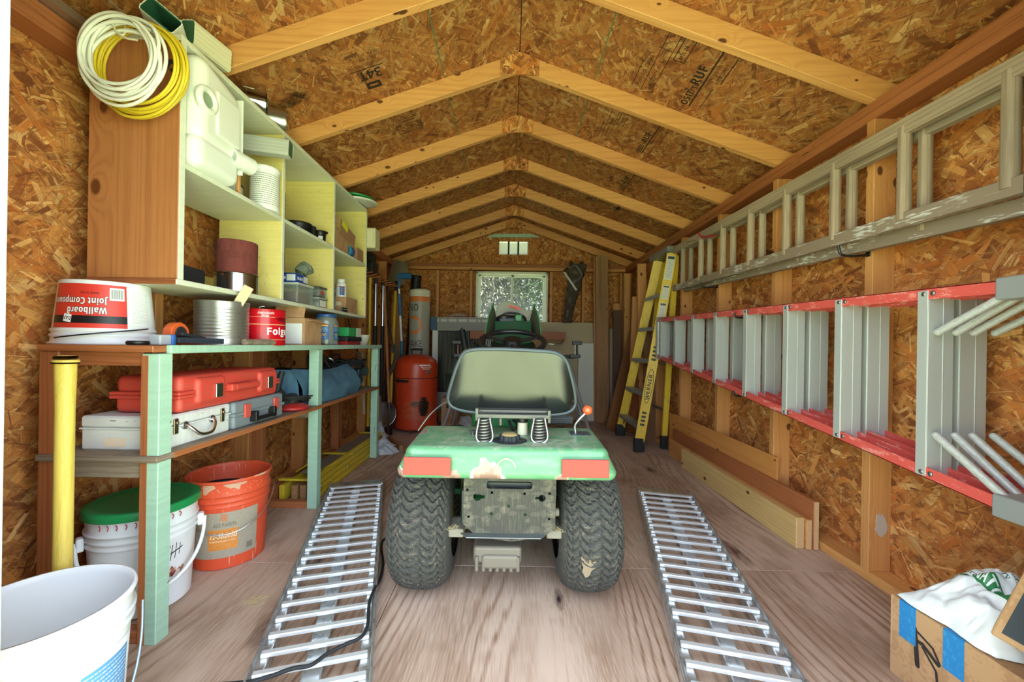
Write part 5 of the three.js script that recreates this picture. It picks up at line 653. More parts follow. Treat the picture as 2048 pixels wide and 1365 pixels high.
{ const b = V3(-1.2, 0, -1.72), splat = texture(1024, 512, (x, w, h) => { const r = rng(14); x.fillStyle = '#d9512e'; x.fillRect(0, 0, w, h); for (let i = 0; i < 1700; i++) { x.globalAlpha = 0.15 + 0.5 * r(); x.fillStyle = '#e4cfc4'; x.beginPath(); x.ellipse(r() * w, Math.pow(r(), 1.4) * h, 0.6 + r() * 3.2, 0.6 + r() * 2.5, 0, 0, 7); x.fill(); } for (let i = 0; i < 8; i++) { x.globalAlpha = 0.8; x.fillStyle = '#c9b8a0'; x.beginPath(); const cx = r() * w, cy = h * (0.15 + 0.2 * r()); for (let k = 0; k < 18; k++) x.lineTo(cx + (20 + 40 * r()) * Math.cos(k / 18 * 6.283), cy + (8 + 14 * r()) * Math.sin(k / 18 * 6.283)); x.fill(); } });
  const t = pail('pail', 'orange paint-spattered pail with worn grey label behind the green lidded one', b, 0.151, 0.362, mat('#ffffff', 0.5, { map: splat })), f = facing(b), ra = (y) => 0.133 + 0.018 * y / 0.362 + 0.0014;
  part('paper_label', at(sleeve(ra(0.05), ra(0.23), 0.05, 0.235, -1.1, 0.75, 36), b, f), lab(1024, 512, (x, w, h) => { const r = rng(15); x.fillStyle = '#a39a88'; x.fillRect(0, 0, w, h); x.fillStyle = '#d98a3c'; x.fillRect(330, 190, 400, 230); x.fillStyle = '#d0703a'; for (let i = 0; i < 7; i++) x.fillRect(500, 20 + i * 12, 90, 7); x.fillStyle = '#4c463c'; x.font = '52px serif'; x.fillText('AGE PAINTS', 400, 160); x.fillStyle = '#f2e6d0'; x.font = 'italic bold 84px serif'; x.fillText('ri-Shield', 350, 290); x.font = '24px sans-serif'; x.fillText('EXTERIOR SATIN ACRYLIC PAINT', 350, 330); for (let i = 0; i < 900; i++) { x.globalAlpha = 0.4; x.fillStyle = ['#d8d0c0', '#77705f', '#d9512e', '#8f8776'][i % 4]; x.fillRect(r() * w, r() * h, 3 + r() * 40, 1 + r() * 3); } x.fillStyle = '#333'; x.globalAlpha = 0.8; for (let i = 0; i < 16; i++) x.fillRect(860 + i * 6, 400, 3, 70); }), t);
  const fo = (a, q = 0.16) => V3(b.x + q * Math.sin(f + a), 0.28, b.z + q * Math.cos(f + a)); const hd = []; for (let i = 0; i <= 20; i++) { const k = i / 20, a = -1.5 + 3.0 * k, p = fo(a, 0.168); p.y = 0.285 - 0.13 * Math.pow(Math.sin(Math.PI * Math.min(1, k * 1.05)), 0.9); hd.push(p); } part('handle', tube(hd, 0.0025, 80), M.steel, t, 'wire handle'); const rg = thing('rubber_ring', 'black ring lying inside the orange pail', 'ring', [b.x, 0.28, b.z]); part('ring', at(new THREE.TorusGeometry(0.075, 0.012, 10, 48).rotateX(Math.PI / 2 - 0.12), V3(b.x - 0.02, 0.3, b.z)), M.black, rg); part('hose_coil', at(new THREE.TorusGeometry(0.08, 0.14, 8, 40).rotateX(Math.PI / 2).scale(0.55, 1, 0.55), V3(b.x, 0.15, b.z)), M.black, rg); }
{ const b = V3(-0.985, 0, -0.835), t = pail('pail', 'open white pail with blue striped label just inside the doorway', b, 0.151, 0.365, mat('#eceef0', 0.38), { ribs: [[0.8, 0.006], [0.86, 0.007]] }), f = facing(b), ra = (y) => 0.133 + 0.018 * y / 0.365 + 0.0014;
  part('paper_label', at(sleeve(ra(0.02), ra(0.26), 0.02, 0.262, -1.3, 1.25, 48), b, f), lab(1024, 512, (x, w, h) => { const r = rng(17); x.fillStyle = '#f2f4f6'; x.fillRect(0, 0, w, h); x.fillStyle = '#5b93c8'; x.fillRect(690, 40, 300, h - 40); textLines(x, 700, 60, 280, 20, 20, '#dfeaf4', 5); textLines(x, 300, 60, 360, 8, 22, '#6a9cc8', 8); x.strokeStyle = '#d8645c'; x.lineWidth = 6; x.beginPath(); x.moveTo(470, 270); x.lineTo(680, 250); x.stroke(); textLines(x, 440, 290, 220, 9, 20, '#d8746c', 5); textLines(x, 60, 60, 200, 16, 24, '#8ab0d4', 6); }), t); const hd = []; for (let i = 0; i <= 20; i++) { const k = i / 20, a = f - 1.5 + 3 * k; hd.push(V3(b.x + 0.166 * Math.sin(a), 0.3 - 0.25 * Math.pow(Math.sin(Math.PI * k), 0.8), b.z + 0.166 * Math.cos(a))); } part('handle', tube(hd, 0.0026, 80), mat('#8fa3b5', 0.4, { metalness: 0.6 }), t, 'wire handle'); part('pink_residue', at(sleeve(0.1462, 0.1475, 0.25, 0.29, f + 2.9, f + 3.5, 8).scale(0.985, 1, 0.985), b), mat('#e0b4c4', 0.7, { side: THREE.DoubleSide }), t); }
{ // folded yellow ladder under the bench
  const t = thing('folded_ladder', 'folded yellow steel and timber ladder lying on the floor under the bench', 'ladder', [-1.25, 0, -2.95]), ym = mat('#d3b632', 0.45), a0 = PY(556, 1000, 0.0), z0 = -2.3, z1 = -3.62; const rail = (x, y, w, h, m, n = 'rail', zz = z0) => part(n, box(x, x + w, y, y + h, z1, zz, 0.003), m, t);
  for (let k = 0; k < 4; k++) rail(-1.135 - 0.012 * k, 0.002 + k * 0.031, 0.028, 0.028, ym, 'steel_rail', z0 - 0.02 * k); rail(-1.2, 0.002, 0.036, 0.09, M.walnut, 'timber_rail'); rail(-1.25, 0.002, 0.036, 0.09, M.walnut, 'timber_rail'); rail(-1.32, 0.002, 0.03, 0.09, ym, 'steel_rail'); rail(-1.3, 0.094, 0.1, 0.012, M.grey, 'timber_rail', -2.5);
  for (const z of [-2.34, -2.9, -3.58]) part('bracket', [at(rbox(0.22, 0.012, 0.03, 0.003), V3(-1.23, 0.114, z))], ym, t); for (const z of [-2.36, -2.75, -3.5, -3.6]) part('bolt', at(new THREE.SphereGeometry(0.008, 12, 8), V3(-1.105, 0.07, z)), M.chrome, t); part('brace', tube([[-1.15, 0.13, -2.5], [-1.12, 0.135, -2.7], [-1.14, 0.125, -2.75]], 0.006, 20), ym, t); part('brace', tube([[-1.3, 0.122, -2.45], [-1.28, 0.14, -2.6], [-1.29, 0.124, -2.68]], 0.006, 20), ym, t); }
{ const t = thing('timber_board', 'brown board lying on the floor along the wall under the bench', 'board', [-1.38, 0, -2.7]); part('board', box(-1.358, -1.335, 0.0, 0.1, -3.1, -2.26), M.red, t); }
function sack(name, label, c, w, h, m, seed) { const t = thing(name, label, 'bag', c); const r = noiser(seed); part('film', at(grid(36, 22, (u, v) => { const a = u * 6.283, q = Math.sin(Math.min(1, v * 1.02) * Math.PI * 0.5), k = 0.75 + 0.5 * r(u * 9, v * 6, 9, 7) + 0.15 * Math.sin(a * 7 + v * 9); return [w * q * k * Math.cos(a), h * Math.max(0, 1 - v * v) * (0.7 + 0.6 * r(u * 7 + 3, v * 5, 7, 6)), w * 0.8 * q * k * Math.sin(a)]; }), c), m, t); return t; }
const film = mat('#cdd2d8', 0.35, { transmission: 0.25, thickness: 0, side: THREE.DoubleSide });
sack('plastic_bag', 'crumpled pale plastic bag on the floor past the bench', PY(768, 905, 0), 0.1, 0.1, film, 31); sack('plastic_bag', 'crumpled plastic bag behind the far bench leg', V3(-1.18, 0, -3.62), 0.08, 0.17, film, 33);
{ const t = thing('gutter_piece', 'long pale metal strip lying on the wall plate over the shelf unit', 'trim', [-1.4, PT, -1.3]); part('strip', [box(-1.43, -1.39, PT + 0.001, PT + 0.004, -2.2, -0.72, 0.0008), box(-1.393, -1.389, PT + 0.001, PT + 0.03, -2.2, -0.72, 0.0008)], M.alu, t); }

// ---------- ladders on the right wall ----------
{
  const gw = mat('#ffffff', 0.75, { map: lumber(26, [180, 160, 134], [128, 106, 84], { rings: 30, knots: 3, stain: 0.3, w: 1024, h: 256 }) }), wornTex = speckle(101, [138, 120, 102], [196, 192, 186], 0.36, 48, [1.2, 5]), wr = mat('#ffffff', 0.8, { map: wornTex });
  const section = (label, x, yTop, yBot, d0, d1, m, rungs) => {
    const t = thing('wooden_ladder', label, 'ladder', [x, yBot[0], -2]);
    part('rail', beam(V3(x, yTop[0], -d0), V3(x, yTop[1], -d1), 0.056, 0.03), gw, t); part('rail', beam(V3(x, yBot[0], -d0), V3(x, yBot[1], -d1), 0.05, 0.03), m, t);
    for (let d = rungs; d < d1; d += 0.293) { const k = (d - d0) / (d1 - d0), a = yBot[0] + (yBot[1] - yBot[0]) * k, b = yTop[0] + (yTop[1] - yTop[0]) * k; part('rung', metres(new THREE.CylinderGeometry(0.019, 0.0205, b - a, 16).toNonIndexed(), 1, d).translate(x, (a + b) / 2, -d), gw, t); }
    for (const y of [yTop[0] + 0.004, yBot[0] + 0.002]) part('rail_bracket', at(rbox(0.036, 0.066, 0.07, 0.003), V3(x, y, -1.01)), M.dullsteel, t); return t;
  };
  section('grey wooden ladder section hung nearest the room, round rungs', 1.358, [1.69, 1.73], [1.365, 1.415], 0.72, 3.3, wr, 1.085);
  section('grey wooden ladder section hung against the studs, lower rail below the other', 1.414, [1.675, 1.73], [1.315, 1.40], 0.72, 3.22, wr, 1.07);
  for (const d of [1.615, 2.785]) { const t = thing('ladder_hook', d < 2 ? 'steel hook carrying the wooden ladders on the near stud' : 'steel hook carrying the wooden ladders farther along the wall', 'hook', [1.4, 1.27, -d]); const k = (d - 0.72) / 2.5, y = 1.315 + 0.085 * k - 0.03; part('arm', tube([[1.452, y + 0.02, -d], [1.448, y, -d], [1.42, y - 0.006, -d], [1.34, y - 0.002, -d], [1.328, y + 0.03, -d]], 0.005, 30), M.darksteel, t); part('hook_plate', at(rbox(0.003, 0.06, 0.02, 0.001), V3(1.4485, y + 0.02, -d)), M.darksteel, t); }
  { const t = thing('red_hook', 'red rod clamp hooked on the wooden ladder end', 'hook', [1.35, 1.74, -2.85]); part('rod', tube([PX(1431, 471, 1.34), PX(1408, 474, 1.34), PX(1400, 472, 1.34), PX(1398, 466, 1.34)], 0.006, 24), mat('#b8222c', 0.4), t); part('pin', rod(PX(1398, 480, 1.345), PX(1375, 484, 1.345), 0.005), M.chrome, t); }
}
{ // red fibreglass stepladder hung sideways, folded
  const t = thing('step_ladder', 'red fibreglass stepladder with aluminium treads hung sideways on the wall', 'ladder', [1.34, 0.5, -2.2]), redF = mat('#ffffff', 0.55, { map: speckle(103, [204, 82, 74], [222, 140, 132], 0.42, 110, [2, 6]) });
  const al = mat('#ffffff', 0.42, { metalness: 0.3, map: speckle(104, [206, 208, 206], [186, 188, 186], 0.45, 60, [3, 3]) });
  const top = (d) => 1.093 + (1.153 - 1.093) * (d - 1.03) / 2.31, bot = (d) => 0.545 + (0.842 - 0.545) * (d - 1.06) / 2.27, D0r = 0.97, D1 = 3.36;
  const chan = (x0, x1, f, s, dd0, dd1) => { const a = (d, x, y) => V3(x, f(d) + y, -d), g = []; g.push(beam(a(dd0, (x0 + x1) / 2, s * 0.015), a(dd1, (x0 + x1) / 2, s * 0.015), 0.004, x1 - x0, V3(0, 1, 0), 0.001)); for (const x of [x0 + 0.002, x1 - 0.002]) g.push(beam(a(dd0, x, 0), a(dd1, x, 0), 0.034, 0.004, V3(0, 1, 0), 0.001)); return g; };
  const frame = (x0, x1, dd, w, dt, n) => {
    for (const [f, s] of [[top, 1], [bot, -1]]) part('rail', chan(x0, x1, f, s, D0r, D1), redF, t);
    dd.forEach((d, i) => { const y0 = bot(d) - 0.012, y1 = top(d) + 0.012, h = y1 - y0, ym = (y0 + y1) / 2; part('tread', [at(cbox(x1 - x0 + w, h - 0.004, 0.003, 0.0006), V3((x0 + x1 + w) / 2, ym, -d)), at(cbox(0.003, h - 0.004, 0.03, 0.0006), V3(x0 - 0.001, ym, -d - 0.014)), at(cbox(0.003, h - 0.004, 0.02, 0.0006), V3(x1 + w, ym, -d - 0.01)), at(cbox(0.0016, h - 0.004, 0.0018, 0.0003), V3((x0 + x1) / 2 + 0.01, ym, -d + 0.002))], al, t);
      if (n) for (const y of [top(d), bot(d)]) for (const k of [-0.012, 0.014]) part('rivet', at(new THREE.SphereGeometry(0.0075, 12, 8).scale(0.6, 1, 1), V3(x0 - 0.001, y, -d + k)), M.dullsteel, t); });
  };
  const ds = [1.19, 1.5, 1.79, 2.1, 2.41, 2.71, 3.0, 3.29]; frame(1.25, 1.318, ds, 0.008, 0, true); frame(1.362, 1.436, ds.map((d) => d + 0.015), 0.008, 0, false);
  for (const [x, off] of [[1.262, 0], [1.318, 0.02], [1.37, 0.02], [1.432, 0]]) for (const s of [1, -1]) { const f = s > 0 ? top : bot, a = V3(x, f(1.19) - s * 0.115, -1.185 + 0.012), b = V3(x, f(1.0) - s * 0.014, -1.0 - off); part('brace', [rod(a, b, 0.0105, 0.0105, 14), at(new THREE.SphereGeometry(0.0105, 12, 8), a)], al, t, 'aluminium brace tube'); }
  for (const x of [1.284, 1.399]) for (const s of [1, -1]) { const y = (s > 0 ? top : bot)(0.96); part('foot', at(rbox(0.09, 0.058, 0.13, 0.006), V3(x, y - s * 0.004, -0.955)), mat('#a9adaf', 0.5, { metalness: 0.5 }), t, 'grey ladder foot'); part('foot_pad', at(rbox(0.092, 0.06, 0.02, 0.006), V3(x, y - s * 0.004, -0.885)), M.softblack, t); }
  part('top_cap', at(rbox(0.19, 0.36, 0.05, 0.008), V3(1.343, 0.999, -3.38)), al, t); for (const y of [0.62, 1.05]) { const h = thing('ladder_hook', y < 1 ? 'steel bracket under the low rail of the red stepladder' : 'steel bracket under the upper rail of the red stepladder', 'hook', [1.4, y, -2.19]); const yy = (y < 1 ? bot : top)(2.19) - 0.022; part('arm', tube([[1.452, yy + 0.03, -2.19], [1.449, yy, -2.19], [1.35, yy - 0.004, -2.19], [1.24, yy - 0.002, -2.19], [1.236, yy + 0.02, -2.19]], 0.005, 30), M.darksteel, h); part('hook_plate', at(rbox(0.003, 0.05, 0.02, 0.001), V3(1.448, yy + 0.03, -2.19)), M.darksteel, h); }
}
// timber on the floor along the right wall
for (const [lab, x0, x1, h, d0, d1, m, y0 = 0] of [['pale two-by-six lying on edge, outermost of the floor timbers', 1.343, 1.381, 0.142, 1.845, 3.08, M.pale = mat('#ffffff', 0.6, { map: lumber(27, [216, 184, 122], [182, 140, 80], { rings: 30, knots: 9 }) })], ['long brown board on edge between the other floor timbers', 1.3825, 1.41, 0.138, 1.835, 3.42, M.fir], ['wide reddish board on edge behind the floor timbers', 1.4115, 1.438, 0.225, 1.83, 3.42, M.red]]) { const t = thing('timber_board', lab, 'board', [(x0 + x1) / 2, 0, -(d0 + d1) / 2]); part('board', box(x0, x1, y0, y0 + h, -d1, -d0, 0.003), m, t); part('end_grain', box(x0 + 0.003, x1 - 0.003, y0 + 0.003, y0 + h - 0.003, -d0 - 0.0002, -d0 + 0.0006, 0.0003), mat('#cfa878', 0.8), t); }
{ const t = thing('plywood_strip', 'smooth plywood strip standing behind the floor timbers against the studs', 'board', [1.444, 0, -2.85]); part('board', box(1.4395, 1.4485, 0, 0.345, -3.56, -2.13, 0.001), mat('#ffffff', 0.55, { map: T.pine, color: '#fff0dc' }), t); part('ply_edge', box(1.4393, 1.4487, 0.001, 0.344, -2.1299, -2.1292, 0.0002), M.fir, t); }

// ---------- loading ramps ----------
function ramp(label, nl, nr, fl, fr, extra) {
  const n = nl.clone().add(nr).multiplyScalar(0.5), f = fl.clone().add(fr).multiplyScalar(0.5), ax = f.clone().sub(n), L = Math.hypot(ax.x, ax.z) + extra, W = 0.315, turn = Math.atan2(-ax.x, -ax.z);
  const t = thing('loading_ramp', label, 'ramp', [f.x, 0, f.z], { local: true, turn, group: 'aluminium loading ramps' }); const al = mat('#ffffff', 0.36, { metalness: 0.85, map: speckle(106, [212, 214, 215], [176, 178, 180], 0.42, 40, [4, 4]) });
  for (const s of [-1, 1]) part('side_rail', [metres(cbox(0.036, 0.044, L, 0.003), 2).translate(s * (W / 2 - 0.018), 0.022, L / 2), metres(cbox(0.006, 0.014, L, 0.001), 2).translate(s * (W / 2 - 0.004), 0.05, L / 2)], al, t);
  part('centre_rail', metres(cbox(0.05, 0.03, L, 0.003), 2).translate(0, 0.018, L / 2), al, t); part('end_plate', metres(cbox(W - 0.014, 0.006, 0.07, 0.001), 0).translate(0, 0.047, 0.036), al, t);
  const white = mat('#dfe2e4', 0.32, { metalness: 0.5 }); for (let z = 0.1; z < L - 0.03; z += 0.0735) part('rung', metres(cbox(W - 0.03, 0.012, 0.019, 0.002), 0).translate(0, 0.0505, z), white, t); return t;
}
const RH = 0.045;
const rampL = ramp('aluminium loading ramp on the floor between the workbench and the tractor', PY(490, 1365, RH), PY(742, 1365, RH), PY(665, 966, RH), PY(765, 962, RH), 0.32);
ramp('aluminium loading ramp on the floor between the tractor and the wall timbers', PY(1368, 1365, RH), PY(1612, 1365, RH), PY(1278, 976, RH), PY(1376, 984, RH), 0.32);
{ const t = thing('extension_lead', 'black power cord trailing over the loading ramp', 'cord', [-0.45, 0, -1.3]); const on = RH + 0.0168; part('cord', tube([V3(-0.52, 0.006, -1.9), PY(768, 1080, 0.006), PY(766, 1130, 0.008), PY(760, 1160, 0.02), PY(748, 1180, 0.062), PY(739, 1205, on), PY(734, 1255, on), PY(722, 1275, on), PY(690, 1290, on), PY(652, 1310, on), PY(622, 1331, on), PY(585, 1338, on), PY(545, 1352, on), PY(512, 1362, on), PY(470, 1368, 0.03), PY(400, 1375, 0.006), PY(330, 1400, 0.006)], 0.0052, 220), M.rubber, t); }
{ const t = thing('straw', 'small wisp of dry straw on the floor beside the pails', 'straw', PY(510, 1206, 0)), c = PY(510, 1206, 0), g = [], r = rng(44); for (let i = 0; i < 46; i++) { const a = r() * 6.283, q = (r() - 0.5) * 0.05, p = V3(c.x + q, 0.002 + r() * 0.006, c.z + (r() - 0.5) * 0.035); g.push(rod(p, p.clone().add(V3(0.022 * Math.cos(a), 0.002, 0.022 * Math.sin(a))), 0.0005, 0.0004, 4)); } stuff(part('straw_wisp', g, mat('#cdbb84', 0.9), t)); }

// ---------- cartons by the doorway ----------
{
  const x0 = 1.115, x1 = 1.42, d0 = 0.7, d1 = 1.152, h = 0.222, t = carton('cardboard_carton', 'cardboard carton with blue tape and black marker on the floor by the doorway', x0, x1, 0, h, d0, d1);
  const ink = lab(1024, 512, (x, w, hh) => { x.clearRect(0, 0, w, hh); x.strokeStyle = '#2a2320'; x.lineCap = 'round'; const st = (lw, ...p) => { x.lineWidth = lw * 1.5; x.beginPath(); p.forEach(([a, b], i) => i ? x.lineTo(a, b) : x.moveTo(a, b)); x.stroke(); }; st(20, [150, 110], [170, 340]); st(16, [110, 190], [200, 180], [290, 240]); st(10, [160, 120], [260, 160], [300, 230]); st(10, [200, 200], [280, 290], [290, 380]); st(20, [470, 250], [480, 430]); st(14, [430, 300], [520, 270], [570, 330], [560, 380], [470, 350]); st(20, [650, 270], [760, 330], [700, 400], [640, 420]); st(22, [700, 300], [820, 430]); st(18, [880, 300], [900, 470]); st(16, [860, 380], [980, 370]); }, 0.8, { transparent: true });
  part('marker_writing', flat(V3(x0 - 0.0008, 0.005, -d1 + 0.005), V3(x0 - 0.0008, 0.005, -d0 - 0.01), V3(x0 - 0.0008, h - 0.005, -d1 + 0.005)), ink, t, 'black marker writing');
  const blue = mat('#ffffff', 0.55, { map: speckle(108, [34, 126, 192], [60, 150, 206], 0.4, 40, [20, 20], [150, 190, 90]) });
  for (const [da, db, y] of [[1.125, 1.08, 0.1], [1.012, 0.965, 0.1]]) { part('blue_tape', [box(x0 - 0.0016, x0 - 0.0004, h - y, h + 0.0012, -da, -db, 0.0003), box(x0 - 0.0016, x0 + 0.085, h + 0.0002, h + 0.0013, -da, -db, 0.0003)], blue, t, 'strip of blue masking tape'); }
  // plastic sack on the carton
  const b = thing('plastic_sack', 'white plastic sack with green print lying on the carton', 'bag', [1.27, h, -0.98]), n = noiser(55);
  const prn = texture(1024, 1024, (x, w, hh) => { x.fillStyle = '#e9ecee'; x.fillRect(0, 0, w, hh); x.fillStyle = '#2f7a4a'; x.fillRect(60, 560, 940, 110); x.font = 'bold 96px sans-serif'; x.fillStyle = '#e9ecee'; x.fillText('AND NATU', 110, 650); x.fillStyle = '#2b5f3e'; x.font = 'bold 56px serif'; x.fillText('Guarantee', 130, 540); x.fillText('• Kry', 360, 480); x.fillText('• FREE', 360, 420); x.fillText('• NO', 360, 360); x.font = 'bold 60px serif'; x.fillText('One of', 460, 210); x.font = 'bold 40px sans-serif'; x.fillText('THE BEST', 520, 280); });
  const sh = (u, v, s) => { const x = 1.125 + 0.29 * v, z = -1.135 + 0.23 * u, e = Math.pow(Math.sin(Math.PI * clamp01(u)), 0.45) * Math.pow(Math.sin(Math.PI * clamp01(v)), 0.45); return [x + 0.02 * (n(u * 6, v * 6, 9, 9) - 0.5), h + 0.003 + s * e * (0.055 + 0.05 * v + 0.05 * n(u * 7, v * 7, 20, 20) + 0.02 * n(u * 17, v * 17, 40, 40)), z + 0.02 * (n(u * 5 + 9, v * 7, 20, 20) - 0.5)]; };
  const sg = grid(60, 60, (u, v) => sh(u, v, 1)), su = sg.attributes.uv; for (let i = 0; i < su.count; i++) su.setXY(i, su.getX(i), 1 - (1 - su.getY(i))); part('film', sg, mat('#ffffff', 0.4, { map: prn, side: THREE.DoubleSide }), b);
  // dark printed box leaning on top
  const A = P(1980, 1268, 0.87), e2 = V3(0.1, 0.3, 0.02).normalize(), e1 = V3(0.16, -0.085, 0.25).normalize(), up = e2.clone().addScaledVector(e1, -e2.dot(e1)).normalize(), nn = e1.clone().cross(up), Mx = new THREE.Matrix4().makeBasis(e1, up, nn).setPosition(A);
  const k = thing('tool_box_carton', 'dark navy printed carton leaning on the white plastic sack', 'box', A.toArray()), W = 0.24, Hh = 0.3, Dp = 0.1;
  part('carton_body', metres(cbox(W, Hh, Dp, 0.003), 0).translate(W / 2, Hh / 2, -Dp / 2).applyMatrix4(Mx), M.card, k);
  part('printed_face', faces([[[0.012, 0.014, 0.0006], [W - 0.004, 0.014, 0.0006], [W - 0.004, Hh - 0.01, 0.0006], [0.012, Hh - 0.01, 0.0006]]], [[[0, 0], [1, 0], [1, 1], [0, 1]]]).applyMatrix4(Mx), lab(512, 640, (x, w, hh) => { x.fillStyle = '#2c323a'; x.fillRect(0, 0, w, hh); x.save(); x.translate(200, 420); x.rotate(-1.2); x.strokeStyle = '#c89a6c'; x.lineWidth = 14; x.beginPath(); x.ellipse(0, 0, 190, 110, 0, 0, 7); x.stroke(); x.lineWidth = 6; x.beginPath(); x.ellipse(-4, -4, 166, 92, 0, 0.6, 5); x.stroke(); x.fillStyle = '#c89a6c'; x.font = 'italic bold 120px sans-serif'; x.fillText('Mot', -140, 40); x.restore(); }, 0.7), k, 'navy face with tan oval logo');
}

// ---------- far left corner: tools ----------
const wood = M.fir, yl = mat('#d2a92a', 0.4), bk = mat('#1d1e20', 0.6), sil = metal('#c8cacc', 0.22);
function longTool(name, label, cat, base, list) { const t = thing(name, label, cat, base); for (const [n, g, m, l] of list) part(n, g, m, t, l); return t; }
const TP = (px, py, x = -1.32) => PX(px, py, x), R2 = (a, b, r, r2) => rod(a, b, r, r2 ?? r, 14);
{
  const rk = thing('tool_rack', 'wooden peg rack for long tools on the side wall', 'rack', [-1.4, 1.5, -4.1]); part('rail', box(-1.4185, -1.398, 1.52, 1.585, -4.95, -3.3), M.red, rk); for (let d = 3.42; d < 4.9; d += 0.12) part('peg', rod(V3(-1.4, 1.553, -d), V3(-1.27, 1.575, -d), 0.009, 0.008, 10), M.red, rk);
  const floorAt = (v, dx = 0, dz = 0) => V3(v.x + dx, 0.0, v.z + dz);
  const pole = (px0, y0, px1, y1, x = -1.32, x1 = x) => [TP(px0, y0, x), TP(px1, y1, x1)];
  { const [a, b] = pole(740.5, 556, 735, 800, -1.345, -1.345); b.y = 0.12; b.z = a.z; longTool('broom', 'yellow handled broom hung upside down by its black head', 'broom', [a.x, 0, a.z], [['handle', R2(b, a, 0.0155), yl, 'yellow handle'], ['grip', R2(V3(b.x, 0.001, b.z), b, 0.018), bk], ['head', at(rbox(0.1, 0.12, 0.16, 0.02), a.clone().add(V3(0, 0.09, 0))), bk, 'black head'], ['bristles', at(rbox(0.08, 0.1, 0.15, 0.03), a.clone().add(V3(0, 0.19, 0))), mat('#2a2724', 0.95)]]); }
  for (const [px, yS, yB, lab2] of [[751.5, 568, 652, 'black and chrome pole hung next to the yellow broom'], [766, 572, 653, 'black and chrome pole hung beside the wooden hoe handle']]) { const a = TP(px, yS, -1.33), m = TP(px, yB, -1.33); m.z = a.z; longTool('extension_pole', lab2, 'pole', [a.x, 0, a.z], [['end_cap', R2(a, a.clone().add(V3(0, 0.07, 0)), 0.017), bk], ['chrome_tube', R2(m, a, 0.0145), sil, 'chrome upper tube'], ['grip_sleeve', R2(V3(m.x, 0.25, m.z), m, 0.019), bk, 'black sleeve'], ['scoop', at(rbox(0.02, 0.25, 0.09, 0.008), V3(m.x, 0.126, m.z)), px > 760 ? M.steel : bk]]); }
  { const a = TP(767, 541, -1.36), b = TP(778, 806, -1.18); longTool('hoe', 'plain wooden tool handle leaning across the rack', 'garden tool', [b.x, 0, b.z], [['handle', R2(b, a, 0.0155), M.wood2 = mat('#a4673a', 0.5)], ['ferrule', R2(b.clone().add(b.clone().sub(a).normalize().multiplyScalar(0.06)), b, 0.018), M.darksteel], ['blade', at(rbox(0.02, 0.13, 0.12, 0.006), V3(b.x + 0.01, 0.066 + 0.0, b.z)), M.darksteel], ['shank', R2(V3(b.x + 0.01, 0.12, b.z), b.clone().add(b.clone().sub(a).normalize().multiplyScalar(0.05)), 0.008), M.darksteel]]); }
  { const a = TP(776, 562, -1.36); longTool('iron_bar', 'thin black iron bar standing in the tool corner', 'bar', [a.x, 0, a.z], [['bar', R2(V3(a.x, 0.0, a.z), a, 0.011), bk], ['tip', at(rbox(0.03, 0.12, 0.01, 0.003), V3(a.x, 0.06, a.z)), M.darksteel]]); }
  { const a = TP(791, 583, -1.3), b = TP(781, 770, -1.22); b.y = 0.22; const u = a.clone().sub(b).normalize(), blade = grid(10, 12, (s, v) => { const w = 0.1 * (v < 0.75 ? 1 : 1 - (v - 0.75) * 1.6), q = (s - 0.5) * 2; return [q * w, 0.26 * v, 0.03 * q * q]; }); longTool('shovel', 'yellow handled shovel standing blade up against the tool rack', 'shovel', [b.x, 0, b.z], [['handle', R2(b, a, 0.0155), yl, 'yellow handle'], ['collar', R2(a, a.clone().addScaledVector(u, 0.12), 0.015, 0.018), M.darksteel], ['blade', at(blade.rotateY(0.6).rotateZ(-0.2), a.clone().addScaledVector(u, 0.1)), mat('#6b5c4c', 0.7, { metalness: 0.4, side: THREE.DoubleSide }), 'rusty blade'], ['grip', R2(V3(b.x, 0.0, b.z), b, 0.018), bk]]); }
  { const a = TP(798, 578, -1.27), b = TP(804, 705, -1.24); const q = (k) => a.clone().lerp(b, k), e = V3(b.x, 0.0, b.z - 0.02); longTool('squeegee_pole', 'blue and white pole with blue brush head leaning in the corner', 'brush', [b.x, 0, b.z], [['brush_head', at(rbox(0.22, 0.07, 0.05, 0.02), a.clone().add(V3(0.03, 0.15, -0.02))), mat('#1f5f94', 0.6), 'blue brush head'], ['neck', R2(a, a.clone().add(V3(0.0, 0.12, 0)), 0.012), mat('#2d6ea8', 0.5)], ['blue_sleeve', R2(q(0.42), q(0.08), 0.018), mat('#2d6ea8', 0.5)], ['pole', R2(q(0.85), a, 0.0125), M.white], ['lower_sleeve', R2(e, q(0.82), 0.017), mat('#2b6f8c', 0.5)]]); }
  { const t = thing('corrugated_hose', 'black corrugated drain hose standing behind the buoy', 'hose', P(813, 690, 4.93).setY(0)), p0 = P(833, 552, 4.93), p1 = P(813, 700, 4.93), g = []; for (let i = 0; i < 46; i++) { const k0 = p0.clone().lerp(V3(p1.x, 0.0, p1.z), i / 46), k1 = p0.clone().lerp(V3(p1.x, 0.0, p1.z), (i + 0.6) / 46); g.push(rod(k0, k1, 0.062, 0.062, 20)); } g.push(rod(V3(p1.x, 0.0, p1.z), p0, 0.055, 0.055, 20)); part('hose_wall', g, mat('#19191b', 0.55), t); }
  { const a = P(792, 640, 4.25), t = thing('saddle_bracket', 'dark curved iron yoke hung among the tools', 'yoke', [a.x, 0.9, a.z]); part('yoke', tube([P(783, 705, 4.2), P(787, 692, 4.2), P(792, 700, 4.2), P(790, 725, 4.2), P(780, 745, 4.2), P(772, 770, 4.2)], 0.024, 40), mat('#4a4038', 0.8), t); part('strap', rod(P(787, 692, 4.2), V3(-1.4, 1.5, -4.3), 0.006), bk, t); }
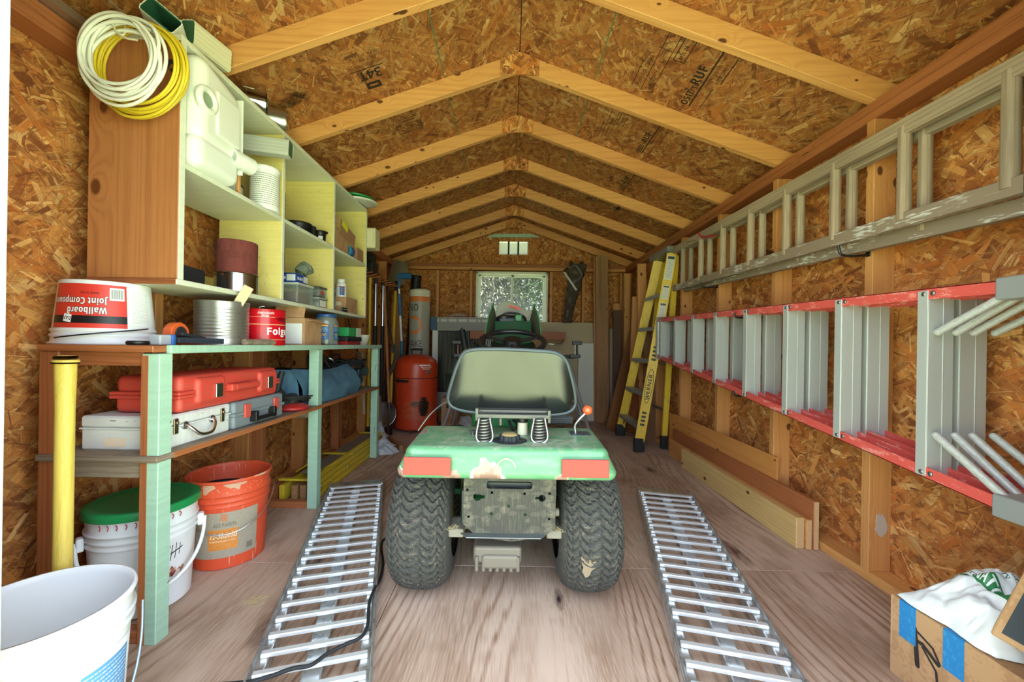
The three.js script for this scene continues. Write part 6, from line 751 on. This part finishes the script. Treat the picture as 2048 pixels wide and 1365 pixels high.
  { const t = thing('fork_handle', 'grey weathered wooden yoke leaning by the bench end', 'handle', PY(778, 880, 0)); part('beam', beam(PY(775, 874, 0.027), PY(802, 897, 0.027), 0.05, 0.03), M.walnut, t); part('upright', beam(P(757, 792, 3.6), P(762, 862, 3.7), 0.035, 0.03, V3(1, 0, 0)), M.grey, t); }
  { const c = P(768, 830, 3.95), t = thing('steel_pan', 'round metal pan leaning among the tool blades', 'pan', [c.x, c.y - 0.13, c.z]); part('pan', at(lathe([[0, 0], [0.1, 0.004], [0.125, 0.03], [0.13, 0.032], [0.122, 0.034], [0.098, 0.01], [0, 0.006]], 40).rotateX(1.25), c), M.steel, t); part('pan_handle', rod(c.clone().add(V3(0, -0.12, 0.02)), V3(c.x, 0, c.z + 0.06), 0.01), M.darksteel, t); }
  { const t = thing('hand_rake', 'short wooden handled tool hung at the end of the bench', 'garden tool', P(722, 700, 3.5)); part('handle', tube([P(716, 704, 3.45), P(722, 722, 3.45), P(729, 745, 3.45)], 0.014, 20), M.grey, t); part('rope', rod(P(725, 704, 3.5), P(728, 828, 3.5), 0.014), mat('#b8a98c', 0.9), t); part('hanger', rod(P(716, 704, 3.45), V3(-1.4195, 1.25, -3.38), 0.005), bk, t); }
}
{ // NO WAKE buoy
  const b = V3(-1.07, 0, -4.72), r = 0.12, h = 1.56, t = thing('marker_buoy', 'tall grey cylinder buoy reading NO WAKE with orange ring', 'buoy', b); part('tube', lathe([[0, 0], [r - 0.006, 0], [r, 0.008], [r, h - 0.03], [r - 0.008, h - 0.008], [r - 0.03, h], [0, h]], 48, b), mat('#a9a698', 0.5), t);
  part('white_cap', lathe([[r + 0.001, h - 0.09], [r + 0.0015, h - 0.085], [r + 0.0015, h - 0.03], [r - 0.006, h - 0.006], [r - 0.03, h + 0.002], [0, h + 0.002]], 48, b), mat('#ffffff', 0.5, { map: speckle(111, [226, 222, 200], [150, 140, 116], 0.16, 60) }), t, 'stained white cap'); part('orange_band', lathe([[r + 0.0005, h - 0.148], [r + 0.002, h - 0.145], [r + 0.002, h - 0.095], [r + 0.0005, h - 0.09]], 48, b), mat('#e07a30', 0.5), t, 'orange band');
  part('lettering', at(sleeve(r + 0.0008, r + 0.0008, h - 0.80, h - 0.15, -1.1, 1.1, 32), b, facing(b) - 0.62), lab(512, 1024, (x, w, hh) => { x.fillStyle = '#a9a698'; x.fillRect(0, 0, w, hh); x.fillStyle = '#1b1b1b'; x.font = '170px sans-serif'; x.textAlign = 'center'; x.save(); x.scale(0.95, 1); x.fillText('NO', 270, 170); x.fillText('WAKE', 270, 830); x.restore(); x.strokeStyle = '#e07a30'; x.lineWidth = 50; x.beginPath(); x.ellipse(256, 430, 175, 142, 0, 0, 7); x.stroke(); }), t, 'NO WAKE lettering and orange ring'); }
{ // smoker
  const b = V3(-0.992, 0, -4.27), r = 0.222, t = thing('smoker', 'red barrel smoker grill with domed lid', 'smoker', b), red = mat('#ffffff', 0.42, { map: texture(1024, 512, (x, w, h) => { const q = rng(8); x.fillStyle = '#c8411f'; x.fillRect(0, 0, w, h); for (let i = 0; i < 500; i++) { x.globalAlpha = 0.05; x.fillStyle = i % 2 ? '#7e2012' : '#cc4a2c'; x.beginPath(); x.ellipse(q() * w, q() * h, 6 + q() * 40, 4 + q() * 20, 0, 0, 7); x.fill(); } const so = (cx, cy, rx, ry, c, a, n) => { for (let i = 0; i < n; i++) { x.globalAlpha = a; x.fillStyle = c; x.beginPath(); const g = Math.sqrt(q()), an = q() * 6.283; x.ellipse(cx + rx * g * Math.cos(an), cy + ry * g * Math.sin(an), 2 + q() * 12, 2 + q() * 8, 0, 0, 7); x.fill(); } }; so(160, 310, 120, 110, '#a08470', 0.12, 620); so(205, 275, 36, 90, '#15100d', 0.3, 420); so(138, 250, 22, 26, '#4a3a30', 0.25, 90); }) });
  const body = lathe([[0, 0.03], [r - 0.012, 0.03], ...Array.from({ length: 40 }, (_, i) => [r, 0.04 + 0.525 * i / 39]), [r - 0.004, 0.568]], 64); part('barrel', at(body, b, facing(b) - 0.9), red, t, 'red barrel with scorched patch'); part('lid', lathe([[r + 0.004, 0.566], [r + 0.005, 0.572], [r + 0.004, 0.70], [r * 0.93, 0.745], [r * 0.7, 0.782], [r * 0.4, 0.803], [0, 0.812]], 64, b), mat('#c8411f', 0.35), t); part('seam_gap', lathe([[r - 0.004, 0.556], [r + 0.0015, 0.558], [r + 0.0015, 0.566], [r - 0.004, 0.568]], 64, b), bk, t);
  const hb = V3(b.x, 0.808, b.z + 0.02); part('lid_handle', [R2(hb.clone().add(V3(-0.05, 0, 0)), hb.clone().add(V3(-0.05, 0.05, 0)), 0.008), R2(hb.clone().add(V3(0.05, 0, 0)), hb.clone().add(V3(0.05, 0.05, 0)), 0.008), R2(hb.clone().add(V3(-0.065, 0.052, 0)), hb.clone().add(V3(0.065, 0.052, 0)), 0.013)], bk, t, 'black lid handle'); const f = facing(b), on = (a, y, q = r) => V3(b.x + q * Math.sin(f + a), y, b.z + q * Math.cos(f + a)); part('side_handle', [at(rbox(0.14, 0.024, 0.03, 0.008).rotateY(f - 0.62), on(-0.62, 0.54, r + 0.022))], bk, t); part('gauge', at(lathe([[0, 0], [0.024, 0], [0.024, 0.008], [0.018, 0.01], [0, 0.008]], 28).rotateX(Math.PI / 2).rotateY(f + 0.55), on(0.55, 0.63, r + 0.004)), M.steel, t, 'round temperature gauge'); part('badge', at(sleeve(r + 0.0062, r + 0.0055, 0.65, 0.71, f + 0.1, f + 0.72, 14), b), lab(256, 128, (x, w, h) => { x.fillStyle = '#c8411f'; x.fillRect(0, 0, w, h); x.fillStyle = '#eee'; x.fillRect(10, 8, 220, 26); x.font = 'bold 40px serif'; x.fillText('Sportsman', 34, 74); x.fillText('Smoker', 70, 114); }, 0.4), t, 'white lettering'); part('access_door', at(sleeve(r + 0.004, r + 0.004, 0.2, 0.46, f + 0.85, f + 1.25, 10), b), mat('#bb3a1c', 0.4, { side: THREE.DoubleSide }), t); for (const a of [0, 2.1, 4.2]) part('leg', at(rbox(0.04, 0.05, 0.01, 0.003).rotateY(a), V3(b.x + (r - 0.02) * Math.sin(a), 0.025, b.z + (r - 0.02) * Math.cos(a))), M.darksteel, t); }

// ---------- sheets and packages along the far wall ----------
const sheet = (name, label, pxa, pya, pxb, pyb, d, th, m, cat = 'panel', foot = true) => { const a = P(pxa, pya, d), b = P(pxb, pyb, d), t = thing(name, label, cat, [(a.x + b.x) / 2, foot ? 0 : b.y, -d]); part('sheet', box(a.x, b.x, foot ? 0.001 : b.y, a.y, -d - th, -d, 0.002), m, t); return t; };
const tan = mat('#b9a888', 0.6), whiteB = mat('#d9dad2', 0.5);
sheet('wall_panel', 'wide tan panel leaning along the far wall under the window', 876, 641, 1183, 838, 4.97, 0.02, tan); sheet('wall_panel', 'white panel strip standing behind the tan panel', 1150, 645.5, 1192, 838, 5.0, 0.012, whiteB); sheet('wall_panel', 'white door panel standing beside the tall brown plank', 1157, 687, 1192, 838, 4.9, 0.03, whiteB);
{ const d = 4.72, a = P(862, 634, d), b = P(985, 790, d), t = thing('wrapped_flat_pack', 'flat pack wrapped in dark plastic film with printed top carton', 'package', [(a.x + b.x) / 2, 0, -d - 0.05]); const ym = P(900, 662, d).y, yb = P(900, 757, d).y; const filmD = mat('#3a3c34', 0.22, { bumpMap: texture(512, 512, (x) => { x.fillStyle = '#888'; x.fillRect(0, 0, 512, 512); const r = rng(3); for (let i = 0; i < 160; i++) { x.strokeStyle = i % 2 ? '#fff' : '#222'; x.globalAlpha = 0.5; x.lineWidth = 1 + r() * 3; x.beginPath(); const yy = r() * 512; x.moveTo(r() * 300, yy); x.bezierCurveTo(200, yy + 30 * (r() - 0.5), 350, yy - 60 * r(), 512, yy + 50 * (r() - 0.5)); x.stroke(); } }, { data: true, repeat: [1.6, 1.6] }), bumpScale: 0.012 });
  part('wrapped_stack', box(a.x + 0.09, b.x, 0.35, ym, -d - 0.09, -d, 0.006), filmD, t, 'dark film'); part('printed_carton', box(a.x + 0.0, b.x, ym, a.y, -d - 0.1, -d + 0.01, 0.004), lab(256, 64, (x, w, h) => { x.fillStyle = '#8d8a82'; x.fillRect(0, 0, w, h); textLines(x, 10, 10, 230, 6, 9, '#c8c6be'); }), t); part('blue_label', box(a.x - 0.002, a.x + 0.075, ym + 0.004, a.y - 0.004, -d + 0.0102, -d + 0.012, 0.0004), lab(64, 64, (x, w, h) => { x.fillStyle = '#24506c'; x.fillRect(0, 0, w, h); textLines(x, 8, 10, 48, 7, 8, '#7ea4bc'); }), t, 'blue label'); part('corner_post', box(a.x + 0.02, a.x + 0.088, 0.35, ym, -d - 0.09, -d + 0.004, 0.003), whiteB, t, 'white corner strip'); part('lower_block', box(a.x + 0.06, b.x, 0.14, 0.349, -d - 0.09, -d, 0.004), mat('#9a9a96', 0.4), t); part('foot_block', box(a.x + 0.1, b.x, 0.0, 0.139, -d - 0.09, -d, 0.004), M.cardDark, t);
  const wv = grid(30, 4, (u, v) => [a.x + 0.2 + 0.6 * u, a.y + 0.012 + 0.02 * Math.sin(u * 9) * v + 0.02 * v, -d + 0.005 - 0.09 * v]); part('loose_film', wv, mat('#dfe4e6', 0.25, { transmission: 0.4, thickness: 0, side: THREE.DoubleSide }), t, 'loose clear film'); }
{ const t = carton('cardboard_box', 'cardboard box on the floor behind the smoker', -0.735, -0.55, 0, 0.33, 4.35, 4.6); part('hand_hole', box(-0.68, -0.65, 0.22, 0.27, -4.3498, -4.349, 0.0002), M.black, t); }
sack('plastic_bag', 'crumpled clear plastic wrap on the floor behind the tractor', V3(-0.47, 0, -4.5), 0.14, 0.1, film, 37);
{ const d = 4.6, a = P(940, 662, d), b = P(1131, 681, d), t = thing('drawer_plank', 'brown plank with chrome rods lying across the work stand back', 'plank', [(a.x + b.x) / 2, b.y, -d]); part('plank', box(a.x, b.x, b.y, a.y, -d - 0.03, -d, 0.003), M.red, t); for (const [p, q] of [[945, 972], [1090, 1126]]) part('chrome_rod', tube([P(p, 683, d - 0.02), P(p + 3, 687.5, d - 0.06), P(q - 4, 687.5, d - 0.06), P(q, 682, d - 0.02)], 0.006, 24), M.chrome, t); part('rest', box(a.x + 0.3, b.x - 0.3, 0, b.y, -d - 0.028, -d - 0.004), M.walnut, t); }
{ // folding work stand behind the tractor
  const d = 3.86, t = thing('work_stand', 'folding steel work stand with clamps behind the tractor', 'stand', [0.05, 0, -d]); part('cross_bar', box(P(915, 714, d).x, P(1150, 714, d).x, P(1030, 716, d).y, P(1030, 709, d).y, -d - 0.05, -d, 0.004), bk, t);
  for (const [a, b, c] of [[[936, 716], [880, 872], [902, 846]], [[1136, 722], [1182, 876], [1163, 852]]]) { part('leg', rod(P(...a, d), PY(b[0], b[1], 0.012), 0.018), mat('#b4b8bc', 0.4, { metalness: 0.45 }), t, 'steel tube leg'); const f = P(...c, d + 0.28); f.y = 0.012; part('leg', rod(P(...a, d + 0.04), f, 0.016), mat('#9a9ea2', 0.45, { metalness: 0.45 }), t); }
  for (const [px0, py0, s] of [[916, 695, 1], [1152, 697, -1]]) part('clamp', [rod(P(px0, py0 - 10, d - 0.03), P(px0, py0 + 20, d - 0.03), 0.012), at(rbox(0.09, 0.035, 0.05, 0.006), P(px0 - s * 2, py0 - 10, d - 0.03)), at(rbox(0.1, 0.035, 0.05, 0.006), P(px0 + s * 2, py0 + 16, d - 0.03))], M.darksteel, t); part('clamp_post', rod(P(916, 690, d - 0.045), P(916, 715, d - 0.045), 0.008), mat('#b0776e', 0.5), t); part('clamp_post', rod(P(1150, 690, d - 0.045), P(1150, 715, d - 0.045), 0.008), M.chrome, t);
  part('grip_handle', [rod(P(924, 660, d - 0.1), P(932, 704, d - 0.1), 0.028, 0.034, 20), rod(P(923, 656, d - 0.1), P(924, 661, d - 0.1), 0.01)], mat('#20272a', 0.55), t, 'black foam grip'); }
// tree limb and bow saw hung on the far wall
{ const t = thing('tree_limb', 'dark bark covered limb hung on the far wall', 'log', P(1136, 640, 4.93)), n = noiser(61); const c = new THREE.CatmullRomCurve3([P(1156, 530, 4.92), P(1152, 552, 4.92), P(1147, 580, 4.92), P(1140, 610, 4.93), P(1134, 646, 4.94)]); const g = grid(28, 50, (u, v) => { const p = c.getPoint(v), a = u * 6.283, r = (0.105 - 0.05 * v) * (0.85 + 0.3 * n(u * 14, v * 30, 14, 30)); return [p.x + r * Math.cos(a), p.y, p.z + r * 0.62 * Math.sin(a)]; }); part('bark', g, mat('#ffffff', 0.95, { map: speckle(121, [74, 64, 56], [116, 104, 92], 0.4, 60, [1, 2]) }), t); for (const [a, b] of [[[1144, 532], [1141, 523]], [[1162, 534], [1164, 524]]]) part('stub', rod(P(...a, 4.92), P(...b, 4.92), 0.03, 0.018), mat('#3e362f', 0.95), t); }
{ const d = 4.83, t = thing('bow_saw', 'steel bow saw hung over the bark covered limb', 'saw', P(1152, 582, d)); part('frame', tube([P(1128, 543, d), P(1148, 531, d), P(1152, 532, d), P(1163, 548, d), P(1164, 553, d), P(1147, 565, d)], 0.009, 50), M.dullsteel, t); part('blade', beam(P(1128, 544, d), P(1153, 581, d), 0.024, 0.002, V3(1, 0.7, 0)), M.steel, t); part('handle', rod(P(1128, 543, d), P(1136, 537, d), 0.014), bk, t); part('hanger', rod(P(1148, 531, d), V3(P(1148, 531, d).x, P(1148, 531, d).y + 0.02, -5.03), 0.004), M.darksteel, t); }
// lumber standing in the far right corner
const plankAt = (lab2, a, b, w, th, m, up) => { const lo = a.y < b.y ? a : b; const t = thing('timber_plank', lab2, 'board', [lo.x, 0, lo.z]); part('board', beam(a, b, th, w, up || V3(0, 0, 1), 0.003), m, t); };
const FP = (px, py, d) => { const v = P(px, py, d); v.y = 0.003; return v; };
plankAt('widest brown plank standing upright beside the white panels', FP(1205, 845, 4.78), P(1203, 513, 4.78), 0.155, 0.03, M.walnut); plankAt('pale narrow board upright behind the wide brown plank', FP(1193, 840, 4.86), P(1192, 514, 4.86), 0.06, 0.03, M.fir);
plankAt('short dark plank standing in the far corner', FP(1234, 830, 4.82), P(1234, 621, 4.82), 0.1, 0.03, mat('#5a4030', 0.7)); plankAt('pale offcut standing behind the short dark plank', FP(1233, 826, 4.92), P(1232, 608, 4.92), 0.08, 0.03, M.pine); plankAt('tall pale board in the far corner', FP(1254, 822, 4.9), P(1254, 548, 4.9), 0.075, 0.035, M.pine); plankAt('fir board leaning in the corner beside the tall pale one', FP(1262, 830, 4.35), P(1270, 594, 4.4), 0.06, 0.035, M.fir); plankAt('pale slat standing by the wide brown plank', FP(1222, 835, 4.86), P(1222, 657, 4.86), 0.04, 0.02, M.grey);
plankAt('long plank leaning steeply towards the yellow stepladder', FP(1222, 852, 4.42), P(1272, 652, 4.62), 0.13, 0.03, mat('#ffffff', 0.65, { map: T.walnut, color: '#e0c8b0' }), V3(0.3, 0, 1)); plankAt('slim plank leaning behind the stepladder', FP(1262, 848, 4.3), P(1290, 690, 4.15), 0.07, 0.03, M.red, V3(0.3, 0, 1)); plankAt('upright fir stud leaning on the side wall behind the stepladder', FP(1288, 836, 4.15), P(1283, 528, 4.18), 0.09, 0.036, M.fir); plankAt('dark board leaning on the side wall behind the stepladder', FP(1300, 846, 3.92), P(1298, 610, 3.94), 0.11, 0.03, mat('#7a5236', 0.7));
{ // yellow stepladder leaning on the right wall
  const t = thing('step_ladder', 'yellow fibreglass stepladder standing folded near the far right corner', 'ladder', [1.28, 0, -3.8]), yf = mat('#ffffff', 0.5, { map: speckle(131, [228, 190, 58], [212, 178, 62], 0.45, 80, [3, 6]) });
  const n0 = V3(1.155, 0.09, -3.5), f0 = V3(1.165, 0.09, -4.12), n1 = V3(1.385, 1.735, -3.42), f1 = V3(1.385, 1.735, -3.74), rail = (a, b, u) => beam(a, b, 0.03, 0.082, u || V3(0, 0, 1), 0.003);
  const side = V3(0.25, 0, 1).normalize(); const nr = part('rail', beam(n0, n1, 0.082, 0.028, V3(1, 0.0, 0.35), 0.003), yf, t, 'yellow rail with black lettering'); part('rail', beam(f0, f1, 0.082, 0.028, V3(1, 0.0, 0.35), 0.003), yf, t);
  const r0 = V3(1.42, 0.09, -3.62), r1 = V3(1.425, 1.72, -3.44), q0 = V3(1.42, 0.09, -4.2), q1 = V3(1.425, 1.72, -3.74); part('rear_rail', beam(r0, r1, 0.05, 0.028, V3(1, 0, 0), 0.003), yf, t); part('rear_rail', beam(q0, q1, 0.05, 0.028, V3(1, 0, 0), 0.003), yf, t);
  for (const [v, w] of [[n0, 0.09], [f0, 0.09], [r0, 0.056], [q0, 0.056]]) part('foot', [at(rbox(w, 0.12, 0.05, 0.008), V3(v.x - 0.004, 0.062, v.z))], bk, t, 'black rubber foot');
  part('top_cap', at(rbox(0.13, 0.05, 0.44, 0.008), V3(1.385, 1.76, -3.58)), mat('#8d8f8e', 0.5, { metalness: 0.5 }), t);
  for (let i = 0; i < 5; i++) { const k = 0.085 + i * 0.176, a = n0.clone().lerp(n1, k), b = f0.clone().lerp(f1, k); part('step', [beam(a, b, 0.008, 0.088, V3(0, 1, 0), 0.002), beam(a.clone().add(V3(-0.042, -0.014, 0)), b.clone().add(V3(-0.042, -0.014, 0)), 0.03, 0.004, V3(0, 1, 0), 0.001)], mat('#9c9d98', 0.5, { metalness: 0.6 }), t); if (i < 3) for (const [p, q] of [[a, b], [b, a]]) part('step_brace', rod(p.clone().add(V3(0, -0.09 * (i ? 0.5 : 1), 0)), p.clone().lerp(q, i ? 0.1 : 0.16), 0.006), i ? M.dullsteel : bk, t); }
  for (const k of [0.16, 0.42, 0.68]) part('rear_bar', rod(r0.clone().lerp(r1, k), q0.clone().lerp(q1, k), 0.012), M.dullsteel, t);
  // lettering and stickers on the near rail, facing the doorway
  const ax = n1.clone().sub(n0), u = ax.clone().normalize(), zz = V3(1, 0, 0.35).sub(u.clone().multiplyScalar(V3(1, 0, 0.35).dot(u))).normalize(), nn = u.clone().cross(zz).normalize(); if (nn.z < 0) nn.negate();
  const strip = (k0, k1, w, m, l) => { const a = n0.clone().addScaledVector(ax, k0).addScaledVector(nn, 0.0146), b = n0.clone().addScaledVector(ax, k1).addScaledVector(nn, 0.0146), s = zz.clone().multiplyScalar(w / 2), c = [a.clone().sub(s), a.clone().add(s), b.clone().add(s), b.clone().sub(s)].map((v) => v.toArray()); part('rail_print', faces([c], [[[0, 0], [1, 0], [1, 1], [0, 1]]]), m, nr, l); };
  strip(0.08, 0.52, 0.07, lab(128, 1024, (x, w, h) => { x.clearRect(0, 0, w, h); x.fillStyle = x.strokeStyle = '#3a3a34'; for (let i = 0; i < 4; i++) { x.fillRect(30, 20 + i * 50, 66, 28); x.fillRect(30, h - 44 - i * 50, 66, 28); } x.lineWidth = 8; x.beginPath(); x.ellipse(64, h / 2, 52, 210, 0, 0, 7); x.stroke(); x.save(); x.translate(64, h / 2); x.rotate(-Math.PI / 2); x.font = 'bold 78px sans-serif'; x.fillText('WERNER', -172, 28); x.restore(); }, 0.6, { transparent: true }), 'black oval lettering and bars');
  const warn = lab(128, 256, (x, w, h) => { x.fillStyle = '#d9d6cc'; x.fillRect(0, 0, w, h); x.fillStyle = '#222'; x.fillRect(8, 8, w - 16, 30); textLines(x, 12, 56, 104, 16, 12, '#444', 3); }); strip(0.64, 0.74, 0.05, warn); strip(0.76, 0.83, 0.05, warn); strip(0.86, 0.985, 0.06, warn); }

// ---------- beyond the openings ----------
{
  const leafGeo = faces([[[-0.03, 0, 0], [0, -0.012, 0.016], [0.045, 0, 0.004], [0, 0.012, 0.016]]]);
  const leafMats = [mat('#47602c', 0.7, { transmission: 0.35, thickness: 0, side: THREE.DoubleSide }), mat('#566242', 0.8, { transmission: 0.3, thickness: 0, side: THREE.DoubleSide }), mat('#6c685a', 0.9, { side: THREE.DoubleSide })];
  const bark = mat('#6b6154', 0.95);
  const shrub = (name, label, base, w, h, n, m, s, seed, group) => {
    const t = thing(name, label, 'shrub', base, { local: true, group }), r = rng(seed);
    const stems = []; for (let i = 0; i < 7; i++) { const a = r() * 6.28, q = w * 0.35 * r(); stems.push(tube([[0.2 * q * Math.cos(a), 0, 0.2 * q * Math.sin(a)], [0.6 * q * Math.cos(a), h * 0.4, 0.6 * q * Math.sin(a)], [q * Math.cos(a), h * 0.85, q * Math.sin(a)]], 0.012 + 0.012 * r(), 8, false, 5)); }
    part('stem', stems, bark, t);
    const im = new THREE.InstancedMesh(leafGeo, m, n), o = new THREE.Object3D();
    for (let i = 0; i < n; i++) { const a = r() * 6.283, y = r(), q = w * 0.5 * Math.sqrt(r()) * (0.55 + 0.45 * Math.sin(Math.PI * Math.min(1, y * 0.8 + 0.2))); o.position.set(q * Math.cos(a), h * (0.12 + 0.88 * y), q * Math.sin(a)); o.rotation.set(r() * 6, r() * 6, r() * 6); o.scale.setScalar(s * (0.6 + 0.8 * r())); o.updateMatrix(); im.setMatrixAt(i, o.matrix); }
    im.name = 'foliage'; im.userData.kind = 'stuff'; t.add(im);
  };
  shrub('shrub', 'green leafy shrub seen through the window of the far wall', [0.75, -0.18, -7.6], 2.4, 3.6, 9000, leafMats[0], 1.3, 3);
  shrub('shrub', 'dry brownish brush seen through the window of the far wall', [-0.7, -0.18, -7.2], 2.4, 2.5, 11000, leafMats[2], 1.2, 4);
  shrub('shrub', 'grey-green brush filling the window view behind the dry brush', [0.2, -0.18, -8.8], 4.4, 3.6, 14000, leafMats[1], 1.8, 5);
  shrub('shrub', 'tall green shrub beside the far shed corner', [2.2, -0.18, -7.6], 2.6, 3.8, 4200, leafMats[0], 1.9, 6);
  // a hedge across the lawn in front of the doorway, mirrored in the seat shell
  const hedge = thing('hedge', 'clipped green hedge across the lawn in front of the doorway', 'hedge', [0, -0.18, 24], { local: true });
  part('hedge_body', grid(120, 10, (u, v) => { const a = v * Math.PI, k = 1 + 0.1 * Math.sin(u * 91 + v * 17) + 0.06 * Math.sin(u * 37 - v * 29); return [(u - 0.5) * 50, 1.4 * Math.pow(Math.sin(a), 0.6) * k, -1.2 * Math.cos(a) * -k]; }), M.hedge = mat('#ffffff', 0.95, { map: speckle(72, [98, 124, 60], [66, 92, 40], 0.5, 120, [40, 3]) }), hedge);
}

scene.traverse((o) => { if (o.isMesh) { o.castShadow = true; o.receiveShadow = true; } });
renderer.render(scene, camera);
